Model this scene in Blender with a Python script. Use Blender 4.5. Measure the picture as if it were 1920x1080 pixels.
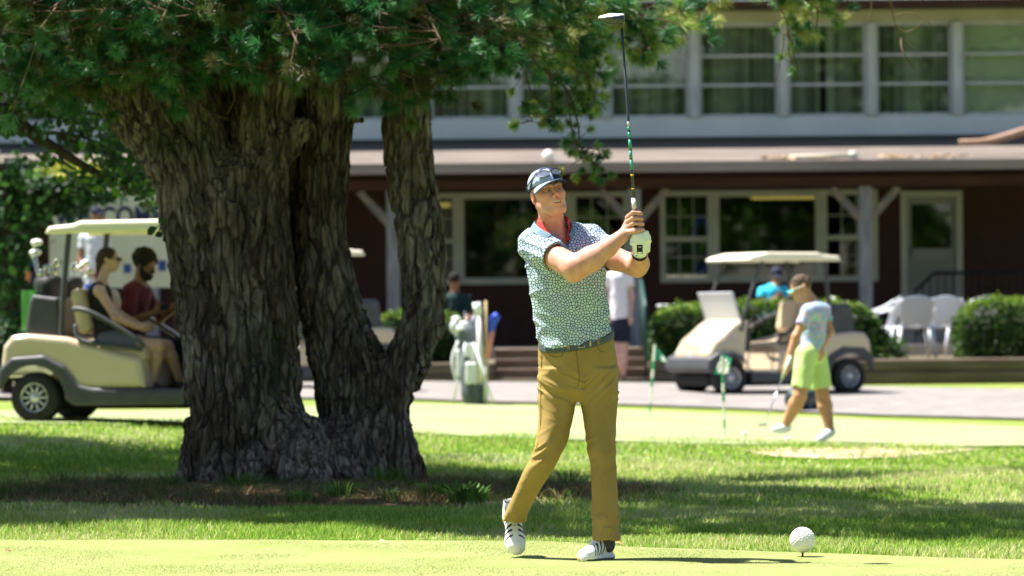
import bpy, math, random
import numpy as np
from mathutils import Matrix, Vector, Quaternion, Euler
R=math.radians
random.seed(7); RNG=np.random.default_rng(11)
for o in list(bpy.data.objects): bpy.data.objects.remove(o)
sc=bpy.context.scene; COL=sc.collection
# ---------------------------------------------------------------- camera, sky, sun, exposure
FP=8100.0; CAMZ=1.12; PITCH=R(0.424); ROLL=R(0.5)
FW=np.array([0,math.cos(PITCH),math.sin(PITCH)]); R0=np.array([1.,0,0]); U0=np.array([0,-math.sin(PITCH),math.cos(PITCH)])
CX=math.cos(ROLL)*R0-math.sin(ROLL)*U0; CY=math.sin(ROLL)*R0+math.cos(ROLL)*U0; CAM=np.array([0,0,CAMZ])
cd=bpy.data.cameras.new('camera'); cam=bpy.data.objects.new('camera',cd); COL.objects.link(cam)
mw=Matrix.Identity(4)
for i in range(3): mw[i][0]=CX[i]; mw[i][1]=CY[i]; mw[i][2]=-FW[i]; mw[i][3]=CAM[i]
cam.matrix_world=mw
cd.sensor_width=36; cd.lens=FP/1920*36; cd.clip_start=.5; cd.clip_end=2000
cd.dof.use_dof=True; cd.dof.focus_distance=20.0; cd.dof.aperture_fstop=4.2
sc.camera=cam
SUN_EL=R(64); SUN_AZ=R(16)      # sun stands to the left and a little behind the golfer
SD=np.array([-math.cos(SUN_AZ)*math.cos(SUN_EL), math.sin(SUN_AZ)*math.cos(SUN_EL), math.sin(SUN_EL)])
w=bpy.data.worlds.new('World'); sc.world=w; w.use_nodes=True
nt=w.node_tree; bg=nt.nodes['Background']; sk=nt.nodes.new('ShaderNodeTexSky')
sk.sky_type='NISHITA'; sk.sun_disc=False; sk.sun_elevation=SUN_EL
sk.sun_rotation=math.atan2(SD[0],SD[1]); sk.air_density=1.0; sk.dust_density=1.0
nt.links.new(sk.outputs[0],bg.inputs[0]); bg.inputs[1].default_value=0.055
ld=bpy.data.lights.new('sun','SUN'); ld.energy=5.0; ld.angle=R(.53); ld.color=(1,.955,.87)
so=bpy.data.objects.new('sun',ld); COL.objects.link(so)
so.rotation_euler=Vector(SD).to_track_quat('Z','Y').to_euler(); so.location=(-10,10,30)
sc.view_settings.view_transform='Standard'; sc.view_settings.look='None'
sc.view_settings.exposure=1.65; sc.view_settings.gamma=1
sc.render.engine='CYCLES'
sc.cycles.max_bounces=7; sc.cycles.diffuse_bounces=4; sc.cycles.glossy_bounces=3; sc.cycles.transparent_max_bounces=12
sc.cycles.use_denoising=True; sc.cycles.caustics_reflective=False; sc.cycles.caustics_refractive=False
sc.cycles.sample_clamp_indirect=6
def P(px,py,d):
    v=CX*((px-960)/FP)+CY*((540-py)/FP)+FW
    return CAM+v*(d/v[1])
# ---------------------------------------------------------------- terrain
TX=np.array([-40,-10,-4,0,4,10,40.]); TY=np.array([-60,0,20,25,29,33,38,43,48,57,62,120.])
TZ=np.array([[0]*7,[0]*7,[0]*7,[.03,.03,.03,.01,0,0,0],[.1,.1,.08,.03,-.01,-.01,-.01],[.18,.18,.16,.05,-.04,-.04,-.04],
 [.28,.28,.25,.06,-.07,-.06,-.05],[.31,.30,.27,.08,-.06,-.05,-.04],[.33,.33,.3,.13,.03,.03,.03],[.38,.38,.36,.28,.22,.22,.22],
 [.40,.4,.38,.3,.24,.24,.24],[.4,.4,.38,.3,.24,.24,.24]])
def gz(x,y):
    x=np.asarray(x,float); y=np.asarray(y,float)
    i=np.clip(np.searchsorted(TX,x)-1,0,len(TX)-2); j=np.clip(np.searchsorted(TY,y)-1,0,len(TY)-2)
    u=np.clip((x-TX[i])/(TX[i+1]-TX[i]),0,1); v=np.clip((y-TY[j])/(TY[j+1]-TY[j]),0,1)
    u=u*u*(3-2*u)*.5+u*.5; 
    return (TZ[j,i]*(1-u)+TZ[j,i+1]*u)*(1-v)+(TZ[j+1,i]*(1-u)+TZ[j+1,i+1]*u)*v
def G(px,py):
    lo,hi=14.,110.
    for _ in range(50):
        m=(lo+hi)/2; p=P(px,py,m)
        if p[2]>gz(p[0],p[1]): lo=m
        else: hi=m
    return P(px,py,lo)
# ---------------------------------------------------------------- noise
def hsh(ix,iy,iz,s):
    n=(ix*73856093)^(iy*19349663)^(iz*83492791)^(s*2654435761)
    n&=0xffffffff; n=((n^(n>>15))*2246822519)&0xffffffff; n=((n^(n>>13))*3266489917)&0xffffffff; n^=n>>16
    return n.astype(np.float64)/4294967296.0
def vn(p,sc_=1.,seed=0):
    q=np.asarray(p)*sc_; f=np.floor(q); i=f.astype(np.int64); t=q-f; t=t*t*(3-2*t); r=0
    for a in (0,1):
        for b in (0,1):
            for c in (0,1):
                wgt=(t[...,0] if a else 1-t[...,0])*(t[...,1] if b else 1-t[...,1])*(t[...,2] if c else 1-t[...,2])
                r=r+wgt*hsh(i[...,0]+a,i[...,1]+b,i[...,2]+c,seed)
    return r*2-1
def fbm(p,sc_,n=3,seed=0): return sum(vn(p,sc_*2**k,seed+k)*.5**k for k in range(n))
def voro(p,seed=0):
    f=np.floor(p).astype(np.int64); F1=np.full(len(p),9.); F2=np.full(len(p),9.); ID=np.zeros(len(p))
    for a in (-1,0,1):
        for b in (-1,0,1):
            for c in (-1,0,1):
                i=f+np.array([a,b,c]); h=[hsh(i[:,0],i[:,1],i[:,2],seed+k) for k in range(4)]
                d=np.sqrt((i[:,0]+h[0]-p[:,0])**2+(i[:,1]+h[1]-p[:,1])**2+(i[:,2]+h[2]-p[:,2])**2)
                nw=d<F1; F2=np.where(nw,F1,np.minimum(F2,d)); ID=np.where(nw,h[3],ID); F1=np.where(nw,d,F1)
    return F1,F2,ID
# ---------------------------------------------------------------- objects and tags
def tag(o,label,cat,group=None,kind=None):
    if label: o['label']=label
    if cat: o['category']=cat
    if group: o['group']=group
    if kind: o['kind']=kind
    return o
def thing(name,label,cat,loc=(0,0,0),group=None,rz=0):
    o=bpy.data.objects.new(name,None); COL.objects.link(o); o.location=[float(c) for c in loc]; o.rotation_euler=(0,0,rz)
    o.empty_display_size=.1
    return tag(o,label,cat,group)
def origin(par):
    v=np.zeros(3)
    while par is not None: v=v+np.array(par.location); par=par.parent
    return v
def mobj(name,V,F,m,par=None,smooth=True,col=None,local=False,kind=None):
    """V,F: vertices (world unless the thing stands at the origin) and faces -> one mesh object"""
    V=np.asarray(V,float); 
    if par is not None and not local: V=V-origin(par)
    me=bpy.data.meshes.new(name)
    if isinstance(F,np.ndarray):
        k=F.shape[1]; n=len(F); me.vertices.add(len(V)); me.vertices.foreach_set('co',V.astype(np.float32).ravel())
        me.loops.add(n*k); me.loops.foreach_set('vertex_index',F.astype(np.int32).ravel())
        me.polygons.add(n); me.polygons.foreach_set('loop_start',np.arange(0,n*k,k,dtype=np.int32))
        me.polygons.foreach_set('loop_total',np.full(n,k,dtype=np.int32)); me.update(calc_edges=True); me.validate()
    else:
        me.from_pydata([tuple(v) for v in V],[],[tuple(f) for f in F]); me.update()
    if smooth: me.polygons.foreach_set('use_smooth',np.ones(len(me.polygons),dtype=bool))
    if col is not None:
        c=np.asarray(col,float)
        if c.ndim==1: c=np.stack([c]*3,1)
        c=np.concatenate([c,np.ones((len(c),1))],1)
        at=me.color_attributes.new('Col','FLOAT_COLOR','POINT'); at.data.foreach_set('color',c.astype(np.float32).ravel())
    for mm in (m if isinstance(m,(list,tuple)) else [m]): me.materials.append(mm)
    o=bpy.data.objects.new(name,me); COL.objects.link(o)
    if par is not None: o.parent=par
    if kind: o['kind']=kind
    return o
def ctree(o,par=None):
    c=o.copy(); COL.objects.link(c); c.parent=par
    for ch in list(o.children): ctree(ch,c)
    return c
# ---------------------------------------------------------------- materials
def M(name,c1,c2=None,scale=5,rough=.8,bump=0,bscale=40,metal=0,spec=.3,trans=0,st=(1,1,1),attr=None,detail=4,coat=0,bst=None,lo=.35,hi=.65,emit=0):
    m=bpy.data.materials.new(name); m.use_nodes=True; t=m.node_tree; N=t.nodes; L=t.links; b=N['Principled BSDF']
    b.inputs['Roughness'].default_value=rough; b.inputs['Metallic'].default_value=metal
    b.inputs['Specular IOR Level'].default_value=spec; b.inputs['Coat Weight'].default_value=coat
    tc=N.new('ShaderNodeTexCoord'); src=None
    if c2 is not None:
        mp=N.new('ShaderNodeMapping'); mp.inputs['Scale'].default_value=st; L.new(tc.outputs['Object'],mp.inputs[0])
        n=N.new('ShaderNodeTexNoise'); n.inputs['Scale'].default_value=scale; n.inputs['Detail'].default_value=detail; L.new(mp.outputs[0],n.inputs['Vector'])
        cr=N.new('ShaderNodeValToRGB'); cr.color_ramp.elements[0].position=lo; cr.color_ramp.elements[1].position=hi
        cr.color_ramp.elements[0].color=(*c1,1); cr.color_ramp.elements[1].color=(*c2,1); L.new(n.outputs[0],cr.inputs[0]); src=cr.outputs[0]
    else: b.inputs['Base Color'].default_value=(*c1,1)
    if attr:
        a=N.new('ShaderNodeVertexColor'); a.layer_name='Col'
        if src is None: src=a.outputs[0]
        else:
            mx=N.new('ShaderNodeMix'); mx.data_type='RGBA'; mx.blend_type='MULTIPLY'; mx.inputs[0].default_value=1
            L.new(src,mx.inputs[6]); L.new(a.outputs[0],mx.inputs[7]); src=mx.outputs[2]
    if src is not None: L.new(src,b.inputs['Base Color'])
    if bump:
        mp2=N.new('ShaderNodeMapping'); mp2.inputs['Scale'].default_value=bst or st; L.new(tc.outputs['Object'],mp2.inputs[0])
        n2=N.new('ShaderNodeTexNoise'); n2.inputs['Scale'].default_value=bscale; n2.inputs['Detail'].default_value=5; L.new(mp2.outputs[0],n2.inputs['Vector'])
        bp=N.new('ShaderNodeBump'); bp.inputs['Strength'].default_value=1; bp.inputs['Distance'].default_value=bump
        L.new(n2.outputs[0],bp.inputs['Height']); L.new(bp.outputs[0],b.inputs['Normal'])
    if emit:
        b.inputs['Emission Color'].default_value=(*c1,1); b.inputs['Emission Strength'].default_value=emit
    if trans:
        tr=N.new('ShaderNodeBsdfTranslucent'); ms=N.new('ShaderNodeMixShader'); ms.inputs[0].default_value=trans
        if src is not None: L.new(src,tr.inputs[0])
        else: tr.inputs[0].default_value=(*c1,1)
        L.new(b.outputs[0],ms.inputs[1]); L.new(tr.outputs[0],ms.inputs[2]); L.new(ms.outputs[0],N['Material Output'].inputs[0])
    return m
def glassmat(name,tint=(.5,.55,.5),refl=.25,rough=.02):
    m=bpy.data.materials.new(name); m.use_nodes=True; t=m.node_tree; N=t.nodes; L=t.links
    for n in list(N):
        if n.type=='BSDF_PRINCIPLED': N.remove(n)
    g=N.new('ShaderNodeBsdfGlossy'); g.inputs['Roughness'].default_value=rough; tr=N.new('ShaderNodeBsdfTransparent'); tr.inputs[0].default_value=(*tint,1)
    fr=N.new('ShaderNodeLayerWeight'); fr.inputs[0].default_value=.2; ma=N.new('ShaderNodeMath'); ma.operation='ADD'; ma.inputs[1].default_value=refl; ma.use_clamp=True
    L.new(fr.outputs['Fresnel'],ma.inputs[0]); ms=N.new('ShaderNodeMixShader'); L.new(ma.outputs[0],ms.inputs[0])
    L.new(tr.outputs[0],ms.inputs[1]); L.new(g.outputs[0],ms.inputs[2]); L.new(ms.outputs[0],N['Material Output'].inputs[0]); return m
# ---------------------------------------------------------------- mesh pieces
class MB:
    def __init__(s): s.V=[]; s.F=[]; s.n=0
    def add(s,V,F):
        V=np.asarray(V,float); s.V.append(V); s.F+= [tuple(int(i)+s.n for i in f) for f in F]; s.n+=len(V); return s
    def box(s,lo,hi,rot=None,piv=None,bev=0):
        lo=np.minimum(lo,hi).astype(float) if False else np.array(lo,float); hi=np.array(hi,float)
        lo,hi=np.minimum(lo,hi),np.maximum(lo,hi)
        if bev:
            c=(lo+hi)/2; h=(hi-lo)/2; bev=min(bev,*(h*.9)); V=[]; 
            bm=[]
            for sx in (-1,1):
                for sy in (-1,1):
                    for sz in (-1,1):
                        s3=np.array([sx,sy,sz])
                        for ax in range(3):
                            o=h.copy(); o=o-bev; o[ax]=h[ax]; V.append(c+s3*o)
            idx=lambda sx,sy,sz,ax:(((sx>0)*4+(sy>0)*2+(sz>0))*3+ax)
            F=[]
            for ax in range(3):
                a,b_=[(1,2),(2,0),(0,1)][ax]
                for sg in (-1,1):
                    q=[]
                    for (u,v) in ((-1,-1),(1,-1),(1,1),(-1,1)):
                        t=[0,0,0]; t[ax]=sg; t[a]=u; t[b_]=v; q.append(idx(*t,ax))
                    F.append(q if sg>0 else q[::-1])
            for ax in range(3):   # edges parallel to ax
                a,b_=[(1,2),(2,0),(0,1)][ax]
                for u in (-1,1):
                    for v in (-1,1):
                        t0=[0,0,0]; t1=[0,0,0]; t0[ax]=-1; t1[ax]=1
                        for t in (t0,t1): t[a]=u; t[b_]=v
                        q=[idx(*t0,a),idx(*t1,a),idx(*t1,b_),idx(*t0,b_)]
                        F.append(q if u*v<0 else q[::-1])
            for sx in (-1,1):
                for sy in (-1,1):
                    for sz in (-1,1):
                        q=[idx(sx,sy,sz,0),idx(sx,sy,sz,1),idx(sx,sy,sz,2)]
                        F.append(q if sx*sy*sz>0 else q[::-1])
            V=np.array(V)
        else:
            x0,y0,z0=lo; x1,y1,z1=hi
            V=np.array([(x0,y0,z0),(x1,y0,z0),(x1,y1,z0),(x0,y1,z0),(x0,y0,z1),(x1,y0,z1),(x1,y1,z1),(x0,y1,z1)])
            F=[(0,3,2,1),(4,5,6,7),(0,1,5,4),(1,2,6,5),(2,3,7,6),(3,0,4,7)]
        if rot is not None:
            m=np.array(rot); pv=np.array(piv if piv is not None else (lo+hi)/2); V=(V-pv)@m.T+pv
        return s.add(V,F)
    def tube(s,pts,rad,n=8,cap=True):
        pts=np.asarray(pts,float); k=len(pts); rad=np.broadcast_to(np.asarray(rad,float),(k,)) 
        T=np.gradient(pts,axis=0); T/=np.linalg.norm(T,axis=1)[:,None]+1e-9
        up=np.array([0,0,1.]) if abs(T[0][2])<.9 else np.array([1.,0,0]); a=np.cross(T[0],up); a/=np.linalg.norm(a); V=[]
        for i in range(k):
            a=a-T[i]*np.dot(a,T[i]); a/=np.linalg.norm(a)+1e-9; b=np.cross(T[i],a)
            for j in range(n):
                th=2*math.pi*j/n; V.append(pts[i]+rad[i]*(math.cos(th)*a+math.sin(th)*b))
        F=[(i*n+j,i*n+(j+1)%n,(i+1)*n+(j+1)%n,(i+1)*n+j) for i in range(k-1) for j in range(n)]
        if cap: F+= [tuple(range(n))[::-1],tuple((k-1)*n+j for j in range(n))]
        return s.add(V,F)
    def lathe(s,prof,c,axis=2,n=20,caps=True):
        V=[];k=len(prof)
        for (r,h) in prof:
            for j in range(n):
                th=2*math.pi*j/n; q=[0,0,0]; a,b=[(1,2),(2,0),(0,1)][axis]; q[axis]=h; q[a]=r*math.cos(th); q[b]=r*math.sin(th); V.append(np.array(q)+np.array(c))
        F=[(i*n+j,i*n+(j+1)%n,(i+1)*n+(j+1)%n,(i+1)*n+j) for i in range(k-1) for j in range(n)]
        if caps: F+=[tuple(range(n))[::-1],tuple((k-1)*n+j for j in range(n))]
        return s.add(V,F)
    def build(s,name,m,par=None,smooth=False,**k):
        return mobj(name,np.concatenate(s.V),s.F,m,par,smooth,**k)
def bez(pts,n=12):
    pts=np.asarray(pts,float); t=np.linspace(0,len(pts)-1,n*(len(pts)-1)+1); out=[]
    for u in t:
        i=min(int(u),len(pts)-2); f=u-i; p0=pts[max(i-1,0)];p1=pts[i];p2=pts[i+1];p3=pts[min(i+2,len(pts)-1)]
        out.append(.5*((2*p1)+(-p0+p2)*f+(2*p0-5*p1+4*p2-p3)*f*f+(-p0+3*p1-3*p2+p3)*f**3))
    return np.array(out)
# ---------------------------------------------------------------- signed distance sculpting
class SDF:
    def __init__(s,lo,hi,h):
        s.lo=np.array(lo,float); s.h=h; s.n=np.ceil((np.array(hi)-s.lo)/h).astype(int)+1; s.F=np.full(s.n,.5,np.float32)
    def reg(s,lo,hi,mg):
        a=np.clip(np.floor((np.array(lo)-mg-s.lo)/s.h).astype(int),0,s.n); b=np.clip(np.ceil((np.array(hi)+mg-s.lo)/s.h).astype(int)+1,0,s.n)
        sl=tuple(slice(a[i],b[i]) for i in range(3))
        ax=[(s.lo[i]+np.arange(a[i],b[i])*s.h).astype(np.float32) for i in range(3)]
        return sl,ax[0][:,None,None],ax[1][None,:,None],ax[2][None,None,:]
    def put(s,sl,d,k,mode='u'):
        f=s.F[sl]
        if f.size==0: return s
        if mode=='u':
            if k>0: hh=np.clip(.5+.5*(f-d)/k,0,1); r=f+(d-f)*hh-k*hh*(1-hh)
            else: r=np.minimum(f,d)
        else:
            d=-d
            if k>0: hh=np.clip(.5-.5*(f-d)/k,0,1); r=f+(d-f)*hh+k*hh*(1-hh)
            else: r=np.maximum(f,d)
        s.F[sl]=r.astype(np.float32); return s
    def cap(s,a,b,ra,rb=None,k=.01,mode='u',sq=None):
        rb=ra if rb is None else rb; a=np.array(a,float); b=np.array(b,float); r=max(ra,rb)
        sl,X,Y,Z=s.reg(np.minimum(a,b)-r,np.maximum(a,b)+r,k+3*s.h); ba=b-a; L=float(ba@ba)+1e-12
        t=np.clip(((X-a[0])*ba[0]+(Y-a[1])*ba[1]+(Z-a[2])*ba[2])/L,0,1)
        dx=X-a[0]-t*ba[0]; dy=Y-a[1]-t*ba[1]; dz=Z-a[2]-t*ba[2]
        if sq: q=sq; return s.put(sl,(np.sqrt((dx/q[0])**2+(dy/q[1])**2+(dz/q[2])**2)-(ra+(rb-ra)*t))*min(q),k,mode)
        return s.put(sl,np.sqrt(dx*dx+dy*dy+dz*dz)-(ra+(rb-ra)*t),k,mode)
    def ell(s,c,r,k=.01,mode='u',rot=None):
        c=np.array(c,float); r=np.array(r if np.ndim(r) else [r]*3,float); mr=r.max() if rot is not None else r
        sl,X,Y,Z=s.reg(c-mr,c+mr,k+3*s.h); X=X-c[0];Y=Y-c[1];Z=Z-c[2]
        if rot is not None:
            m=np.array(rot); X,Y,Z=(m[0,0]*X+m[1,0]*Y+m[2,0]*Z, m[0,1]*X+m[1,1]*Y+m[2,1]*Z, m[0,2]*X+m[1,2]*Y+m[2,2]*Z)
        g=np.sqrt((X/r[0])**2+(Y/r[1])**2+(Z/r[2])**2); g2=np.sqrt((X/r[0]**2)**2+(Y/r[1]**2)**2+(Z/r[2]**2)**2)+1e-9
        return s.put(sl,g*(g-1)/g2,k,mode)
    def box(s,c,hf,rd=.01,k=0,mode='u',rot=None):
        c=np.array(c,float); hf=np.array(hf,float); ext=np.linalg.norm(hf) if rot is not None else hf
        sl,X,Y,Z=s.reg(c-ext,c+ext,k+3*s.h); X=X-c[0];Y=Y-c[1];Z=Z-c[2]
        if rot is not None:
            m=np.array(rot); X,Y,Z=(m[0,0]*X+m[1,0]*Y+m[2,0]*Z, m[0,1]*X+m[1,1]*Y+m[2,1]*Z, m[0,2]*X+m[1,2]*Y+m[2,2]*Z)
        qx=np.abs(X)-hf[0]+rd; qy=np.abs(Y)-hf[1]+rd; qz=np.abs(Z)-hf[2]+rd
        d=np.sqrt(np.maximum(qx,0)**2+np.maximum(qy,0)**2+np.maximum(qz,0)**2)+np.minimum(np.maximum(qx,np.maximum(qy,qz)),0)-rd
        return s.put(sl,d,k,mode)
    def loft(s,keys,k=.01,mode='u',pw=2.0):
        """keys: rows (z, xleft, xright, yc, ry) : ellipse sections stacked along z"""
        K=np.array(sorted(keys),float); lo=(K[:,1].min(),(K[:,3]-K[:,4]).min(),K[0,0]); hi=(K[:,2].max(),(K[:,3]+K[:,4]).max(),K[-1,0])
        sl,X,Y,Z=s.reg(lo,hi,k+3*s.h); zz=Z.ravel(); I=lambda j:_smooth(zz,K[:,0],K[:,j])[None,None,:]
        xl,xr,yc,ry=I(1),I(2),I(3),I(4); rx=(xr-xl)/2; xc=(xr+xl)/2
        g=((np.abs(X-xc)/rx)**pw+(np.abs(Y-yc)/ry)**pw)**(1/pw); d=(g-1)*np.minimum(rx,ry)
        d=np.maximum(d,np.maximum(K[0,0]-Z,Z-K[-1,0])); return s.put(sl,d,k,mode)
    def poly(s,pts,y0,y1,rd=.02,k=0,mode='u',ax=(0,2,1)):
        """polygon in the (ax0, ax1) plane extruded along ax2 with rounded rims"""
        pts=np.array(pts,float); lo=np.zeros(3);hi=np.zeros(3); lo[ax[0]],lo[ax[1]]=pts.min(0); hi[ax[0]],hi[ax[1]]=pts.max(0); lo[ax[2]]=y0; hi[ax[2]]=y1
        sl,X,Y,Z=s.reg(lo,hi,k+3*s.h); C=[X,Y,Z]; A=C[ax[0]]; B=C[ax[1]]; Wd=C[ax[2]]
        A,B=np.broadcast_arrays(A,B); dm=np.full(A.shape,1e9,np.float32); sg=np.ones(A.shape,np.float32); n=len(pts)
        for i in range(n):
            p=pts[i]; q=pts[i-1]; e=q-p; wx=A-p[0]; wy=B-p[1]; t=np.clip((wx*e[0]+wy*e[1])/(e@e+1e-12),0,1)
            dm=np.minimum(dm,(wx-e[0]*t)**2+(wy-e[1]*t)**2)
            c1=B>=p[1]; c2=B<q[1]; c3=e[0]*wy>e[1]*wx; fl=(c1&c2&c3)|(~c1&~c2&~c3); sg=np.where(fl,-sg,sg)
        d2=sg*np.sqrt(dm)+rd; dw=np.abs(Wd-(y0+y1)/2)-(y1-y0)/2+rd
        d=np.sqrt(np.maximum(d2,0)**2+np.maximum(dw,0)**2)+np.minimum(np.maximum(d2,dw),0)-rd
        return s.put(sl,d,k,mode)
    def plane(s,nrm,c,k=0):   # keep the half space n.(p-c)<0
        X,Y,Z=[(s.lo[i]+np.arange(s.n[i])*s.h).astype(np.float32) for i in range(3)]
        d=(X[:,None,None]-c[0])*nrm[0]+(Y[None,:,None]-c[1])*nrm[1]+(Z[None,None,:]-c[2])*nrm[2]
        s.F=np.maximum(s.F,d.astype(np.float32)); return s
    def wrinkle(s,fn,band=.05):
        idx=np.argwhere(np.abs(s.F)<band)
        p=s.lo+idx*s.h; s.F[tuple(idx.T)]+=fn(p).astype(np.float32); return s
    def mesh(s):
        F=s.F; I=F<0; n=np.array(F.shape)-1
        cnt=np.zeros(n,np.int8); cs=[(a,b,c) for a in (0,1) for b in (0,1) for c in (0,1)]
        for (a,b,c) in cs: cnt+=I[a:n[0]+a,b:n[1]+b,c:n[2]+c]
        act=np.argwhere((cnt>0)&(cnt<8)); vid=np.full(n,-1,np.int32); vid[tuple(act.T)]=np.arange(len(act))
        vals={c:F[act[:,0]+c[0],act[:,1]+c[1],act[:,2]+c[2]] for c in cs}
        acc=np.zeros((len(act),3)); num=np.zeros(len(act))
        for c in cs:
            for ax in range(3):
                if c[ax]==0:
                    c2=list(c); c2[ax]=1; c2=tuple(c2); a=vals[c]; b=vals[c2]; m=(a<0)!=(b<0); t=np.where(m,a/np.where(m,a-b,1),0)
                    for j in range(3): acc[:,j]+=np.where(m,c[j]+(t if j==ax else 0),0)
                    num+=m
        V=s.lo+(act+acc/num[:,None])*s.h; Q=[]
        for ax in range(3):
            a,b=[(1,2),(2,0),(0,1)][ax]; s0=[slice(None)]*3; s1=[slice(None)]*3; s0[ax]=slice(0,-1); s1[ax]=slice(1,None)
            A=I[tuple(s0)]; B=I[tuple(s1)]; ch=np.argwhere(A!=B); ok=(ch[:,a]>0)&(ch[:,b]>0)&(ch[:,a]<n[a])&(ch[:,b]<n[b]); ch=ch[ok]
            ins=A[tuple(ch.T)]; q=[]
            for (u,v) in ((-1,-1),(0,-1),(0,0),(-1,0)):
                e=ch.copy(); e[:,a]+=u; e[:,b]+=v; q.append(vid[tuple(e.T)])
            q=np.stack(q,1); q[~ins]=q[~ins][:,::-1]; Q.append(q)
        Q=np.concatenate(Q); return V,Q[(Q>=0).all(1)]
    def build(s,name,m,par=None,colf=None,post=None,**k):
        V,Q=s.mesh()
        if post is not None: V=post(V,Q)
        return mobj(name,V,Q,m,par,True,col=None if colf is None else colf(V),**k)
def _smooth(z,xs,ys):
    i=np.clip(np.searchsorted(xs,z)-1,0,len(xs)-2); t=np.clip((z-xs[i])/(xs[i+1]-xs[i]),0,1)
    p0=ys[np.maximum(i-1,0)];p1=ys[i];p2=ys[i+1];p3=ys[np.minimum(i+2,len(ys)-1)]
    h=(xs[i+1]-xs[i]); m1=np.where(i>0,(p2-p0)/(xs[i+1]-xs[np.maximum(i-1,0)]),(p2-p1)/h)*h
    m2=np.where(i<len(xs)-2,(p3-p1)/(xs[np.minimum(i+2,len(xs)-1)]-xs[i]),(p2-p1)/h)*h
    return ((2*t**3-3*t*t+1)*p1+(t**3-2*t*t+t)*m1+(-2*t**3+3*t*t)*p2+(t**3-t*t)*m2).astype(np.float32)
def vnormals(V,Q):
    n=np.cross(V[Q[:,2]]-V[Q[:,0]],V[Q[:,3]]-V[Q[:,1]]); N=np.zeros_like(V)
    for j in range(4): 
        for c in range(3): N[:,c]+=np.bincount(Q[:,j],n[:,c],len(V))
    return N/(np.linalg.norm(N,axis=1)[:,None]+1e-12)
def rotm(ax,ang): return np.array(Matrix.Rotation(ang,3,ax))
# ================================================================ SETTING: ground, tee, green, path
def sheet(name,near,far,m,dz,nu=60,nv=14,label=None,extra=None,px=True,kind='structure'):
    """strip between two polylines given as picture points on the ground, draped on the terrain"""
    a=np.array([G(*p)[:2] for p in near]) if px else np.array(near,float); b=np.array([G(*p)[:2] for p in far]) if px else np.array(far,float)
    def res(q):
        t=np.linspace(0,1,len(q)); u=np.linspace(0,1,nu); return np.stack([np.interp(u,t,q[:,0]),np.interp(u,t,q[:,1])],1)
    a=res(a); b=res(b); V=[]
    for j in range(nv):
        f=j/(nv-1); q=a*(1-f)+b*f; V.append(np.concatenate([q,(gz(q[:,0],q[:,1])+dz)[:,None]],1))
    V=np.concatenate(V); F=[(j*nu+i,j*nu+i+1,(j+1)*nu+i+1,(j+1)*nu+i) for j in range(nv-1) for i in range(nu-1)]
    o=mobj(name,V,F,m,None,True); o['kind']=kind
    if label: o['label']=label
    return o
def grassmat(name,cols,scales,rough=.9,bump=.01,bsc=300):
    """two-scale noise between three lawn colours"""
    m=bpy.data.materials.new(name); m.use_nodes=True; t=m.node_tree; N=t.nodes; L=t.links; b=N['Principled BSDF']
    b.inputs['Roughness'].default_value=rough; b.inputs['Specular IOR Level'].default_value=.15
    tc=N.new('ShaderNodeTexCoord'); prev=None
    for k,(s,lo,hi,ca,cb) in enumerate(scales):
        mp=N.new('ShaderNodeMapping'); mp.inputs['Scale'].default_value=(1,.55,1) if s<60 else (1,1,1); L.new(tc.outputs['Object'],mp.inputs[0])
        n=N.new('ShaderNodeTexNoise'); n.inputs['Scale'].default_value=s; n.inputs['Detail'].default_value=5; L.new(mp.outputs[0],n.inputs['Vector'])
        cr=N.new('ShaderNodeMapRange'); cr.inputs['From Min'].default_value=lo; cr.inputs['From Max'].default_value=hi; L.new(n.outputs[0],cr.inputs[0])
        mx=N.new('ShaderNodeMix'); mx.data_type='RGBA'; L.new(cr.outputs[0],mx.inputs[0])
        if prev is None: mx.inputs[6].default_value=(*cols[ca],1)
        else: L.new(prev,mx.inputs[6])
        mx.inputs[7].default_value=(*cols[cb],1); prev=mx.outputs[2]
    L.new(prev,b.inputs['Base Color'])
    n2=N.new('ShaderNodeTexNoise'); n2.inputs['Scale'].default_value=bsc; L.new(tc.outputs['Object'],n2.inputs['Vector'])
    bp=N.new('ShaderNodeBump'); bp.inputs['Distance'].default_value=bump; L.new(n2.outputs[0],bp.inputs['Height']); L.new(bp.outputs[0],b.inputs['Normal'])
    return m
GC={'g':(.20,.28,.045),'y':(.30,.31,.10),'d':(.10,.17,.02),'t':(.30,.26,.12),'b':(.12,.075,.035)}
m_ground=grassmat('lawn',GC,[(1.3,.35,.7,'g','y'),(9,.4,.75,0,'g'),(120,.5,.75,0,'d')])
m_tee=grassmat('tee_turf',{'g':(.215,.25,.075),'y':(.28,.295,.12),'d':(.16,.205,.05)},[(2.2,.3,.7,'g','y'),(160,.45,.7,0,'d'),(60,.5,.75,0,'y')],bump=.004,bsc=400)
m_green=grassmat('green_turf',{'g':(.225,.26,.125),'y':(.265,.285,.16),'d':(.19,.235,.09)},[(1.0,.35,.7,'g','y'),(30,.5,.8,0,'d')],bump=.002)
m_path=M('asphalt_path',(.165,.15,.143),(.225,.208,.20),scale=3,rough=.9,bump=.004,bscale=120)
m_dirt=M('bare_dirt',(.34,.25,.18),(.48,.38,.29),scale=6,rough=.95,bump=.01,bscale=60)
m_mulch=M('needle_litter',(.085,.05,.028),(.20,.12,.065),scale=14,rough=.95,bump=.03,bscale=70)
xs=np.concatenate([np.linspace(-300,-30,8),np.linspace(-24,24,97),np.linspace(30,300,8)]); ys=np.concatenate([np.linspace(-300,-70,7),np.linspace(-55,10,14),np.linspace(12,64,140),np.linspace(70,500,10)])
XX,YY=np.meshgrid(xs,ys); V=np.stack([XX.ravel(),YY.ravel(),gz(XX.ravel(),YY.ravel())],1)
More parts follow.
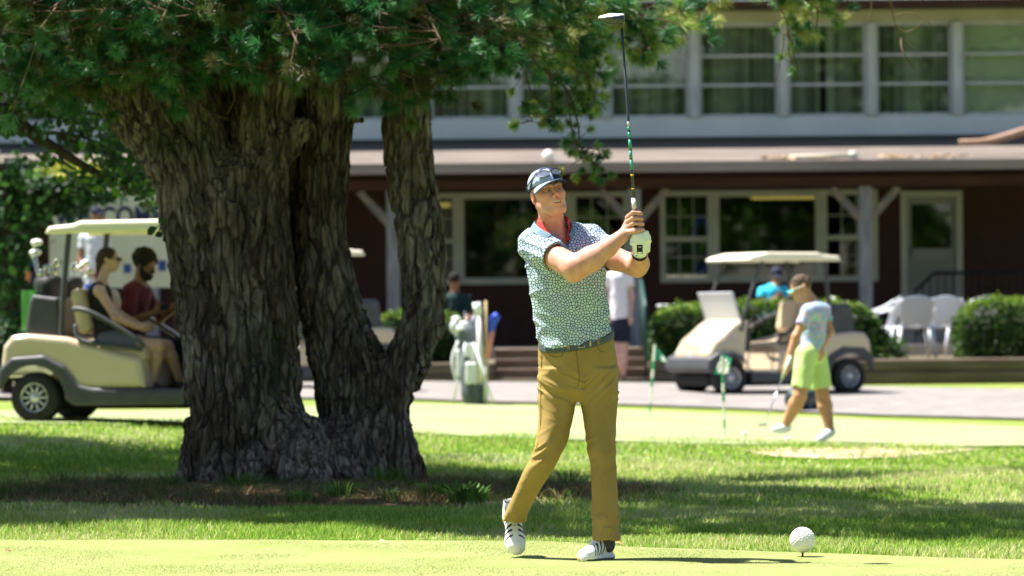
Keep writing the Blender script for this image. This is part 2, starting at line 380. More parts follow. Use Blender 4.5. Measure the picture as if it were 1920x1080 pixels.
V[:,2]+=.012*vn(V,1.1,5)*(np.abs(V[:,0])<24)*(V[:,1]>22)*(V[:,1]<45)-.004
nx=len(xs); F=np.array([(j*nx+i,j*nx+i+1,(j+1)*nx+i+1,(j+1)*nx+i) for j in range(len(ys)-1) for i in range(nx-1)])
mobj('ground',V,F,m_ground)['kind']='structure'
# tee box edge (world x,y), nearer to the camera on the right
def tee_edge(x): return np.interp(x,[-7,-2.6,0,.3,.6,1.36,2.27,3,7],[22.3,22.05,21.65,21.4,20.9,20.4,19.6,19.3,18.5])+.03*np.sin(x*3.1)+.02*np.sin(x*9)
ex=np.linspace(-7,7,90)
sheet('tee_box',[(x,12.) for x in ex],[(x,float(tee_edge(x))) for x in ex],m_tee,.013,nu=180,nv=40,px=False)
sheet('putting_green',[(-400,800),(240,800),(600,803),(760,814),(1000,826),(1300,836),(1600,838),(2000,838),(2300,838)],[(-400,774),(240,774),(600,764),(760,758),(1000,763),(1300,776),(1600,788),(2000,806),(2300,822)],m_green,.02,nu=90,nv=16)
sheet('cart_path',[(-800,748),(-200,748),(300,748),(760,750),(1100,759),(1400,769),(1920,788),(2500,812)],[(-800,724),(-200,722),(300,720),(760,717),(1100,719),(1400,722),(1920,732),(2500,745)],m_path,.022,nu=80,nv=12)
sheet('bare_dirt',[(1400,850),(1450,859),(1560,864),(1690,860),(1760,853),(1840,846)],[(1400,846),(1450,842),(1560,840),(1690,842),(1760,843),(1840,844)],m_dirt,.016,nu=30,nv=8)
def blob_sheet(name,c,rx,ry,m,dz,seed,hump=0):
    n=48; V=[];F=[];rr=[0.02,.3,.55,.8,1]
    for r in rr:
        for j in range(n):
            th=2*math.pi*j/n; k=1+.22*float(vn(np.array([[math.cos(th)*1.7,math.sin(th)*1.7,seed]]))[0])+.08*math.sin(9*th)
            V.append((c[0]+rx*r*k*math.cos(th),c[1]+ry*r*k*math.sin(th)))
    V=np.array(V); h=np.repeat([1-(r**2) for r in rr],n)*hump; V=np.concatenate([V,(gz(V[:,0],V[:,1])+dz+h)[:,None]],1)
    V[:,2]+=.015*vn(V,5,3)*(np.repeat(rr,n)<.99)*(hump>0)
    F=[(i*n+j,i*n+(j+1)%n,(i+1)*n+(j+1)%n,(i+1)*n+j) for i in range(len(rr)-1) for j in range(n)]
    o=mobj(name,V,F,m); o['kind']='structure'; return o
blob_sheet('needle_litter',(-1.25,26.9),2.0,1.5,m_mulch,.012,4,hump=.06)
# ---------------------------------------------------------------- grass blades (numpy)
def blades(name,x0,x1,y0,y1,dens,h,wd,cols,keep=None,lean=.5,seed=1,zf=None,m=None,hf=None):
    rg=np.random.default_rng(seed); n=int((x1-x0)*(y1-y0)*dens); x=rg.uniform(x0,x1,n); y=rg.uniform(y0,y1,n)
    hw=.132*y+1.0; k=np.abs(x)<hw
    if keep is not None: k&=keep(x,y,rg)
    x=x[k];y=y[k];n=len(x); z=(zf or gz)(x,y); z=z+.012*vn(np.stack([x,y,z],1),1.1,5)*(y>22)*(y<45)
    hh=h*rg.uniform(.45,1.25,n)*(1+.5*vn(np.stack([x,y,z],1),2.5,9)); hh=hh*(hf(x,y) if hf else 1); a=rg.uniform(0,2*math.pi,n); w_=wd*rg.uniform(.6,1.3,n)
    l=lean*rg.uniform(.1,1.2,n)*hh; b=a+rg.uniform(-1,1,n)+1.57
    dx=np.cos(a)*w_/2;dy=np.sin(a)*w_/2; tx=np.cos(b)*l;ty=np.sin(b)*l
    V=np.empty((n,5,3)); B=np.stack([x,y,z-.004],1)
    V[:,0]=B-np.stack([dx,dy,0*dx],1); V[:,1]=B+np.stack([dx,dy,0*dx],1)
    mid=np.stack([tx*.35,ty*.35,hh*.6],1); V[:,2]=B+mid+np.stack([dx,dy,0*dx],1)*.8; V[:,3]=B+mid-np.stack([dx,dy,0*dx],1)*.8; V[:,4]=B+np.stack([tx,ty,hh],1)
    i=np.arange(n)*5; F=np.concatenate([np.stack([i,i+1,i+2],1),np.stack([i,i+2,i+3],1),np.stack([i+3,i+2,i+4],1)])
    C=np.array(cols); wgt=rg.uniform(0,1,n)+.35*vn(np.stack([x,y,z],1),.9,21); ci=np.clip((wgt*len(C)).astype(int),0,len(C)-1); c=C[ci]*rg.uniform(.75,1.25,n)[:,None]
    o=mobj(name,V.reshape(-1,3),F,m or m_blade,None,False,col=np.repeat(c,5,axis=0)); o['kind']='stuff'; return o
m_blade=M('grass_blade',(.1,.2,.03),rough=.65,spec=.15,trans=.35,attr=True)
GB=[(.14,.28,.03),(.21,.37,.042),(.28,.43,.06),(.36,.47,.085),(.46,.49,.17),(.60,.55,.32)]
TC=np.array([-1.25,26.9])
def rough_keep(x,y,rg):
    r=((x-TC[0])/2.0)**2+((y-TC[1])/1.5)**2
    return (y>tee_edge(x))&((r>1.0)|(rg.uniform(0,1,len(x))<.12))
tag(blades('rough_grass',-4.9,4.9,19,25,5200,.042,.0042,GB,rough_keep,lean=.8,seed=2,hf=lambda x,y:np.clip(.22+(y-tee_edge(x))/1.6+.5*np.clip(x-.5,0,1),0,1)),'longer lawn grass between the tee and the pine tree','grass')
tag(blades('rough_grass',-5.6,5.6,25,32,2100,.045,.0065,GB,rough_keep,lean=.8,seed=3),'lawn grass around the foot of the pine tree','grass')
def gr2(x,y,rg):
    return y<39.2-.02*x
tag(blades('rough_grass',-6.6,6.6,32,41,650,.040,.011,[tuple(min(.6,q*1.15) for q in c) for c in GB],gr2,seed=4),'lawn grass between the pine tree and the putting green','grass')
TB=[(.19,.26,.055),(.25,.31,.08),(.33,.36,.13),(.42,.42,.20)]
tag(blades('tee_grass',-3.4,3.4,17.5,22.6,6500,.006,.0030,TB,lambda x,y,rg:y<tee_edge(x),seed=5,zf=lambda x,y:gz(x,y)+.013),'closely mown grass of the tee box','grass')
LB=[(.18,.11,.06),(.28,.17,.09),(.12,.18,.04),(.08,.16,.03),(.36,.25,.14)]
def lit_keep(x,y,rg): return (((x-TC[0])/2.05)**2+((y-TC[1])/1.4)**2)<1.05+.3*rg.uniform(-1,1,len(x))
tag(blades('dry_litter_grass',-3.6,1.2,25.2,28.6,2300,.06,.006,LB,lit_keep,lean=2.0,seed=6,zf=lambda x,y:gz(x,y)+.03),'brown needles and thin grass at the foot of the pine','litter')
# weeds round the trunk foot: clumps of longer thin blades and small broad leaves
WC=[(.06,.14,.025),(.09,.19,.03),(.13,.24,.05)]
def clump(name,c,r,h,n,wd,label,cols=WC,seed=0,lean=.9):
    rg=np.random.default_rng(seed); V=[];F=[];C=[]
    for i in range(n):
        a=rg.uniform(0,6.28); q=r*math.sqrt(rg.uniform())*.6; b=np.array([c[0]+q*math.cos(a),c[1]+q*math.sin(a),0]); b[2]=gz(b[0],b[1])+.02
        hh=h*rg.uniform(.5,1.1); l=lean*hh*rg.uniform(.2,1); d=np.array([math.cos(a),math.sin(a),0]); s=np.array([-d[1],d[0],0])*wd/2; k=len(V)
        V+= [b-s,b+s,b+d*l*.35+s*.9+[0,0,hh*.65],b+d*l*.35-s*.9+[0,0,hh*.65],b+d*l+[0,0,hh*.9]]; F+=[(k,k+1,k+2,k+3),(k+3,k+2,k+4)]
        C+=[np.array(cols[rg.integers(len(cols))])*rg.uniform(.8,1.2)]*5
    return tag(mobj(name,V,F,m_blade,None,False,col=C),label,'weed','weeds at the foot of the pine')
for i,(px,py,r,h,lab) in enumerate([(460,930,.22,.16,'broad tuft of long green grass in front of the left pine trunk'),(640,945,.2,.15,'grass tuft between the two pine trunks at the roots'),(725,925,.2,.2,'thin grey-green tuft against the foot of the right trunk'),
    (840,945,.3,.13,'low leafy weed patch just right of the pine roots'),(320,930,.12,.13,'small dark tuft left of the pine trunk'),(880,950,.2,.12,'weed patch closest to the golfer, right of the pine'),(560,950,.15,.10,'small tuft before the roots of the middle trunk')]):
    g=G(px,py); clump('grass_tuft' if i not in(3,5) else 'leafy_weed',g,r,h,130 if i not in (3,5) else 90,.006 if i not in(3,5) else .03,lab,seed=20+i)
rgw=np.random.default_rng(91)
for i in range(22):
    a=rgw.uniform(0,6.28); q=rgw.uniform(.55,1.05); c_=(TC[0]+.15+2.1*q*math.cos(a),TC[1]-.15+1.25*q*math.sin(a))
    if c_[1]>27.6: continue
    clump('grass_tuft',c_,rgw.uniform(.10,.22),rgw.uniform(.07,.15),70,.006,'small thin grass tuft among the brown needles before the pine',seed=200+i,cols=[(.07,.13,.03),(.11,.17,.04),(.16,.15,.06)])
# fallen leaves on the tee
m_dead=M('dead_leaf',(.30,.15,.06),(.42,.26,.12),scale=40,rough=.7)
def fleaf(px,py,sz,lab,c=m_dead,rz=0.):
    g=G(px,py)+[0,0,.02]; mb=MB(); n=7; V=[];F=[]
    for i in range(n):
        t=i/(n-1); w_=math.sin(math.pi*min(max(t,.04),.97))**.8*.32; V+=[(t-.5,-w_,.12*math.sin(t*5)),(t-.5,0,.02+.10*math.sin(t*3)),(t-.5,w_,.16*math.sin(t*4)+.08)]
    F=[(i*3+j,i*3+j+1,i*3+j+4,i*3+j+3) for i in range(n-1) for j in (0,1)]
    V=np.array(V)*sz@rotm('Z',rz).T; mobj_=mobj('fallen_leaf',V+g,F,c); return tag(mobj_,lab,'leaf','dead leaves on the grass')
fleaf(1160,1027,.05,'curled brown leaf just right of the golfer\'s front shoe'); fleaf(720,1024,.055,'pale dry leaf on the tee left of the golfer',M('pale_leaf',(.45,.4,.2)),.3)
fleaf(1772,1077,.04,'dark curled leaf on the tee at lower right'); fleaf(14,1040,.03,'small reddish leaf at the lower left of the tee',M('red_leaf',(.25,.08,.04)))
fleaf(1360,1020,.04,'orange-pink leaf in the grass left of the tee marker',M('orange_leaf',(.5,.25,.14)),.6)
fleaf(503,1038,.03,'tiny pale leaf on the tee at left',M('straw_leaf',(.4,.32,.15)),.2)
# ================================================================ THE CLUBHOUSE AND ITS PATIO
WD=68.0; PD=64.8
def zz(py,d,px=1300): return float(P(px,py,d)[2])
def xx(px,d): return float(P(px,400,d)[0])
m_brick=bpy.data.materials.new('brick'); m_brick.use_nodes=True
def _brick():
    t=m_brick.node_tree;N=t.nodes;L=t.links;b=N['Principled BSDF'];tc=N.new('ShaderNodeTexCoord');mp=N.new('ShaderNodeMapping');mp.inputs['Rotation'].default_value=(R(90),0,0)
    L.new(tc.outputs['Object'],mp.inputs[0]);br=N.new('ShaderNodeTexBrick');br.inputs['Scale'].default_value=4.4;br.inputs['Mortar Size'].default_value=.012
    br.inputs['Color1'].default_value=(.052,.014,.010,1);br.inputs['Color2'].default_value=(.034,.010,.007,1);br.inputs['Mortar'].default_value=(.04,.025,.02,1)
    L.new(mp.outputs[0],br.inputs[0]);L.new(br.outputs[0],b.inputs['Base Color']);b.inputs['Roughness'].default_value=.85
_brick()
m_white=M('white_trim',(.38,.40,.36),(.45,.47,.43),scale=3,rough=.5,bump=.001)
m_grey_wh=M('weathered_white_trim',(.36,.38,.42),(.46,.48,.52),scale=8,rough=.6,st=(1,1,.3))
m_band=M('painted_band',(.50,.53,.58),(.58,.60,.65),scale=.8,rough=.5)
m_beige=M('beige_board',(.34,.33,.24),(.40,.39,.29),scale=2,rough=.6)
m_maroon=M('maroon_soffit',(.035,.010,.010),(.05,.014,.014),scale=4,rough=.6)
m_shingle=M('grey_shingle',(.12,.115,.11),(.2,.19,.18),scale=20,rough=.9)
m_roof=M('tan_roof',(.10,.08,.07),(.17,.14,.125),scale=2.6,rough=.85,bump=.003,st=(.4,1.5,1))
m_fascia=M('grey_fascia',(.17,.14,.13),(.24,.20,.185),scale=1.5,rough=.6,st=(.3,1,3))
m_beam=M('brown_beam',(.035,.015,.010),(.06,.028,.018),scale=3,rough=.8,st=(.3,3,3))
m_post=M('weathered_post',(.14,.15,.165),(.24,.245,.26),scale=6,rough=.8,st=(4,4,.5),bump=.003)
m_knee=M('weathered_brace',(.13,.125,.12),(.25,.18,.12),scale=4,rough=.8,st=(2,2,2),bump=.003,lo=.45,hi=.75)
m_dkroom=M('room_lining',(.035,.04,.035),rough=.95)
m_curtain=M('pleat_shaded_curtain',(.10,.13,.10),(.58,.62,.54),scale=7,rough=.9,st=(1,1,.01),trans=.2)  # vertical stripes put the folds' light and shade into the colour
m_blind=M('pale_green_blind',(.60,.66,.50),(.66,.72,.56),scale=1,rough=.7)
m_glass=glassmat('window_glass',(.9,.94,.9),.10); m_glass2=glassmat('dark_window_glass',(.35,.4,.36),.14)
m_conc=M('patio_slab',(.26,.23,.2),(.34,.3,.27),scale=3,rough=.9)
m_timber=M('timber_wall',(.085,.065,.045),(.14,.11,.08),scale=5,rough=.9,st=(.3,1,2.5),bump=.01,bscale=14)
m_black=M('black_metal',(.015,.017,.018),rough=.5); m_dgreen=M('dark_green_metal',(.02,.06,.05),rough=.5)
m_steptop=M('step_tread',(.20,.15,.12),(.28,.22,.18),scale=5,rough=.9)
Z_E=2.34+1.12-.02
bh=thing('clubhouse','long two storey brick clubhouse with tan porch roof and a row of upstairs windows','building',(0,WD,.5))
WL,WR=-11.5,11.5
# ---- lower wall with openings
zlo=.45; zeave=zz(262,WD)
def openings_wall(name,x0,x1,z0,z1,y0,y1,ops,m):
    mb=MB(); xs_=sorted({x0,x1}|{o[0] for o in ops}|{o[1] for o in ops})
    for a,b in zip(xs_[:-1],xs_[1:]):
        mid=(a+b)/2; cut=sorted([(o[2],o[3]) for o in ops if o[0]<mid<o[1]]); z=z0
        for (c,d) in cut:
            if c>z: mb.box((a,y0,z),(b,y1,c))
            z=d
        if z<z1: mb.box((a,y0,z),(b,y1,z1))
    return mb.build(name,m,bh)
wt,wb=zz(358,WD),zz(530,WD)
gA=(xx(815,WD),xx(1178,WD)); gB=(xx(1237,WD),xx(1645,WD)); dr=(xx(1688,WD),xx(1804,WD)); dz0,dz1=1.0,zz(358,WD,1750)
gC=(xx(420,WD),xx(640,WD))
openings_wall('wall',WL,WR,zlo,zeave-.02,WD,WD+.25,[(gA[0],gA[1],wb,wt),(gB[0],gB[1],wb,wt),(dr[0],dr[1],dz0,dz1),(gC[0],gC[1],.6,wt)],m_brick)
# ---- rooms behind the windows: one floor, ceiling and back wall per storey
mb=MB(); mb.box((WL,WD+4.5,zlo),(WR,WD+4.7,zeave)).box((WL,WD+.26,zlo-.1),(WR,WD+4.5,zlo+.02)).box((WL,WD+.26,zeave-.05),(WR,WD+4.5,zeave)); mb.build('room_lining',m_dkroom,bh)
def window(x0,x1,z0,z1,y,fw,cols,rows,bar,mf,mg,par=bh,label=None,depth=.09,split=None):
    """frame with bars as one mesh, panes as its child"""
    mb=MB(); mb.box((x0,y-depth,z0),(x0+fw,y+.05,z1)).box((x1-fw,y-depth,z0),(x1,y+.05,z1)).box((x0+fw,y-depth+.002,z1-fw),(x1-fw,y+.05,z1)).box((x0+fw,y-depth-.02,z0),(x1-fw,y+.05,z0+fw))
    ix0,ix1,iz0,iz1=x0+fw,x1-fw,z0+fw,z1-fw
    for c in range(1,cols): q=ix0+(ix1-ix0)*c/cols; mb.box((q-bar/2,y-.03,iz0),(q+bar/2,y+.02,iz1))
    for r in range(1,rows): q=iz0+(iz1-iz0)*r/rows; mb.box((ix0,y-.034,q-bar/2),(ix1,y+.018,q+bar/2))
    if split: q=iz0+(iz1-iz0)*split; mb.box((ix0,y-.05,q-.035),(ix1,y+.02,q+.035))
    f=mb.build('window',mf,par); 
    if label: f['label']=label
    g=MB(); g.box((ix0,y+.0,iz0),(ix1,y+.008,iz1)); g.build('pane',mg,f); return f
def group(g,cuts):
    e=[g[0]]+[xx(c,WD) for c in cuts]+[g[1]]
    for i,(a,b) in enumerate(zip(e[:-1],e[1:])):
        if i==1: window(a,b,wb,wt,WD,.10,1,1,.02,m_white,m_glass2,label='large picture window')
        else: window(a,b,wb,wt,WD,.085,3,4,.014,m_white,m_glass2,split=.47,label='narrow double hung window with small panes')
group(gA,[858,1070]); group(gB,[1336,1540])
window(gC[0],gC[1],.6,wt,WD,.1,2,1,.06,m_white,m_glass2)
# ---- door with glazed upper half
d_=MB(); d_.box((dr[0],WD-.06,dz0),(dr[0]+.10,WD+.1,dz1)).box((dr[1]-.10,WD-.06,dz0),(dr[1],WD+.1,dz1)).box((dr[0]+.1,WD-.058,dz1-.10),(dr[1]-.1,WD+.1,dz1))
df=d_.build('door_frame',m_white,bh)
dx0,dx1=dr[0]+.11,dr[1]-.11; gz0,gz1=zz(466,WD,1750),dz1-.2
d2=MB(); d2.box((dx0,WD,dz0),(dx1,WD+.05,gz0)).box((dx0,WD,gz0),(dx0+.06,WD+.05,dz1-.11)).box((dx1-.06,WD,gz0),(dx1,WD+.05,dz1-.11)).box((dx0+.06,WD,gz1),(dx1-.06,WD+.05,dz1-.11))
dd=d2.build('door',M('grey_door',(.24,.26,.24),rough=.5),bh)
MB().box((dx0+.06,WD+.02,gz0),(dx1-.06,WD+.03,gz1)).build('pane',m_glass2,dd)
MB().tube([(dx0+.05,WD-.05,gz0-.12),(dx0+.05,WD-.05,gz0+.02)],.012,8).build('handle',m_black,dd)
d3=MB()
for k in range(9): d3.box((dx0+.07,WD-.012,dz0+.12+k*.1),(dx1-.07,WD,dz0+.2+k*.1))
d3.build('louvre_panel',M('grey_louvre',(.20,.22,.20),rough=.6),dd)
# ---- upper storey
zb0,zb1=zz(257,WD),zz(221,WD); zw1=zz(45,WD); zh1=zz(22,WD)
MB().box((WL,WD-.10,zb0),(WR,WD+.1,zb1)).build('white_band',m_band,bh)
MB().box((WL,WD-.05,zeave-.03),(WR,WD+.1,zb0-.004)).build('flashing',M('dark_flashing',(.06,.07,.07),rough=.6),bh)
mp_=[xx(c,WD) for c in (-10,158,326,494,632,800,968,1136,1303,1470,1635,1796,1964,2130)]
zs=zb1
for i,(a,b) in enumerate(zip(mp_[:-1],mp_[1:])):
    MB().box((a-.075,WD-.16,zs),(a+.075,WD+.08,zw1),bev=.01).build('mullion',m_grey_wh,bh)
    window(a+.075,b-.075,zs,zw1,WD+.03,.05,1,3,.045,m_grey_wh,m_glass,depth=.05)
    if i==11:
        g=MB(); n=28
        g.box((a+.1,WD+.14,zs+.03),(b-.1,WD+.16,zw1-.03)); g.build('roller_blind',m_blind,bh)
    else:
        rg=np.random.default_rng(i); x0,x1=a+.1,b-.1; n=150; t=np.linspace(0,1,n); V=[]
        amp=.02+.02*vn(np.stack([t*6,t*0+i,t*0],1)); ph=np.cumsum(.75+.35*rg.uniform(-1,1,n)); Y=WD+.27+amp*np.sin(ph)
        gaps=[] if i%3 else [(.42,.5)]
        for zq in (zs+.03,zw1-.03): V+= [(x0+(x1-x0)*u,float(yy),zq) for u,yy in zip(t,Y)]
        F=[(k,k+1,n+k+1,n+k) for k in range(n-1) if not any(g0<t[k]<g1 for g0,g1 in gaps)]
        mobj('curtain',V,F,m_curtain,bh)
MB().box((WL,WD-.08,zw1),(WR,WD+.1,zh1)).build('header_board',m_beige,bh)
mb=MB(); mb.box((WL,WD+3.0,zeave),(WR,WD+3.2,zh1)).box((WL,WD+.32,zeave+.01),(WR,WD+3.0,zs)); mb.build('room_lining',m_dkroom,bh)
# upper roof with its deep eave, side walls
ze=zh1+.01
MB().box((WL-.3,WD-1.0,ze),(WR+.3,WD+5.2,ze+.09)).build('eave',m_maroon,bh)
rf=MB(); V=[(WL-.4,WD-1.12,ze+.092),(WR+.4,WD-1.12,ze+.092),(WR+.4,WD+5,ze+2.1),(WL-.4,WD+5,ze+2.1),(WL-.4,WD-1.12,ze+.2),(WR+.4,WD-1.12,ze+.2),(WR+.4,WD+5,ze+2.25),(WL-.4,WD+5,ze+2.25)]
rf.add(V,[(0,3,2,1),(4,5,6,7),(0,1,5,4),(1,2,6,5),(2,3,7,6),(3,0,4,7)]); rf.build('roof',m_shingle,bh)
MB().box((WL,WD+.25,zlo),(WL+.2,WD+5,zh1)).box((WR-.2,WD+.25,zlo),(WR,WD+5,zh1)).box((WL,WD+4.8,zlo),(WR,WD+5,zh1)).build('outer_wall',m_brick,bh)
# ---- porch roof: sloping sheet, fascia, beam
y1=64.0; zf1=zz(303,y1); zf0=zz(322,y1); zrt=zeave-.03
V=[(WL,WD-.02,zrt),(WR,WD-.02,zrt),(WR,y1,zf1),(WL,y1,zf1),(WL,WD-.02,zrt-.1),(WR,WD-.02,zrt-.1),(WR,y1,zf1-.08),(WL,y1,zf1-.08)]
pr=MB().add(V,[(0,3,2,1),(4,5,6,7),(3,7,6,2),(0,1,5,4),(0,4,7,3),(1,2,6,5)]).build('porch_roof',m_roof,bh)
MB().box((WL,y1-.06,zf0),(WR,y1-.003,zf1+.015),bev=.01).build('fascia',m_fascia,bh)
MB().box((WL,y1+.1,zf1-.12),(WR,WD-.02,zf1-.085)).build('porch_ceiling',m_maroon,bh)
zbm=zz(352,PD); mb=MB(); mb.box((WL,PD-.14,zbm),(WR,PD+.14,zz(330,PD)),bev=.03); mb.build('porch_beam',m_beam,bh)
# ---- porch floor platform and landing
MB().box((WL,63.2,.2),(WR,WD,.71)).build('porch_floor',m_conc,bh)
MB().box((xx(1680,66),66,.712),(WR,WD-.01,.995)).build('door_landing',m_conc,bh)
# ---- porch posts with Y braces
def post(px,label,zt=zbm,w_=.1):
    x=xx(px,PD); t=thing('porch_post',label,'post',(x,PD,.712),'weathered Y-braced posts along the porch')
    MB().box((x-w_,PD-w_,.712),(x+w_,PD+w_,zt),bev=.012).build('post',m_post,t)
    for s in (-1,1):
        a=np.array([x+s*.06,PD-.02,zt-.50]); b=np.array([x+s*.50,PD-.02,zt-.004]); d=b-a; L=np.linalg.norm(d); d/=L; n=np.array([-d[2],0,d[0]]); mb=MB(); h=.065
        V=[a+n*h,a-n*h,b-n*h,b+n*h]; V=[v+[0,-.07,0] for v in V]+[v+[0,.07,0] for v in V]
        V=np.array(V); V[:,2]=np.minimum(V[:,2],zt-.004); mb.add(V,[(0,1,2,3)[::-1],(4,5,6,7),(0,1,5,4),(1,2,6,5),(2,3,7,6),(3,0,4,7)]); mb.build('brace',m_knee,t)
    return t
post(1622,'weathered Y-braced porch post right of the right-hand window group, in front of the white chairs')
post(1189,'weathered Y-braced porch post directly behind the golfer\'s hands and club')
post(737,'weathered Y-braced porch post seen through the fork of the pine'); post(285,'porch post behind the golf cart at left, hidden by foliage')
post(2066,'Y-braced porch post at the right edge of the photo, only its left brace showing')
# ---- things inside the ground floor windows
def it(o,l,c,g=None): return tag(o,l,c,g)
m_warm=M('warm_tube',(1.,.62,.16),emit=1.1)
mb=MB(); mb.box((xx(1408,WD+1),WD+.9,zz(375,WD+1)),(xx(1530,WD+1),WD+1.05,zz(364,WD+1)),bev=.02); l=it(mb.build('ceiling_light',m_warm),'long warm glowing light strip inside the large right-hand window','light')
mb=MB(); mb.box((xx(818,WD+1),WD+.9,zz(385,WD+1)),(xx(845,WD+1),WD+1.05,zz(376,WD+1)),bev=.02); it(mb.build('ceiling_light',m_warm),'short warm light seen in the narrow window right beside the pine limb','light')
for o in list(bpy.data.objects):
    if o.name.startswith('ceiling_light'):
        v=o.data.vertices; c=sum((x.co for x in v),Vector())/len(v); 
        for s in (-1,1): MB().box((c.x+s*.08-.01,c.y-.01,c.z+.045),(c.x+s*.08+.01,c.y+.01,zeave-.051)).build('hanger',m_black,o)
m_lat=M('reflection_white',(.75,.78,.78),rough=.5)
def lattice(a,b,t,bt,y,lab):  # added slats that stand in for white reflections on the panes
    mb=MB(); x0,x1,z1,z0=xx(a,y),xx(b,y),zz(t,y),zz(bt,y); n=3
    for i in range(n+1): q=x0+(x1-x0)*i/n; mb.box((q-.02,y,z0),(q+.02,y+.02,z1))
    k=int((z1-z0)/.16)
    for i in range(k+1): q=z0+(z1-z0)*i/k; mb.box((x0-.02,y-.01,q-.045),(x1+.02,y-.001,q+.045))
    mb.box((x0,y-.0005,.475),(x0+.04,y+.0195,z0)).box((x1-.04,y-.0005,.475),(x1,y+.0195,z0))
    return tag(mb.build('reflection_lattice',m_lat),lab,'screen')
lattice(1390,1426,388,520,WD+.10,'tall white lattice standing in for a reflection in the large right-hand window')
lattice(1243,1258,402,515,WD+.12,'narrow white slats standing in for a reflection at the left edge of the window with the blue loop')
lattice(1282,1302,462,520,WD+.12,'short white slats standing in for a reflection low in the window beside the blue loop')
c=P(1315,460,WD+.35); th=np.linspace(0,2*math.pi,40); pts=np.stack([c[0]+.10*np.cos(th)*(1+.2*np.sin(th)),c[1]+0*th,c[2]+.46*np.sin(th)],1)
o=MB().tube(pts,.022,8,cap=False).build('hose_loop',M('glowing_blue_hose',(.03,.05,.65),rough=.4,emit=.15),None,True); tag(o,'bright blue loop of hose hanging inside the narrow window left of the picture window','hose')  # weak emission makes the loop glow by itself
MB().tube([pts[10],pts[10]+[0,.0,zeave-.05-pts[10][2]]],.004,5).build('hanging_wire',m_black,o)
# ---- things on the porch roof
def roof_z(y): return zrt+(zf1-zrt)*(WD-.02-y)/(WD-.02-y1)
p=P(1028,293,64.15); s=SDF(p-.2,p+.2,.008); s.ell(p,(.085,.075,.095),.0); t=thing('floodlight','round white globe lamp on the porch roof edge above the golfer','lamp',(p[0],p[1],roof_z(p[1])))
s.build('globe',M('white_globe',(.8,.8,.76),rough=.3),t); MB().tube([(p[0],p[1]+.03,roof_z(p[1])),(p[0],p[1]+.03,p[2]-.06)],.025,8).tube([(p[0]+.05,p[1]+.03,p[2]-.07),(p[0]+.24,p[1]+.05,p[2]-.07)],.012,6).build('bracket',m_grey_wh,t)
a=P(1480,292,64.3);b=P(1600,288,64.3); a[2]=roof_z(64.3)+.035;b[2]=roof_z(64.3)+.05
t=thing('pipe','pale pipe with a white end cap lying on the porch roof right of centre','pipe',a); MB().tube([a,b],.03,8).build('tube',M('pale_pipe',(.45,.43,.36),rough=.6),t,True); MB().tube([b-[.06,0,0],b+[.06,0,0]],.065,12).build('end_cap',m_white,t,True)
pts=bez([P(1798,267,64.6),P(1840,266,64.6),P(1880,258,64.7),P(1930,244,64.9),P(1990,236,65)]); pts[:,2]=np.maximum(pts[:,2],[roof_z(y)+.05 for y in pts[:,1]])
tag(MB().tube(pts,np.linspace(.045,.075,len(pts)),9).build('fallen_branch',M('pink_bark',(.26,.15,.11),(.38,.24,.18),scale=9,rough=.9,st=(.4,1,1)),None,True),'pinkish brown broken branch lying on the porch roof at the right','branch')
def debris(px,py,w_,c,lab,seed):
    y=64.35; g=P(px,py,y); rg=np.random.default_rng(seed); V=[];F=[]
    for i in range(60):
        q=np.array([g[0]+rg.normal()*w_,y+rg.normal()*.08,0]); q[2]=roof_z(q[1])+.012+.03*rg.uniform(); n=rg.normal(size=3)*.03; e=rg.normal(size=3)*.03; k=len(V); n[2]*=.3;e[2]*=.3; V+=[q-n,q-e,q+n,q+e]; F+=[(k,k+1,k+2,k+3)]
    return tag(mobj('leaf_litter',V,F,c,None,False),lab,'leaves','leaf litter on the porch roof',)
m_lit1=M('yellow_litter',(.45,.40,.18),(.5,.3,.2),scale=20,rough=.9)
debris(1470,292,.18,m_lit1,'pale heap of leaf litter on the roof left of the pipe',1); debris(1680,286,.12,m_lit1,'small scatter of litter on the roof between pipe and branch',2)
debris(1755,270,.16,m_lit1,'yellowish litter on the roof just left of the fallen branch',3); debris(1540,296,.15,m_lit1,'leaf litter caught under the pipe on the roof',4)
# ================================================================ patio: raised bed edge, steps, hedges
m_bed=M('patio_soil',(.10,.08,.05),(.17,.14,.09),scale=5,rough=.95)
sx0,sx1=xx(925,57.5),xx(1215,57.5)
def wall_run(x0,x1,lab):
    mb=MB(); n=3; h0=.05; ztop=.56
    for i in range(n):
        za=h0+(ztop-h0)*i/n; mb.box((x0,57.35+.02*i,za+.006),(x1,57.65,h0+(ztop-h0)*(i+1)/n),bev=.02)
    return tag(mb.build('retaining_wall',m_timber),lab,'wall','timber retaining walls beside the steps')
wall_run(sx1,16,'low brown timber retaining wall along the path, right of the steps'); wall_run(-7.6,sx0,'low brown timber retaining wall left of the steps, behind the golf bag')
o=MB().box((sx1+.002,57.6,.04),(16,63.2,.545)).box((-16,57.6,.04),(sx0-.002,63.2,.545)).build('patio_ground',m_bed); o['kind']='structure'
t=thing('steps','broad brown steps from the path up to the patio, behind the golfer','steps',((sx0+sx1)/2,57.4,.2))
for i in range(4):
    za=.2+.13*i; y=57.35+.42*i
    MB().box((sx0,y,za-.15),(sx1,63.2,za+.115)).build('riser',m_timber,t); MB().box((sx0,y-.03,za+.115),(sx1,y+.44,za+.135)).build('tread',m_steptop,t)
MB().box((sx0,59.05,.60),(sx1,63.2,.70)).build('platform',m_conc,t)
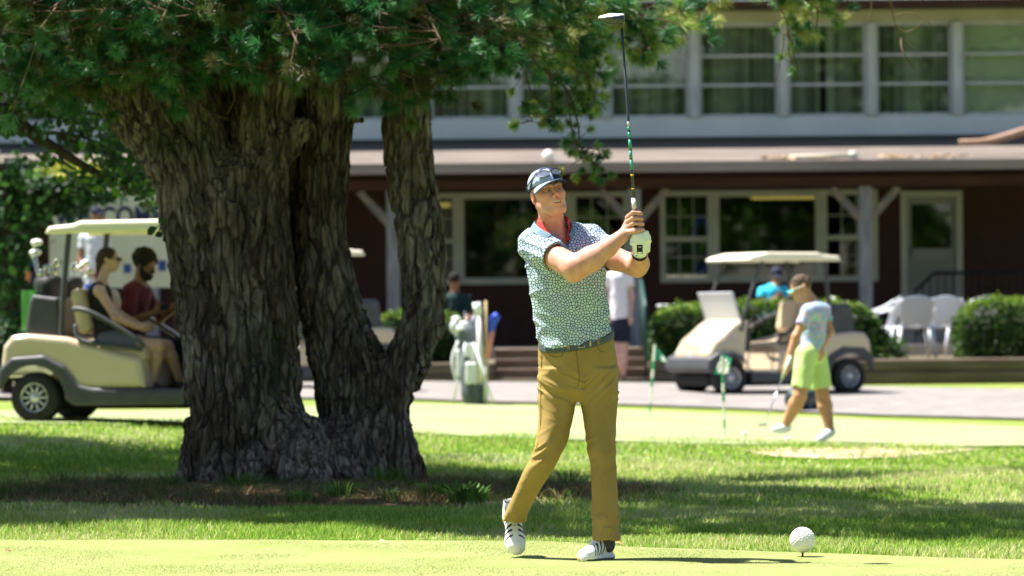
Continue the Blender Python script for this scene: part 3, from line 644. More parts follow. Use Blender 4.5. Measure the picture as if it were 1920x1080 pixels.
# green stair railing right of the steps
x0=xx(1192,57.6); t=thing('stair_railing','dark green metal handrail beside the steps, right of the golfer','railing',(x0,57.6,.2))
mb=MB()
for y,zb in ((57.5,.3),(59.4,.70)): mb.tube([(x0+.12,y,zb),(x0+.12,y,zb+.95)],.022,8)
mb.tube([(x0+.12,57.4,1.25),(x0+.12,59.5,1.65)],.025,8); mb.build('rail',m_dgreen,t,True)
mb=MB()
for k in range(7): y=57.7+k*.25; mb.tube([(x0+.12,y,.33+.06*k),(x0+.12,y,1.27+(y-57.5)*.19)],.010,6)
mb.build('balusters',m_dgreen,t,True)
# black porch railing by the door
t=thing('porch_railing','black metal railing on the landing by the grey door at right','railing',(xx(1760,66),66,.71))
ra=[P(1716,545,66),P(1752,512,66),P(1940,512,66),P(2060,512,66)]
zr=float(ra[1][2]); mb=MB(); mb.tube([(ra[0][0],66,zr-.27),(ra[1][0],66,zr)],.03,6).tube([(ra[1][0],66,zr),(ra[3][0],66,zr)],.03,6); mb.tube([(ra[0][0],66,zr-.95),(ra[1][0],66,1.08)],.02,6).tube([(ra[1][0],66,1.08),(ra[3][0],66,1.08)],.02,6); mb.build('rail',m_black,t)
mb=MB(); x=ra[0][0]
while x<ra[3][0]: zt=zr-.27*max(0,(ra[1][0]-x)/(ra[1][0]-ra[0][0])); mb.tube([(x,66,.72 if x<ra[1][0] else .996),(x,66,zt)],.011,5); x+=.115
mb.build('balusters',m_black,t)
# ---------------------------------------------------------------- leaves
m_leaf=M('leaf',(1,1,1),rough=.5,spec=.3,trans=.35,attr=True)
def leafmesh(name,pts,size,cols,par=None,seed=0,m=None,nrm=None,flat=.5,shape=0):
    rg=np.random.default_rng(seed); n=len(pts); d=rg.normal(size=(n,3)); d/=np.linalg.norm(d,axis=1)[:,None]
    u=rg.normal(size=(n,3)); u-=d*(u*d).sum(1)[:,None]; u/=np.linalg.norm(u,axis=1)[:,None]; v=np.cross(d,u); s=size*rg.uniform(.6,1.3,n)[:,None]
    V=np.empty((n,6,3)); V[:,0]=pts-u*s*.5; V[:,1]=pts-u*s*.15+v*s*.3; V[:,2]=pts+u*s*.25+v*s*.26; V[:,3]=pts+u*s*.55; V[:,4]=pts+u*s*.25-v*s*.26; V[:,5]=pts-u*s*.15-v*s*.3
    V[:,1]+=d*s*.1; V[:,5]+=d*s*.1; V[:,2]+=d*s*.08; V[:,4]+=d*s*.08
    i=np.arange(n)*6; F=np.concatenate([np.stack([i,i+1,i+2,i+3],1),np.stack([i,i+3,i+4,i+5],1)])
    C=np.array(cols); w_=rg.uniform(0,1,n)+.5*vn(pts,1.7,seed+3); c=C[np.clip((w_*len(C)).astype(int),0,len(C)-1)]*rg.uniform(.7,1.3,n)[:,None]
    return mobj(name,V.reshape(-1,3),F,m or m_leaf,par,False,col=np.repeat(c,6,axis=0))
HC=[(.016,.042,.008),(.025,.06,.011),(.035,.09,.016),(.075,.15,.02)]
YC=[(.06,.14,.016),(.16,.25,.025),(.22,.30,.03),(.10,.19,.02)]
m_inner=M('hedge_wood',(.018,.03,.01),(.03,.045,.015),scale=9,rough=.95)
def hedge(name,x0,x1,y0,y1,z0,z1,label,group,n=9000,seed=0,size=.05,top=True):
    rg=np.random.default_rng(seed); t=thing(name,label,'hedge',((x0+x1)/2,(y0+y1)/2,z0),group); A=np.array([(x1-x0)*(y1-y0),(x1-x0)*(z1-z0),(x1-x0)*(z1-z0)*.3,(y1-y0)*(z1-z0),(y1-y0)*(z1-z0)])
    f=rg.choice(5,n,p=A/A.sum()); u=rg.uniform(0,1,(n,3)); p=np.array([x0,y0,z0])+u*np.array([x1-x0,y1-y0,z1-z0])
    p[f==0,2]=z1; p[f==1,1]=y0; p[f==2,1]=y1; p[f==3,0]=x0; p[f==4,0]=x1
    c=np.array([(x0+x1)/2,(y0+y1)/2,(z0+z1)/2]); dd=(p-c); bump=.10*fbm(p,2.2,3,seed); p+=np.stack([0*bump,np.where(f==1,-bump,bump),bump*(p[:,2]>z0+.2)],1); p+=rg.normal(size=p.shape)*.03
    e=np.minimum(p[:,0]-x0,x1-p[:,0]); p[:,2]-=np.where(p[:,2]>z1-.15,.18*np.exp(-e/.12),0)
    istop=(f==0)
    leafmesh('foliage',p[~istop],size,HC,t,seed); leafmesh('sunlit_tint_leaves',p[istop],size,YC if top else HC,t,seed+1)  # top leaves painted in sunlit yellow tones, side leaves in darker ones
    MB().box((x0+.1,y0+.1,z0),(x1-.1,y1-.1,z1-.12),bev=.1).build('branches',m_inner,t); return t
H='clipped hedges along the patio edge'
hz=zz(580,58.5,1400)
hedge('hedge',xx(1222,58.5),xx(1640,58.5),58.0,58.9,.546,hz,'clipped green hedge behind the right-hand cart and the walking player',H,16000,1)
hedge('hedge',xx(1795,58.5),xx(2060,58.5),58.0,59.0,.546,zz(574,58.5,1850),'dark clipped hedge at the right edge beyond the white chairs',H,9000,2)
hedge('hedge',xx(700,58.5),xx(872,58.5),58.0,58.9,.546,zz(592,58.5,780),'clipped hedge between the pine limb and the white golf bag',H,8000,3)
# low plants between hedge and wall at the chairs
for i,(px,pw,hh) in enumerate([(1650,.16,.34),(1675,.14,.28),(1610,.14,.25)]):
    y=58.0; x=xx(px,y); rg=np.random.default_rng(50+i); n=260; p=np.array([x,y,.56])+np.stack([rg.normal(size=n)*pw*.6,rg.normal(size=n)*.1,rg.uniform(0,1,n)**1.3*hh],1)
    lp=thing('low_plant',['low dark green plant right of the hedge end, before the white chairs','small plant beneath the nearest white chair','small plant at the foot of the right-hand hedge end'][i],'plant',(x,y,.55))
    leafmesh('leaves',p,.06,HC,lp,60+i); MB().tube([(x,y,.5),(x+.01,y,.55+hh*.8)],.012,5).build('stem',m_inner,lp)
# ================================================================ THE PINE
TD=28.0
m_bark=bpy.data.materials.new('pine_bark'); m_bark.use_nodes=True
def _bark():
    t=m_bark.node_tree;N=t.nodes;L=t.links;b=N['Principled BSDF'];tc=N.new('ShaderNodeTexCoord')
    a=N.new('ShaderNodeVertexColor');a.layer_name='Col'
    mp=N.new('ShaderNodeMapping');mp.inputs['Scale'].default_value=(1,1,.22);L.new(tc.outputs['Object'],mp.inputs[0])
    wn=N.new('ShaderNodeTexNoise');wn.inputs['Scale'].default_value=9;L.new(mp.outputs[0],wn.inputs['Vector']);va=N.new('ShaderNodeVectorMath');va.operation='MULTIPLY_ADD';va.inputs[1].default_value=(.09,.09,.09);L.new(wn.outputs['Color'],va.inputs[0]);L.new(mp.outputs[0],va.inputs[2])
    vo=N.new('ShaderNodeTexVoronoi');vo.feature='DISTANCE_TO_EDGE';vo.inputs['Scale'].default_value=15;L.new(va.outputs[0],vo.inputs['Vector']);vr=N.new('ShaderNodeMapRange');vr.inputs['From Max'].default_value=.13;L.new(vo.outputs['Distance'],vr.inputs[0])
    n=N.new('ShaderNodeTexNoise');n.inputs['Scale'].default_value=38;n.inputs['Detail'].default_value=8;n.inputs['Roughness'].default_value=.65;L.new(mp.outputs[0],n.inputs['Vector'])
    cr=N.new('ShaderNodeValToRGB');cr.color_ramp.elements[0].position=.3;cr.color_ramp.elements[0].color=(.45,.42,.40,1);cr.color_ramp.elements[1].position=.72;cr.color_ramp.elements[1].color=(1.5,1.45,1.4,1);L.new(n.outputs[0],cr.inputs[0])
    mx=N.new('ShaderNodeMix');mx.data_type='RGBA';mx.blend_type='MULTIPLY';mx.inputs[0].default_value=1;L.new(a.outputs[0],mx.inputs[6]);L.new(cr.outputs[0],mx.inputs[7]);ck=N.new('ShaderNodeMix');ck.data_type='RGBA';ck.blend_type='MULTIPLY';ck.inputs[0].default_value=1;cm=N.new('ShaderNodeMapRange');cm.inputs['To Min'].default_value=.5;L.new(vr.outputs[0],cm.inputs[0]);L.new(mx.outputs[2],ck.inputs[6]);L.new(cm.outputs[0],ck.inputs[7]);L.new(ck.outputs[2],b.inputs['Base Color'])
    b.inputs['Roughness'].default_value=.9;b.inputs['Specular IOR Level'].default_value=.2
    hm=N.new('ShaderNodeMath');hm.operation='MULTIPLY_ADD';hm.inputs[1].default_value=1.6;L.new(vr.outputs[0],hm.inputs[0]);L.new(n.outputs[0],hm.inputs[2])
    bp=N.new('ShaderNodeBump');bp.inputs['Distance'].default_value=.014;L.new(hm.outputs[0],bp.inputs['Height']);L.new(bp.outputs[0],b.inputs['Normal'])
_bark()
tbase=P(560,905,TD); pine=thing('pine_tree','big old pine with two furrowed trunks and a curved limb, left of the golfer','tree',(tbase[0],TD,.05))
def T(px,py,d=TD): return P(px,py,d)
s=SDF((T(150,0)[0],26.9,-.12),(T(880,0)[0],29.2,4.3),.0115)
def stem(rows,dy,k=.06,depth=.9):
    """rows (py, xleft, xright) -> chain of round cones"""
    for (y0,l0,r0),(y1,l1,r1) in zip(rows[:-1],rows[1:]):
        a=T((l0+r0)/2,y0,TD+dy); b=T((l1+r1)/2,y1,TD+dy); s.cap(a,b,(r0-l0)/2/289.,(r1-l1)/2/289.,k=k,sq=(1,depth,1))
def flare(px,py,w_,dy,r=.07,px2=None,py2=None): s.cap(T(px,py,TD+dy),T(px2 or px,py2 or py-90,TD+dy*.4),r,.10,k=.12)
stem([(925,345,608),(880,362,588),(800,362,579),(700,350,566),(600,338,556),(500,322,550),(400,306,545)],0,depth=.85)
stem([(420,306,440),(330,296,436),(270,262,420),(200,205,390),(120,140,340),(40,60,270),(-90,-40,180)],-.05,k=.08)
stem([(430,430,545),(330,440,545),(250,440,548),(150,445,560),(50,450,560),(-150,470,560)],.0,k=.04)
stem([(330,440,520),(270,505,565),(240,545,590)],-.16,k=.06)      # broken stub on the front
stem([(925,596,772),(880,600,752),(800,594,752),(720,580,745),(660,568,715),(600,560,690),(530,553,668),(450,548,655),(380,546,655),(300,550,660),(200,565,668),(80,560,665),(-150,540,640)],.22,k=.012,depth=1.0)
stem([(780,650,768),(720,690,790),(670,722,815),(610,745,834),(540,752,842),(480,744,842),(420,738,836),(360,729,822),(300,724,810),(240,722,806),(180,722,806),(110,735,815),(30,760,835),(-100,800,870)],.1,k=.035)
s.cap(T(640,226,28.15),T(683,226,28.1),.014,.010,k=.02)
stem([(360,300,560),(300,280,560),(240,300,560),(170,300,560),(60,300,560)],.30,k=.03,depth=.35)
stem([(470,500,600),(400,500,610),(300,480,610),(200,500,610)],.34,k=.02,depth=.35)
# roots
for (px,w_,dy,p2) in ((350,0,-.1,380),(400,0,-.36,420),(470,0,-.45,480),(550,0,-.42,540),(620,0,-.35,580),(660,0,-.2,620),(700,0,-.15,680),(755,0,0,730),(780,0,.1,748),(600,0,-.5,560)):
    s.cap(T(560+(px-560)*1.06,946,TD+dy*1.45),T(p2,810,TD+dy*.35),.085,.11,k=.09)
s.cap(T(560,925,27.5),T(690,935,27.35),.07,.035,k=.06); s.cap(T(340,925,27.8),T(290,935,27.8),.045,.02,k=.05)
_,Q0=None,None
V,Q=s.mesh(); N_=vnormals(V,Q)
wv=V+.045*np.stack([vn(V,4,1),vn(V,4,2),vn(V,3,3)],1)+.012*np.stack([vn(V,22,4),vn(V,22,5),vn(V,14,6)],1)
# plates lean with the limb they sit on
lx=V[:,0]-T(330,0)[0]; wv[:,0]+=np.clip(-lx,0,2)*.0+np.where((V[:,2]>2.0)&(V[:,0]<T(400,0)[0]),.45*(V[:,2]-2.0),0)
F1,F2,ID=voro(wv*[19,19,2.7],3); e=F2-F1; pl=np.clip(e/.20,0,1)
r1=np.abs(vn(wv*[9.,9.,1.3],1,60)+.35*vn(wv*[21,21,4.],1,61)); fis=np.clip(r1/.17,0,1)
r2=np.abs(vn(wv*[24.,24.,5.],1,64)); fin=np.clip(r2/.22,0,1)
pl=np.minimum(pl*.55+.45,1)*fis; e2=fin
big=fbm(V,1.6,2,40)
disp=.032*pl*(.65+.7*ID)+.006*e2*pl-.046+.022*big
V2=V+N_*disp[:,None]
base=np.array([.13,.105,.078]); gry=np.array([.29,.255,.215]); red=np.array([.15,.09,.06])
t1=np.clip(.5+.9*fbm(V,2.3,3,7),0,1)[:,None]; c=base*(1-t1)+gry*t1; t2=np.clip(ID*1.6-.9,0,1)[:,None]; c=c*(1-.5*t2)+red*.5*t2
c*=(.4+.6*pl*(.6+.4*e2))[:,None]  # fissures darker: bark's own tone plus shade put into the colour
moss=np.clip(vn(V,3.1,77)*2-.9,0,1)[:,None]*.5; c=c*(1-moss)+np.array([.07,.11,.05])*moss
# bare, weathered streak where bark has gone, pale stub face
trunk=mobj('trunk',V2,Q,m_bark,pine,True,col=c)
# ---------------- needles
m_needle=M('pine_needle',(1,1,1),rough=.45,spec=.35,trans=.25,attr=True)
m_twig=M('twig_bark',(.10,.065,.04),(.16,.11,.07),scale=20,rough=.9)
def needles(name,C,D,Ln,n,wd,cols,par,seed,spread=(.15,1.25)):
    """bottle-brush tufts at C pointing along D"""
    rg=np.random.default_rng(seed); k=len(C); C=np.asarray(C); D=np.asarray(D); D=D/np.linalg.norm(D,axis=1)[:,None]
    a=np.cross(D,rg.normal(size=(k,3))); a/=np.linalg.norm(a,axis=1)[:,None]; b=np.cross(D,a)
    Cc=np.repeat(C,n,0);Dd=np.repeat(D,n,0);A=np.repeat(a,n,0);B=np.repeat(b,n,0); N=k*n
    th=rg.uniform(0,6.283,N); ph=rg.uniform(*spread,N)**1.0; u=rg.uniform(-.45,.1,N)*np.repeat(np.broadcast_to(Ln,(k,)),n)
    d=Dd*np.cos(ph)[:,None]+(A*np.cos(th)[:,None]+B*np.sin(th)[:,None])*np.sin(ph)[:,None]
    L_=np.repeat(np.broadcast_to(Ln,(k,)),n)*rg.uniform(.75,1.1,N); p0=Cc+Dd*u[:,None]; p1=p0+d*L_[:,None]*.6; p2=p0+d*L_[:,None]; p2[:,2]-=L_*.06
    sd=np.cross(d,rg.normal(size=(N,3))); sd/=np.linalg.norm(sd,axis=1)[:,None]; sd*=wd/2
    V=np.empty((N,4,3)); V[:,0]=p0-sd; V[:,1]=p0+sd; V[:,2]=p1+sd*.9; V[:,3]=p2
    V=np.stack([p0-sd*.6,p0+sd*.6,p1+sd,p1-sd,p2],1); i=np.arange(N)*5
    F=np.concatenate([np.stack([i,i+1,i+2],1),np.stack([i,i+2,i+3],1),np.stack([i+3,i+2,i+4],1)])
    cl=np.array(cols); ct=cl[np.clip((rg.uniform(0,1,k)*len(cl)).astype(int),0,len(cl)-1)]; c=np.repeat(ct,n,0)*rg.uniform(.75,1.3,N)[:,None]
    return mobj(name,V.reshape(-1,3),F,m_needle,par,False,col=np.repeat(c,5,axis=0))
NC=[(.025,.11,.035),(.04,.17,.055),(.07,.23,.075),(.13,.33,.13),(.05,.14,.03),(.09,.15,.03),(.11,.11,.035)]  # bright tones imitate sunlit tufts, dark tones shaded ones
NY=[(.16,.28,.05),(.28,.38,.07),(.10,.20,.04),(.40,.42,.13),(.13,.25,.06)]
rg=np.random.default_rng(5); tw=MB(); Cs=[];Ds=[];Ls=[]
def bough(p0,p1,n,rad,L=.10,droop=.1,twn=None):
    """a branch from p0 to p1 with side shoots carrying tufts"""
    p0=np.array(p0,float);p1=np.array(p1,float); mid=(p0+p1)/2+[0,0,droop]; sp=bez([p0,mid,p1],8); tw.tube(sp,np.linspace(.02,.006,len(sp)),5)
    ax=(p1-p0)/np.linalg.norm(p1-p0)
    for i in range(n):
        t=.15+.85*rg.uniform()**.8; c=sp[min(int(t*(len(sp)-1)),len(sp)-1)]; o=rg.normal(size=3)*rad*np.array([1,.8,.6]); o[2]-=rad*.15
        e=c+o; d=o/np.linalg.norm(o)+ax*.5+np.array([0,0,.25])
        if i%2==0: tw.tube([c,c+o*.5+[0,0,-.01],e],[.006,.004,.003],4,cap=False)
        Cs.append(e);Ds.append(d);Ls.append(L*rg.uniform(.8,1.15))
def B_(x0,y0,d0,x1,y1,d1,n,rad,**k):
    y1=y1+25*(y1<200)*(x1<1000); n=int(n*1.7); bough(P(x0,y0,d0),P(x1,y1,d1),n,rad,**k)
# near layer, hanging over the top of the trunks
for (x0,y0,d0,x1,y1,d1,n,r) in [(420,-120,27.6,560,60,26.2,46,.20),(500,-80,27.6,590,110,26.4,34,.14),(420,-100,27.3,470,110,26.3,30,.15),(420,-140,27.4,300,20,26.0,44,.22),(330,-100,27.4,170,30,26.2,50,.24),
     (330,-80,27.5,330,110,26.6,44,.2),(250,-100,27.4,60,50,26.4,56,.25),(150,-80,27.6,-30,70,26.8,50,.26),(220,-60,27.8,200,120,27.0,46,.2),(640,-140,27.6,720,40,26.8,46,.22),(690,-60,27.8,690,150,27.0,30,.14),(700,-120,27.8,830,60,26.8,50,.22),(720,-60,27.9,780,150,27.1,34,.15),
     (780,-120,27.8,900,60,27.2,46,.22),(800,-60,28,920,130,27.3,40,.17),(760,-40,28,850,150,27.5,30,.14),(600,-120,28.3,640,60,27.5,30,.16),(480,-100,28,400,40,27.2,30,.2),(60,-60,28.2,100,130,27.4,40,.2),(-60,-60,28.2,-20,120,27.6,36,.22),(380,40,28,300,150,27.2,26,.14),
     (120,20,28.3,150,150,27.6,26,.16),(560,20,27,520,120,26.6,18,.10),(860,-80,28.4,960,40,28,34,.2)]: B_(x0,y0,d0,x1,y1,d1,n,r)
nearC,nearD,nearL=list(Cs),list(Ds),list(Ls)
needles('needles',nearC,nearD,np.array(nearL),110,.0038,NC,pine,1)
# far layer: boughs to the right, sparser, sunlight put into yellower needle colours
Cs.clear();Ds.clear();Ls.clear()
for (x0,y0,d0,x1,y1,d1,n,r) in [(830,-40,29,1180,40,30.6,56,.2),(900,-60,29,1260,60,31,46,.17),(1000,-60,29.5,1290,30,31.4,40,.14),(860,20,29,1010,110,29.6,30,.2),(1020,20,29.6,1120,190,30,22,.11),(960,-20,29.3,1080,60,30,40,.2),(1090,0,30,1230,95,30.6,30,.14),
     (1380,-60,31,1540,25,31.6,34,.12),(1440,-60,31,1590,0,31.6,26,.10),(1480,20,31.5,1476,70,31.6,6,.07),(1280,-60,31,1350,-10,31,16,.14)]: B_(x0,y0,d0,x1,y1,d1,n,r,L=.085)
# hanging twiggy bough between the golfer's cap and the windows
def twig(pts,r0=.010,n=0,rad=.06):
    q=bez([P(*p) for p in pts],6); tw.tube(q,np.linspace(r0,r0*.35,len(q)),5)
    for i in range(n):
        c=q[int(len(q)*(.35+.65*rg.uniform()))-1]; o=rg.normal(size=3)*rad; o[2]-=.02; tw.tube([c,c+o],[.004,.002],4,cap=False); Cs.append(c+o);Ds.append(o/np.linalg.norm(o)+[0,0,-.2]);Ls.append(.06*rg.uniform(.7,1.1))
twig([(850,-20,29),(900,30,29.2),(950,60,29.4),(1000,110,29.5),(1060,165,29.6),(1085,240,29.7),(1080,300,29.7)],.016,22,.09)
twig([(1000,110,29.5),(1040,150,29.6),(1085,180,29.6),(1110,200,29.6)],.008,14,.07)
twig([(1030,130,29.5),(1035,180,29.5),(1040,235,29.6)],.007,16,.08); twig([(980,100,29.4),(1000,215,29.5),(985,225,29.5)],.006,6,.05)
twig([(1060,165,29.6),(1075,250,29.6),(1095,285,29.6),(1130,320,29.6)],.006,26,.07); twig([(1030,60,29.6),(1100,110,29.8),(1130,130,29.8)],.006,14,.08)
twig([(1120,-10,30),(1180,60,30.3),(1225,95,30.4)],.008,12,.07); twig([(860,20,29),(870,70,29),(890,75,29)],.01,4,.06); twig([(900,-10,29),(930,80,29.2),(925,110,29.2)],.007,6,.08)
twig([(1440,-20,31),(1475,40,31.3),(1480,100,31.4),(1497,150,31.4)],.007,5,.05)
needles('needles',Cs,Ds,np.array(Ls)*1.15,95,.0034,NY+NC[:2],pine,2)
# bare dead twigs at upper right
def bare(pts,r=.006): tw.tube(bez([P(*p) for p in pts],5),np.linspace(r,r*.4,(len(pts)-1)*5+1),5)
for pts in [[(1470,60,31.4),(1465,110,31.4),(1452,160,31.4)],[(1475,40,31.3),(1485,90,31.3),(1500,145,31.4)],[(1665,-30,31),(1675,30,31),(1690,70,31.2),(1720,95,31.2)],[(1675,30,31),(1710,25,31),(1745,45,31)],[(1680,45,31),(1700,60,31.2),(1735,40,31)],[(1690,70,31.2),(1692,95,31),(1715,130,31)],[(1632,-20,31),(1634,20,31),(1624,45,31)],
   [(860,-20,28.6),(878,30,28.8),(873,70,28.8)],[(880,-20,28.6),(905,20,28.8),(915,70,28.8)],[(940,10,29),(960,45,29),(930,60,29)],[(690,-10,27),(695,35,26.9),(720,60,26.9)],[(300,130,27.2),(345,190,27.2),(430,225,27.2)],[(420,130,27.2),(440,180,27.2),(425,215,27.2)]]: bare(pts)
tw.build('branches',m_twig,pine,True)
# upper crown, out of the frame: clumps on limbs, placed where the tree's own shade falls on the lawn
rg=np.random.default_rng(17); limbs=MB(); C2=[];D2=[]
def inpoly(x,y,pg):
    c=np.zeros(len(x),bool); j=len(pg)-1
    for i in range(len(pg)):
        xi,yi=pg[i];xj,yj=pg[j]; c^=((yi>y)!=(yj>y))&(x<(xj-xi)*(y-yi)/(yj-yi+1e-9)+xi); j=i
    return c
pg_=[(-7,36.5),(-3.9,35.6),(-2.9,33.6),(-1.6,32.8),(-.9,31.6),(.4,30.2),(1.1,28.6),(1.9,27.2),(2.6,25.4),(3.6,24.2),(5.2,23.0),(5.2,20.2),(3.0,20.95),(2.4,21.35),(.7,22.0),(-.3,22.4),(-1.2,23.1),(-2.1,23.6),(-2.6,23.1),(-3.4,23.2),(-7,23.6)]
n=27000; gx=np.where(rg.uniform(0,1,n)<.68,rg.uniform(-7,.2,n),rg.uniform(-.5,5.2,n)); gy=rg.uniform(20.6,36.6,n); ins=inpoly(gx+.12*vn(np.stack([gx,gy,gx*0],1),2.2,1),gy+.25*vn(np.stack([gx,gy,gx*0],1),1.6,2),pg_)
hole=(vn(np.stack([gx,gy,gx*0],1),1.3,8)>.72)&(gx<-2); ins&=~hole;
gx=gx[ins];gy=gy[ins]; hgt=rg.uniform(5.2,7.6,len(gx)); hgt=np.where(gx>.0,rg.uniform(5.0,6.2,len(gx)),hgt)
off=hgt[:,None]*SD[:2]/SD[2]; Cc=np.stack([gx+off[:,0],gy+off[:,1],hgt],1); 
kp=np.ones(len(Cc),bool)
for (a_,b_,d_,r_) in [(300,8,26.3,.30),(590,90,26.2,.30),(560,20,26.1,.26),(180,45,26.4,.26),(450,60,26.2,.22),(60,60,26.6,.26),(760,70,26.9,.24),(900,40,27.1,.28),(830,120,27.1,.2),(650,20,26.8,.22),(400,480,28.0-.5,.10),(340,560,27.6,.10)]:
    q_=P(a_,b_,d_); v_=Cc-q_; kp&=~(np.linalg.norm(v_-np.outer(v_@SD,SD),axis=1)<r_)
Cc=Cc[kp]; Dd=rg.normal(size=Cc.shape)*.7; Dd[:,2]+=.5; Dd[:,:2]+=(Cc[:,:2]-[-1.4,28])*.2
needles('needles',Cc,Dd,np.full(len(Cc),.2),30,.022,NC,pine,3,spread=(.1,1.5))
for i in range(60):
    e=Cc[rg.integers(len(Cc))]; b0=np.array([-1.5 if i%2 else -1.0,28.2,rg.uniform(4.4,8.0)]); m_=(b0+e)/2+[0,0,.3]; limbs.tube(bez([b0,m_,e],5),np.linspace(.06,.012,11),6)
limbs.tube([T(515,-150),T(520,-600),T(530,-1200)],[.16,.14,.05],10).tube([T(590,-150,28.2),T(600,-500,28.2),T(620,-900,28.2)],[.17,.12,.04],10).tube([T(835,-100,28.1),T(880,-300,28.2),T(900,-600,28.4)],[.12,.08,.03],9).tube([T(70,-90,27.95),T(-100,-350,28),T(-200,-600,28)],[.30,.2,.05],10)
limbs.build('upper_limbs',m_twig,pine,True)
# ================================================================ broadleaf tree behind, reaching in from the left
BL=[(.02,.06,.010),(.03,.09,.014),(.05,.13,.02),(.16,.32,.035),(.12,.17,.08)]
bt=thing('broadleaf_tree','broadleaf tree whose dark drooping branch with bright leaves enters the photo at left','tree',(P(-420,700,33)[0],33,.15))
mb=MB(); x0=P(-420,700,33)[0]
mb.tube(bez([(x0,33,-.1),(x0+.05,33,1.5),(x0+.2,33,3.0),(x0+.3,33,5.5)],6),np.linspace(.24,.12,19),12)
br=[(-380,60,33),(-150,150,33),(0,205,33),(60,250,33),(110,282,33),(170,318,33),(240,350,33)]
mb.tube(bez([P(*p) for p in br],6),np.linspace(.07,.022,37),8)
subs=[[(60,250,33),(110,250,33),(170,262,33),(230,300,33)],[(0,205,33),(50,170,33.2),(110,160,33.2)],[(110,282,33),(120,305,33),(160,328,33)],[(170,318,33),(215,335,33),(236,368,33)],[(-80,170,33),(20,120,33.2),(80,110,33.3)],[(60,215,33),(140,205,33),(210,225,33.1)],[(110,255,33),(200,290,33),(290,350,33)],[(0,205,33),(20,230,32.8),(70,270,32.8)]]
for q in subs: mb.tube(bez([P(*p) for p in q],5),np.linspace(.022,.007,(len(q)-1)*5+1),6)
mb.build('trunk',M('dark_bark',(.05,.035,.025),(.11,.085,.06),scale=14,rough=.9,st=(1,1,.4)),bt,True)
rg=np.random.default_rng(31); pts=[]
def lc(px,py,d,sx,sy,n,sd=.35):
    for i in range(n): pts.append(P(px+rg.normal()*sx,py+rg.normal()*sy,d+rg.normal()*sd))
for a in [(70,190,33,45,22,230),(150,225,33,40,26,230),(210,290,33,35,24,240),(40,140,33.2,50,20,220),(130,160,33.3,45,18,190),(250,320,33,26,20,170),(230,245,33.2,30,25,150),(280,350,33,18,16,90),(10,240,32.9,18,14,50),(180,340,33,35,12,80),(90,300,33,30,8,25),(285,385,33,10,9,24),(-40,130,33.4,50,30,140),(200,190,33.4,40,22,110)]: lc(*a)
leafmesh('leaves',np.array(pts),.075,BL,bt,3)
pts=[]
for i in range(3200):
    v=rg.normal(size=3); v/=np.linalg.norm(v); r=rg.uniform(.55,1)**.5; pts.append(np.array([x0-.3,33.4,6.6])+v*r*np.array([2.2,2.2,1.6])*(1+.25*math.sin(3*v[0]*3)))
leafmesh('crown',np.array(pts),.14,BL,bt,4)
# a twig of the same kind hanging before the cart roof
tg=thing('ivy_sprig','small sprig of dark leaves hanging against the white cart roof beside the trunk','sprig',P(302,405,27.6))
MB().tube(bez([P(312,395,27.62),P(303,420,27.6),P(296,440,27.6)],5),[.004]*11,5).build('stem',m_twig,tg,True)
leafmesh('leaves',np.array([P(285,432,27.6),P(300,412,27.6),P(298,440,27.6),P(292,428,27.6),P(307,415,27.6)]),.08,[(.02,.07,.015),(.04,.10,.02)],tg,5)
# ================================================================ vine covered arbour at left
m_vine=[(.006,.028,.006),(.012,.045,.009),(.02,.065,.012),(.04,.11,.016)]
AD=50.
ab=thing('vine_arbor','dark green vine covered arbour at the left edge, below the porch roof','arbor',(P(60,700,AD)[0],AD,.35))
rg=np.random.default_rng(8); mb=MB(); xA,xB=P(-160,300,AD)[0],P(205,300,AD)[0]; zt=P(100,345,AD)[2]
for x in (xA,P(20,0,AD)[0]):
    for y in (AD-.6,AD+.6): mb.box((x-.06,y-.06,.2),(x+.06,y+.06,zt),bev=.01)
for y in (AD-.7,AD+.7): mb.box((xA-.2,y-.04,zt),(xB,y+.04,zt+.12))
for k in range(7): x=xA+(xB-xA)*k/6.2; mb.box((x-.03,AD-.95,zt+.122),(x+.03,AD+.95,zt+.2))
mb.build('frame',m_beam,ab)
pts=[]
def vl(px,py,sx,sy,n,sd=.6):
    for i in range(n): pts.append(P(px+rg.normal()*sx,py+rg.normal()*sy,AD+rg.normal()*sd))
for a in [(-40,340,60,16,900),(40,335,50,16,900),(110,340,45,15,800),(165,350,35,16,480),(20,400,28,40,1000),(-30,430,40,60,1100),(10,500,22,50,900),(-30,580,40,50,900),(5,620,18,40,420),(95,380,18,16,120),(140,385,14,16,90),(200,365,14,10,60)]: vl(*a)
leafmesh('vine_leaves',np.array(pts),.11,m_vine,ab,9)
pts=[]
for i in range(420): pts.append(P(140+rg.normal()*26,322+rg.normal()*7,AD-1+rg.normal()*.25))
leafmesh('yellow_leaves',np.array(pts),.10,[(.30,.34,.03),(.42,.40,.05),(.2,.3,.03)],ab,10)
sh=thing('shrub','dark rounded shrub low at the left edge beneath the arbour','shrub',(P(0,700,47)[0],47,.33)); pts=[]
for i in range(3600):
    v=rg.normal(size=3); v/=np.linalg.norm(v); pts.append(P(-20,660,47)+v*np.array([.42,.5,.40])*rg.uniform(.5,1)**.4)
leafmesh('foliage',np.array(pts),.07,m_vine[:3],sh,12); MB().tube([(P(-20,0,47)[0],47,.25),(P(-20,0,47)[0],47,.9)],.03,6).build('stem',m_twig,sh,True)
rg=np.random.default_rng(55); n=15000; x_=np.where(rg.uniform(0,1,n)<.6,rg.uniform(-75,-13,n),rg.uniform(13,60,n)); y_=rg.uniform(82,104,n); hh_=11+3*vn(np.stack([x_,y_*.3,x_*0],1),.16,4); z_=rg.uniform(0,1,n)**.8*hh_
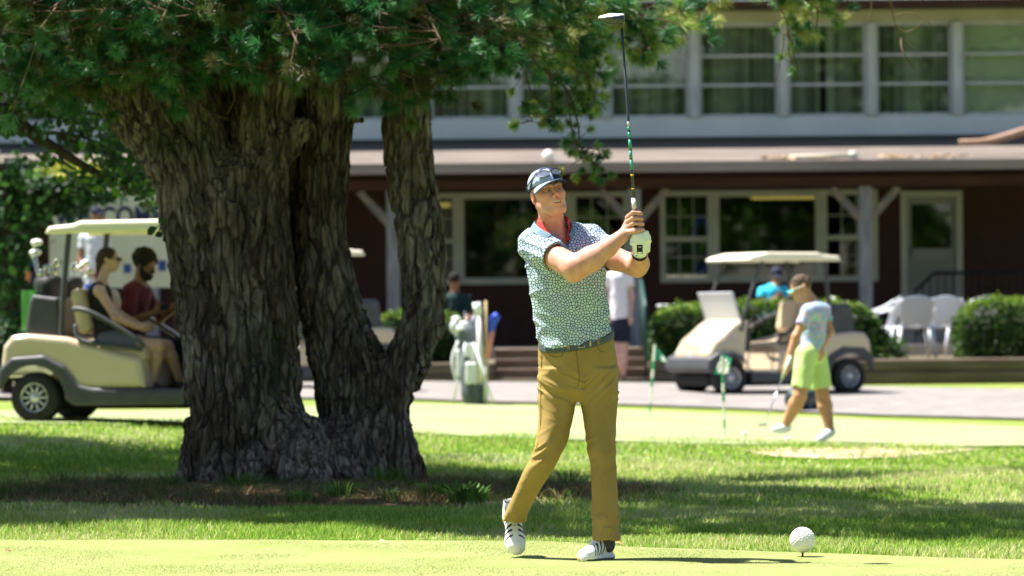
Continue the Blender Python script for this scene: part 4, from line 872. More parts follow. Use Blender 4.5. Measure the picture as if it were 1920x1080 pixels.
leafmesh('distant_wood',np.stack([x_,y_,z_+.3],1),1.5,[(.02,.05,.010),(.03,.075,.013),(.05,.11,.02)],None,56)['kind']='stuff'
bpy.data.objects['distant_wood']['label']='wooded edge beyond the clubhouse'; bpy.data.objects['distant_wood']['category']='wood'
# ================================================================ trees behind the camera, seen only as the green in the window panes
rg=np.random.default_rng(77)
for i,(x,y,h_) in enumerate([(-16,-24,19),(-11,-18,16),(-6.5,-24,20),(-2,-18,17),(2.5,-24,19),(7,-18,17),(11.5,-24,20),(16,-18,17)]):
    t=thing('shade_tree','tree behind the photographer, visible only as green reflection in the window panes','tree',(x,y,0),'trees reflected in the windows')
    MB().tube(bez([(x,y,-.1),(x+.1,y,h_*.3),(x,y,h_*.7)],5),np.linspace(.28,.1,11),8).build('trunk',m_twig,t,True)
    pts=[]; cs=[(rg.normal(size=3)*np.array([1.9,1.7,4.6])+[x,y,h_*.45],rg.uniform(1.1,2.0)) for _ in range(30)]
    for c_,r_ in cs:
        v=rg.normal(size=(330,3)); v/=np.linalg.norm(v,axis=1)[:,None]; pts.append(c_+v*r_*rg.uniform(.4,1,(330,1))**.4)
    leafmesh('crown',np.concatenate(pts),.42,[(.03,.07,.012),(.05,.11,.018),(.08,.15,.025)],t,100+i)
# ================================================================ GOLF CARTS
m_cream=M('cream_paint',(.52,.42,.30),(.56,.46,.335),scale=1.5,rough=.28,spec=.5,coat=.4)
m_roofp=M('cream_roof',(.80,.74,.58),(.84,.78,.62),scale=2,rough=.45,spec=.4)
m_vinyl=M('cream_vinyl',(.52,.41,.26),(.58,.46,.30),scale=5,rough=.5,spec=.4)
m_trim=M('dark_plastic',(.045,.047,.055),(.06,.062,.07),scale=8,rough=.5,spec=.4)
m_under=M('chassis_black',(.01,.01,.011),rough=.7); m_tyre=M('tyre_rubber',(.018,.018,.018),(.028,.028,.028),scale=20,rough=.85)
m_rim=M('alloy_rim',(.55,.56,.58),rough=.35,metal=.8); m_clear=glassmat('windscreen',(.75,.8,.8),.12,.05)
def star(n,r1,r2):
    return [(r1 if k%2 else r2,2*math.pi*k/(2*n)) for k in range(2*n)]
def make_cart(label,group,loc=(0,0,0)):
    t=thing('golf_cart',label,'golf cart',loc,group); W=.585
    s=SDF((-.45,-.66,.1),(2.15,.66,1.0),.014)
    s.poly([(-.31,.52),(-.29,.68),(-.21,.77),(-.05,.785),(.30,.755),(.98,.57),(1.03,.30),(.36,.30),(.34,.40),(-.31,.40)],-W,W,rd=.05)
    s.cap((0,-.8,.20),(0,.8,.20),.315,k=.02,mode='s'); s.box((.02,0,.80),(.26,.40,.10),.04,k=.02,mode='s'); body=s.build('body',m_cream,t)
    s=SDF((1.2,-.66,.1),(2.2,.66,1.1),.014)
    s.poly([(1.42,.36),(1.36,.92),(1.44,.965),(1.58,.89),(1.84,.68),(1.93,.53),(1.93,.40),(1.87,.36)],-.50,.50,rd=.07); s.ell((1.64,0,.62),(.28,.52,.20),k=.08)
    s.cap((1.66,-.8,.20),(1.66,.8,.20),.27,k=.02,mode='s'); s.build('cowl',m_cream,t)
    s=SDF((-.5,-.70,.05),(2.25,.70,.75),.014)          # wheel arches, sills and bumpers
    s.poly([(-.34,.30),(-.32,.48),(-.20,.58),(.10,.60),(.30,.50),(.42,.34),(.55,.31),(1.35,.29),(1.42,.36),(1.50,.50),(1.66,.56),(1.84,.54),(1.98,.46),(2.00,.34),(1.90,.26),(1.36,.15),(.38,.15),(.30,.20)],-.615,.615,rd=.03)
    s.cap((0,-.8,.21),(0,.8,.21),.295,k=.01,mode='s'); s.cap((1.66,-.8,.21),(1.66,.8,.21),.27,k=.01,mode='s')
    s.box((.55,0,.55),(.94,.575,.25),.02,mode='s'); s.box((1.28,0,.55),(.26,.56,.24),.03,mode='s'); s.build('fender_trim',m_trim,t)
    mb=MB(); mb.box((-.25,-.42,.12),(1.9,.42,.285),bev=.04).box((.36,-.57,.16),(1.4,.57,.245),bev=.02); mb.tube([(0,-.5,.215),(0,.5,.215)],.05,8).tube([(1.66,-.5,.215),(1.66,.5,.215)],.04,8); mb.build('chassis',m_under,t)
    s=SDF((.3,-.62,.5),(1.25,.62,.85),.012); s.box((.73,0,.595),(.27,.52,.07),.055,rot=rotm('Y',R(3))); s.build('seat',m_vinyl,t)
    s=SDF((.2,-.62,.70),(.70,.62,1.3),.012); rr=rotm('Y',R(-12)); s.box((.40,-.265,.98),(.065,.25,.20),.06,rot=rr); s.box((.40,.265,.98),(.065,.25,.20),.06,rot=rr); s.build('backrest',m_vinyl,t)
    for sg in (-1,1):
        MB().tube(bez([(.36,sg*.55,1.0),(.50,sg*.60,.985),(.72,sg*.60,.88),(.95,sg*.60,.74),(1.02,sg*.575,.66)],5),.024,8).tube(bez([(.38,sg*.55,.86),(.42,sg*.58,.74),(.6,sg*.585,.69),(1.0,sg*.575,.64)],5),.02,8).build('armrest',m_trim,t,True)
    s=SDF((-.1,-.75,1.6),(2.0,.75,1.95),.013)
    s.poly([(.11,1.66),(.15,1.725),(.38,1.745),(.44,1.77),(1.15,1.775),(1.36,1.73),(1.43,1.69),(1.41,1.665)],-.60,.60,rd=.028); s.box((.72,0,1.645),(.62,.52,.035),.02,mode='s'); s.build('roof',m_roofp,t)
    for sg in (-1,1):
        MB().tube(bez([(.31,sg*.50,1.67),(.29,sg*.50,1.5),(.25,sg*.50,1.1),(.23,sg*.50,.70)],5),.027,8).build('rear_strut',m_trim,t,True)
        MB().tube(bez([(1.18,sg*.52,1.67),(1.24,sg*.52,1.56),(1.42,sg*.53,1.1),(1.49,sg*.52,.80)],5),.022,8).build('front_strut',m_trim,t,True)
    ws=MB(); ws.box((1.47,-.46,.93),(1.478,.46,1.29),rot=rotm('Y',R(18)),piv=(1.47,0,.93)); o=ws.build('windscreen',M('folded_screen',(.55,.58,.58),rough=.12,spec=.6),t)
    mb=MB(); 
    for a,b in (((1.47,-.47,.93),(1.47,.47,.93)),((1.582,-.47,1.275),(1.582,.47,1.275)),((1.47,-.47,.93),(1.582,-.47,1.275)),((1.47,.47,.93),(1.582,.47,1.275))): mb.tube([a,b],.014,6)
    mb.build('screen_frame',m_grey_wh,t)
    th=np.linspace(0,2*math.pi,25); rr=rotm('Y',R(-55)); c=np.array([1.16,.26,.98]); ring=np.stack([.17*np.cos(th),.17*np.sin(th),0*th],1)@rr.T+c
    MB().tube(ring,.014,6,cap=False).tube([c,(1.42,.26,.72)],.02,6).tube([ring[0],c,ring[12]],.01,5).build('steering_wheel',m_under,t,True)
    MB().box((1.34,-.50,.55),(1.42,.50,.86),bev=.03).box((.95,-.5,.262),(1.42,.5,.29)).build('dashboard',m_trim,t)
    for i,(x,sg) in enumerate(((0,-1),(0,1),(1.66,-1),(1.66,1))):
        y=sg*.50; R_=.225; prof=[(.13,-.09),(.20,-.095),(.218,-.07),(.225,-.03),(.225,.03),(.218,.07),(.20,.095),(.13,.09),(.125,.0),(.13,-.09)]
        wh=MB().lathe(prof,(x,y,R_),axis=1,n=28,caps=False).build('wheel',m_tyre,t,True)
        rb=MB().lathe([(.135,-.02),(.135,.075),(.12,.082),(.118,.05),(.05,.045),(.04,.075),(.01,.078)] if sg>0 else [(.01,-.078),(.04,-.075),(.05,-.045),(.118,-.05),(.12,-.082),(.135,-.075),(.135,.02)],(x,y,R_),axis=1,n=28)
        for k in range(10):
            a=2*math.pi*k/10; d=np.array([math.cos(a),0,math.sin(a)]); rb.tube([np.array([x,y+sg*.062,R_])+d*.035,np.array([x,y+sg*.066,R_])+d*.12],.0125,5)
        rb.build('rim',m_rim,wh,True)
        hb=MB().lathe([(.01,y+sg*.03-y),(.118,sg*.052),(.119,sg*.054)] if sg>0 else [(.119,sg*.054),(.118,sg*.052),(.01,sg*.03)],(x,y,R_),axis=1,n=20).build('rim_recess',m_under,wh)
    for sg in (-1,1):
        s=SDF((1.8,sg*.42-.14,.44),(2.1,sg*.42+.14,.66),.009); s.ell((1.83,sg*.40,.555),(.09,.085,.04),0); s.build('headlight',M('headlight_lens',(.55,.55,.5),rough=.1,spec=.7),t)
    mb=MB(); mb.box((1.925,-.09,.42),(1.938,.09,.54),bev=.004); mb.build('number_plate',m_white,t)
    # bag well at the back
    s=SDF((-.36,-.58,.6),(.34,.58,1.2),.013); s.poly([(-.13,.72),(-.07,1.08),(-.04,1.13),(.20,1.10),(.25,.72)],-.50,.50,rd=.03); s.poly([(-.02,.9),(0,1.3),(.16,1.3),(.16,.9)],-.44,.44,rd=.02,mode='s'); s.build('bag_basket',m_trim,t)
    return t
CG='golf carts'
def place(t,gp,local,yaw):
    """put the local ground point of t on the ground point gp"""
    c,s_=math.cos(yaw),math.sin(yaw); t.location=(gp[0]-(c*local[0]-s_*local[1]),gp[1]-(s_*local[0]+c*local[1]),float(gp[2])); t.rotation_euler=(0,0,yaw)
def tow(t,p):
    c,s_=math.cos(t.rotation_euler.z),math.sin(t.rotation_euler.z); return np.array([t.location.x+c*p[0]-s_*p[1],t.location.y+s_*p[0]+c*p[1],t.location.z+p[2]])
cartL=make_cart('cream golf cart at left carrying two people, its nose hidden by the pine',CG)
cartR=ctree(cartL); cartR['label']='empty cream golf cart on the path at right, behind the walking player'
cartM=ctree(cartL); cartM['label']='third golf cart almost hidden behind the pine trunks, only roof and tail showing'
gl=G(70,793); place(cartL,gl,(0,-.5,0),R(-14))
gr=G(1589,739); place(cartR,gr,(0,.5,0),R(180+24))
gm=G(702,733); place(cartM,gm,(0,.5,0),R(180+12))
# ---------------------------------------------------------------- golf bags
m_bagblk=M('bag_black',(.02,.021,.025),(.035,.036,.04),scale=10,rough=.6); m_bagwht=M('bag_white',(.66,.68,.68),(.74,.76,.76),scale=6,rough=.5)
m_bagslv=M('bag_slate',(.06,.075,.085),(.11,.13,.14),scale=6,rough=.5); m_chrome=M('chrome',(.75,.75,.76),rough=.18,metal=1)
m_lime=M('lime_towel',(.20,.60,.16),rough=.9); m_navy=M('navy_cloth',(.01,.014,.035),rough=.8); m_blue=M('royal_blue',(.03,.08,.55),rough=.6); m_redc=M('red_cloth',(.55,.08,.06),rough=.7)
def golf_bag(label,base,top,r,main,clubs,seed,panel=None,towel=None,extra=None):
    base=np.array(base);top=np.array(top);ax=(top-base);L=np.linalg.norm(ax);ax/=L; t=thing('golf_bag',label,'golf bag',base,None); s=SDF(np.minimum(base,top)-r-.1,np.maximum(base,top)+r+.1,.012)
    s.cap(base+ax*.1,top-ax*.06,r,r*.92,k=0); s.cap(base+ax*.02,base+ax*.12,r*.95,r,k=.02); s.cap(top-ax*.05,top,r*1.04,r*1.06,k=.01); s.cap(top+ax*.02,top+ax*.12,r*.86,r*.86,k=.005,mode='s')
    up=np.array([0,-1.,0]); s.cap(base+ax*.2+up*r*.7,base+ax*.42+up*r*.7,r*.45,r*.5,k=.03); s.build('bag_body',main,t)
    if panel is not None:
        s=SDF(np.minimum(base,top)-r-.15,np.maximum(base,top)+r+.15,.012); s.box(base+ax*.33+up*r*.95,(r*.5,r*.3,.13),.025); s.box(base+ax*.60+up*r*.9,(r*.42,r*.22,.08),.02); s.box(base+ax*.45+np.array([-r*.95,0,0]),(r*.25,r*.4,.16),.02); s.build('pocket',panel,t)
    rg=np.random.default_rng(seed)
    for kind,h,dx,dy in clubs:
        p0=top+np.array([dx*r*.6,dy*r*.6,0])-ax*.15; p1=top+ax*h+np.array([dx*r*1.2,dy*r*.8,0]); d=p1-p0; d/=np.linalg.norm(d)
        c=MB().tube([p0,p1],.007,6).build('club_shaft',m_chrome,t,True)
        s=SDF(p1-.11,p1+.11,.007)
        if kind=='iron': s.box(p1+[.025,0,.01],(.035,.010,.026),.008,rot=rotm('Y',R(rg.uniform(-50,30)))); s.cap(p1-d*.02,p1+[.0,0,.01],.009,k=.01); mm=m_chrome
        elif kind=='wood': s.ell(p1+[.03,0,.015],(.055,.05,.032),.0); s.cap(p1-d*.03,p1,.012,k=.01); mm=M('club_head_white',(.72,.74,.74),rough=.2,spec=.6)
        else: s.ell(p1+[.0,0,.0],(.05,.045,.075),.0); s.cap(p1-d*.1,p1,.02,.03,k=.02); mm=kind
        s.build('club_head',mm,c)
    if towel is not None:
        m_,o_,l_=towel; q=top+np.array(o_); V=[];F=[];n=8
        for j in range(n):
            for i in range(6): V.append(q+np.array([(i-2.5)*.028,-.02-.012*math.sin(i*2.1+j*.4),-l_*j/(n-1)]))
        F=[(j*6+i,j*6+i+1,(j+1)*6+i+1,(j+1)*6+i) for j in range(n-1) for i in range(5)]; V2=[v+np.array([0,.008,0]) for v in V]; k=len(V); F+= [(a+k,d+k,c+k,b+k) for a,b,c,d in F]; mobj('towel',V+V2,F,m_,t)
    return t
b1=tow(cartL,(.07,-.24,.80)); b2=tow(cartL,(.07,.24,.80))
golf_bag('black golf bag on the back of the left cart, near side, with white-headed clubs',b1,b1+[-.05,0,.42],.12,m_bagblk,[('wood',.36,-.6,0),('wood',.27,-.8,.5),('iron',.14,-.1,0),('iron',.10,.2,-.4),('iron',.17,.4,.3),('iron',.09,-.4,-.5)],1,towel=(m_lime,(-.16,-.06,-.05),.36))
golf_bag('dark golf bag on the back of the left cart, far side, irons showing',b2,b2+[-.03,0,.42],.12,m_bagblk,[('iron',.14,.6,0),('iron',.18,.9,.3),('iron',.11,1.2,-.3),('iron',.15,.2,.5)],2)
gb=G(893,757); t=golf_bag('white and grey stand bag with clubs and umbrella by the path, left of the golfer',gb+[-.02,.05,.02],gb+[-.09,.12,.80],.14,m_bagslv,[('wood',.16,-.9,-.2),('wood',.10,-.4,-.6),(M('head_cover',(.5,.52,.52),rough=.5),.08,-.9,-.8),('iron',.12,-.2,0),('iron',.07,-1.1,.3),('wood',.05,-.7,-.9)],3,panel=m_bagwht,towel=(m_bagwht,(.09,-.16,-.12),.46))
q=gb+[.09,-.08,.02]; mb=MB(); mb.tube([q+[.02,0,.0],q+[.03,0,.55]],.026,8).build('white_tube',m_bagwht,t,True); MB().tube([q+[-.03,0,.25],q+[-.05,0,1.02]],.034,10).build('white_tube',M('white_cover',(.72,.68,.70),rough=.6),t,True)
MB().tube([q+[-.055,0,1.0],q+[-.075,0,1.14]],.05,10).build('head_cover',m_bagwht,t,True); MB().tube([q+[.035,-.02,.2],q+[.03,-.02,1.16]],.014,8).build('umbrella_shaft',M('wood_tan',(.42,.32,.15),rough=.5),t,True)
MB().tube([q+[.03,0,.5],q+[.10,0,.82]],.035,8).build('red_cover',M('red_white',(.62,.25,.2),rough=.7),t,True); MB().tube(bez([q+[.09,0,.78],q+[.11,0,.92],q+[.17,0,1.0]],4),[.03,.035,.04,.045,.05,.055,.05,.045,.04],9).build('head_cover',m_blue,t,True)
mb=MB(); mb.tube([gb+[-.12,-.08,.70],gb+[-.26,-.22,.0]],.012,6).tube([gb+[-.02,-.1,.70],gb+[.20,-.25,.0]],.012,6).build('stand_leg',m_bagwht,t,True)
MB().tube(bez([gb+[-.20,-.1,.72],gb+[-.27,-.14,.5],gb+[-.22,-.14,.25]],5),.016,8).build('strap',m_bagwht,t,True)
g2=G(1512,772); t=golf_bag('dark green and blue golf bag lying on the path behind the walking player\'s legs',g2+[-.12,.0,.14],g2+[.14,.65,.15],.14,M('dark_teal',(.012,.03,.03),rough=.5),[('iron',.1,0,0)],4,panel=M('steel_blue',(.12,.22,.36),rough=.5))
# a small cart wheel of the bag
# ---------------------------------------------------------------- practice flags, balls, tee marker
m_flagg=M('flag_green',(.03,.28,.17),rough=.7,trans=.3); m_flagw=M('flag_white',(.75,.78,.74),rough=.7,trans=.3); m_stickw=M('stick_white',(.7,.72,.66),rough=.5); m_stickg=M('stick_green',(.04,.3,.12),rough=.5)
def flag(px0,py0,px1,py1,lab,fpts,spots,seed):
    g=G(px0,py0); top=P(px1,py1,g[1]); t=thing('practice_flag',lab,'flag',g,'flags on the practice green'); L=top-g
    w_=MB();gn=MB()
    for k in range(9):
        a,b=g+L*k/9,g+L*(k+1)/9; (gn if k in (1,4,6) else w_).tube([a,b],.010 if k<4 else .014,8)
    w_.build('stick',m_stickw,t); gn.build('green_bands',m_stickg,t)
    MB().lathe([(.055,-.004),(.055,.006),(.04,.010)],g,n=16).build('cup_rim',m_stickw,t)
    pts=np.array([P(x,y,g[1]) for x,y in fpts]); n=14; rg=np.random.default_rng(seed); a0,a1,b1_,b0=pts; V=[]
    for j in range(n):
        for i in range(n):
            u,v=i/(n-1),j/(n-1); p=(a0*(1-u)+a1*u)*(1-v)+(b0*(1-u)+b1_*u)*v; V.append(p+[0,.035*math.sin(u*7+v*2)*u,0])
    V=np.array(V); F=[(j*n+i,j*n+i+1,(j+1)*n+i+1,(j+1)*n+i) for j in range(n-1) for i in range(n-1)]; uv=[((f[0]%n)/(n-1),(f[0]//n)/(n-1)) for f in F]
    gr=[f for f,(u,v) in zip(F,uv) if not any((u-a)**2+(v-b)**2<r*r for a,b,r in spots)]; wh=[f for f,(u,v) in zip(F,uv) if any((u-a)**2+(v-b)**2<r*r for a,b,r in spots)]
    cl=mobj('flag_cloth',V,gr,m_flagg,t); mobj('white_patch',V,wh,m_flagw,cl)
flag(1217,787,1228,646,'green flag with white patch on a striped stick, nearest the golfer',[(1227,646),(1246,668),(1252,682),(1224,672)],[(.75,.55,.28)],1)
flag(1359,820,1354,668,'white and green flag on a striped stick, right one on the green before the cart',[(1354,664),(1372,672),(1366,700),(1338,702)],[(.4,.5,.42),(.9,.9,.3)],2)
m_ball=M('ball_white',(.8,.8,.78),rough=.35,spec=.5)
def small_ball(px,py,lab):
    g=G(px,py); s=SDF(g-.04,g+.06,.005); s.ell(g+[0,0,.0415],.0215,0); return tag(s.build('golf_ball',m_ball),lab,'golf ball')
small_ball(1397,821,'small white ball on the green between the right flag and the player'); small_ball(1477,831,'small white ball on the green at the walking player\'s rear foot')
# big golf-ball tee marker on a peg
g=G(1505,1049)+[0,0,.013]; t=thing('tee_marker','big dimpled white golf-ball shaped marker on a peg at the tee edge','tee marker',g)
r=.0595; c=g+[0,0,.018+r]; nn=240; V=[];F=[]; nu,nv=300,150; th=np.linspace(0,2*math.pi,nu,endpoint=False); ph=np.linspace(.01,math.pi-.01,nv); TH,PH=np.meshgrid(th,ph); D=np.stack([np.sin(PH)*np.cos(TH),np.sin(PH)*np.sin(TH),np.cos(PH)],-1).reshape(-1,3)
i_=np.arange(nn)+.5; fp=np.arccos(1-2*i_/nn); ft=math.pi*(1+5**.5)*i_; DC=np.stack([np.cos(ft)*np.sin(fp),np.sin(ft)*np.sin(fp),np.cos(fp)],1)@rotm('X',.5).T
an=np.arccos(np.clip((D@DC.T).max(1),-1,1)); dm=np.clip(1-(an/.095)**2,0,1); V=c+D*(r-.0034*dm)[:,None]
F=np.array([(j*nu+i,(j+1)*nu+i,(j+1)*nu+(i+1)%nu,j*nu+(i+1)%nu) for j in range(nv-1) for i in range(nu)]); mobj('ball',V,F,M('marker_white',(.78,.79,.77),rough=.4,spec=.4),t)
MB().tube([g+[0,0,-.03],g+[0,0,.02]],[.004,.005],8).build('peg',m_under,t)
# ---------------------------------------------------------------- white plastic patio chairs and table
m_pl=M('white_plastic',(.60,.62,.68),rough=.35,spec=.5)
def make_chair(label):
    t=thing('patio_chair',label,'chair',(0,0,0),'white plastic patio chairs')
    s=SDF((-.35,-.38,.3),(.35,.38,1.0),.010); s.box((0,0,.42),(.25,.24,.018),.016); s.build('seat',m_pl,t)
    n=12; mb=MB(); V=[];F=[]
    for sgn in (0,.018):
        for j in range(n):
            for i in range(n):
                u=i/(n-1)*2-1;v=j/(n-1); w_=.22+.02*v; zt=.44+.42*v-.07*v*u*u; V.append((u*w_,.23+.10*v+sgn-.05*u*u*v*-1-.05*(u*u),zt))
    k=n*n; F=[(j*n+i,j*n+i+1,(j+1)*n+i+1,(j+1)*n+i) for j in range(n-1) for i in range(n-1)]; F+=[tuple(x+k for x in f[::-1]) for f in F]
    bd=[i for i in range(n)]+[j*n+n-1 for j in range(1,n)]+[k-1-i for i in range(1,n)]+[(n-1-j)*n for j in range(1,n-1)]
    F+=[(bd[i],bd[i]+k,bd[(i+1)%len(bd)]+k,bd[(i+1)%len(bd)]) for i in range(len(bd))]; mobj('backrest',V,F,m_pl,t)
    for sx in (-1,1):
        MB().tube(bez([(sx*.21,.31,.80),(sx*.27,.20,.72),(sx*.285,.0,.645),(sx*.275,-.20,.63),(sx*.265,-.25,.56),(sx*.25,-.24,.42)],5),.022,8).build('armrest',m_pl,t,True)
        MB().tube([(sx*.23,-.21,.42),(sx*.275,-.27,.0)],[.035,.022],6).build('leg',m_pl,t,True); MB().tube([(sx*.22,.21,.42),(sx*.26,.31,.0)],[.035,.022],6).build('leg',m_pl,t,True)
    return t
ch=make_chair('white plastic armchair left of the grey door, back to the viewer, nearest to the post')
def pch(t,px,py,yaw,y=None):
    y=y or 60.0; p=P(px,py,y); t.location=(p[0],y,.55); t.rotation_euler=(0,0,yaw); return t
c2=ctree(ch); c2['label']='white plastic armchair second from the post, in front of the grey door'; c3=ctree(ch); c3['label']='white plastic chair partly hidden behind the right hedge, tilted outward'
c4=ctree(ch); c4['label']='white plastic chair behind the hedge, just left of the porch post'; c5=ctree(ch); c5['label']='white plastic chair turned sideways beneath the porch post'
pch(ch,1712,660,R(186)); pch(c2,1776,660,R(172),60.9); pch(c3,1822,655,R(215),61.8); pch(c4,1600,640,R(110),61.2); pch(c5,1646,650,R(-110),61.6)
tb=P(1300,573,60.4); t=thing('patio_table','white round patio table behind the hedge, left of the seated man','table',(tb[0],60.4,.55)); MB().lathe([(.02,-.02),(.50,-.02),(.52,0),(.50,.02),(.02,.02)],(tb[0],60.4,float(tb[2])),n=32).build('tabletop',m_pl,t,True)
for k in range(4): a=math.pi/4+k*math.pi/2; MB().tube([(tb[0]+.15*math.cos(a),60.4+.15*math.sin(a),float(tb[2])),(tb[0]+.36*math.cos(a),60.4+.36*math.sin(a),.55)],.022,6).build('leg',m_pl,t,True)
# ---------------------------------------------------------------- banner and posters at left, under the porch
BD=59.0; p0,p1=P(92,362,BD),P(330,362,BD); zt_,zb_=float(P(200,366,BD)[2]),float(P(200,540,BD)[2])
t=thing('banner_board','grey-beige banner with large dark blue letters behind the left cart','banner',((p0[0]+p1[0])/2,BD,.3))
MB().box((p0[0],BD-.02,zb_),(p1[0],BD+.02,zt_)).build('panel',M('banner_cloth',(.42,.42,.34),(.48,.48,.40),scale=3,rough=.8),t)
mb=MB()
for x in (p0[0]+.02,p1[0]-.02): mb.box((x-.03,BD+.022,.25),(x+.03,BD+.08,zt_+.03))
mb.build('frame',m_beam,t)
m_ink=M('navy_ink',(.012,.02,.07),rough=.7)
def text(s_,x,z,h,y,par,m_,name='lettering',sx=1.0,bold=.012,fit=None):
    cu=bpy.data.curves.new('txt','FONT'); cu.body=s_; cu.size=h/.72; cu.extrude=.003; cu.offset=bold; o=bpy.data.objects.new('txt',cu); COL.objects.link(o); bpy.context.view_layer.update()
    dg=bpy.context.evaluated_depsgraph_get(); me=bpy.data.meshes.new_from_object(o.evaluated_get(dg)); bpy.data.objects.remove(o); V=np.array([v.co[:] for v in me.vertices]); F=[tuple(p.vertices) for p in me.polygons]
    sx=fit/(V[:,0].max()-V[:,0].min()) if fit else sx; V[:,0]-=V[:,0].min(); V=np.stack([x+V[:,0]*sx,y-V[:,2]-.004,z+V[:,1]],1); return mobj(name,V,F,m_,par,False)
zl=float(P(200,424,BD)[2]); hl=.27
text('WELCOME',P(101,400,BD)[0],zl,hl,BD-.022,t,m_ink,fit=P(305,400,BD)[0]-P(101,400,BD)[0])

for (a,b,c,d) in ((232,246,495,512),(297,312,488,508),(262,274,498,512)):
    p,q=P(a,d,BD),P(b,c,BD); MB().box((p[0],BD-.028,p[2]),(q[0],BD-.021,q[2]),bev=.003).build('blue_emblem',M('blue_patch',(.02,.05,.2),rough=.8),t)
PDp=57.5
def poster(px0,px1,py0,py1,m_,lab,name,y=PDp):
    a,b=P(px0,py1,y),P(px1,py0,y); t=thing(name,lab,'poster',((a[0]+b[0])/2,y,.3)); MB().box((a[0],y-.02,a[2]),(b[0],y+.02,b[2]),bev=.005).build('sheet',m_,t); MB().box(((a[0]+b[0])/2-.02,y+.021,.25),((a[0]+b[0])/2+.02,y+.05,b[2])).build('stake',m_black,t); return t
m_or=M('orange_sheet',(.55,.20,.06),rough=.7); m_wsh=M('white_sheet',(.55,.55,.52),rough=.7); m_bsh=M('blue_sheet',(.02,.06,.16),rough=.7)
a=poster(30,60,452,487,m_wsh,'small white poster with a dark red figure, at the far left','notice_poster'); pp,qq=P(40,482,PDp-.03),P(50,458,PDp-.03); MB().box((pp[0],PDp-.03,pp[2]),(qq[0],PDp-.0215,qq[2])).build('red_figure',M('dark_red',(.2,.02,.02),rough=.7),a)
a=poster(30,60,489,532,m_bsh,'dark blue poster with an orange square, at the far left','notice_poster',57.2); pp,qq=P(35,528,57.15),P(56,497,57.15); MB().box((pp[0],57.16,pp[2]),(qq[0],57.1785,qq[2])).build('orange_square',m_or,a)
# ================================================================ THE GOLFER
from mathutils.bvhtree import BVHTree
def g_(px,py,dy=0.): return P(px,py,20.+dy)
gbase=np.array([g_(1050,1055)[0],20.,.013])
golfer=thing('person','golfer in patterned polo, khaki trousers and cap holding a club upright after his swing','person',gbase)
def skinmat(name,a,b):
    m=M(name,a,b,scale=26,rough=.5,spec=.35,attr=True,bump=.0006,bscale=240); p=m.node_tree.nodes['Principled BSDF']
    p.inputs['Subsurface Weight'].default_value=.12; p.inputs['Subsurface Radius'].default_value=(.012,.005,.003); p.inputs['Subsurface Scale'].default_value=.6; return m
m_skin=skinmat('tanned_skin',(.52,.25,.175),(.62,.325,.245))
def smin(a,b,k):
    h=np.clip(.5+.5*(a-b)/k,0,1); return (a+(b-a)*h-k*h*(1-h)).astype(np.float32)
# head frame
Rh=rotm('Y',R(-11))@rotm('Z',R(21))@rotm('X',R(-8)); Hc=g_(1028,364,-.02); HS=.95
def H(x,y,z): return Hc+Rh@(np.array([x,y,z])*HS)
hr=lambda *r: tuple(q*HS for q in r)
s=SDF(g_(950,575,-.45),g_(1240,308,.24),.0036)
s.ell(H(0,.012,.035),hr(.0745,.096,.085),0,rot=Rh); s.ell(H(0,-.022,-.032),hr(.064,.071,.080),.03,rot=Rh)
s.ell(H(0,-.052,-.088),hr(.030,.032,.028),.025,rot=Rh)
for sx in (-1,1):
    s.cap(H(sx*.060,.004,-.050),H(sx*.030,-.056,-.096),.018*HS,.018*HS,k=.022); s.ell(H(sx*.040,-.062,-.018),hr(.022,.022,.020),.018,rot=Rh)
    s.ell(H(sx*.030,-.094,.006),hr(.0165,.013,.0105),.010,'s',rot=Rh); s.ell(H(sx*.030,-.0775,.0065),hr(.0145,.011,.0075),.003,rot=Rh)
    s.cap(H(sx*.012,-.090,.024),H(sx*.046,-.078,.024),.0085*HS,.006*HS,k=.010)
    s.ell(H(sx*.078,.014,-.004),hr(.009,.019,.031),.006,rot=Rh@rotm('Z',R(sx*22))); s.ell(H(sx*.086,.008,-.0),hr(.006,.010,.018),.004,'s',rot=Rh)
s.cap(H(0,-.090,.014),H(0,-.111,-.024),.0068*HS,.0105*HS,k=.009)
for sx in (-1,1): s.ell(H(sx*.0125,-.100,-.029),hr(.0075,.009,.0065),.004,rot=Rh); s.cap(H(sx*.020,-.088,-.034),H(sx*.034,-.076,-.060),.0045,.004,k=.008,mode='u')
s.ell(H(0,-.084,-.052),hr(.028,.013,.018),.012,rot=Rh)
s.ell(H(0,-.095,-.0585),hr(.021,.016,.0058),.002,'s',rot=Rh)
s.cap(H(-.020,-.088,-.0515),H(0,-.0965,-.0495),.0035,.0042,k=.003); s.cap(H(.020,-.088,-.0515),H(0,-.0965,-.0495),.0035,.0042,k=.003)
s.cap(H(-.017,-.088,-.0665),H(0,-.094,-.0685),.004,.005,k=.003); s.cap(H(.017,-.088,-.0665),H(0,-.094,-.0685),.004,.005,k=.003)
s.cap(g_(1041,446,.03),H(0,.03,-.045),.062,.055,k=.03); s.cap(g_(1022,440,-.02),H(-.045,.0,-.06),.014,.012,k=.02); s.cap(g_(1052,448,-.035),H(.03,.01,-.07),.014,.012,k=.02)
s.ell(g_(1040,468,.02),(.12,.075,.09),.04)
# right arm across the chest
s.cap(g_(1003,462,.0),g_(1078,502,-.25),.056,.058,k=.02); s.cap(g_(1078,502,-.25),g_(1108,486,-.27),.0585,.0575,k=.025); s.cap(g_(1108,486,-.27),g_(1140,464,-.28),.0565,.042,k=.02); s.cap(g_(1140,464,-.28),g_(1166,443,-.29),.041,.031,k=.02)
s.cap(g_(1072,520,-.25),g_(1074,521,-.25),.014,k=.03)
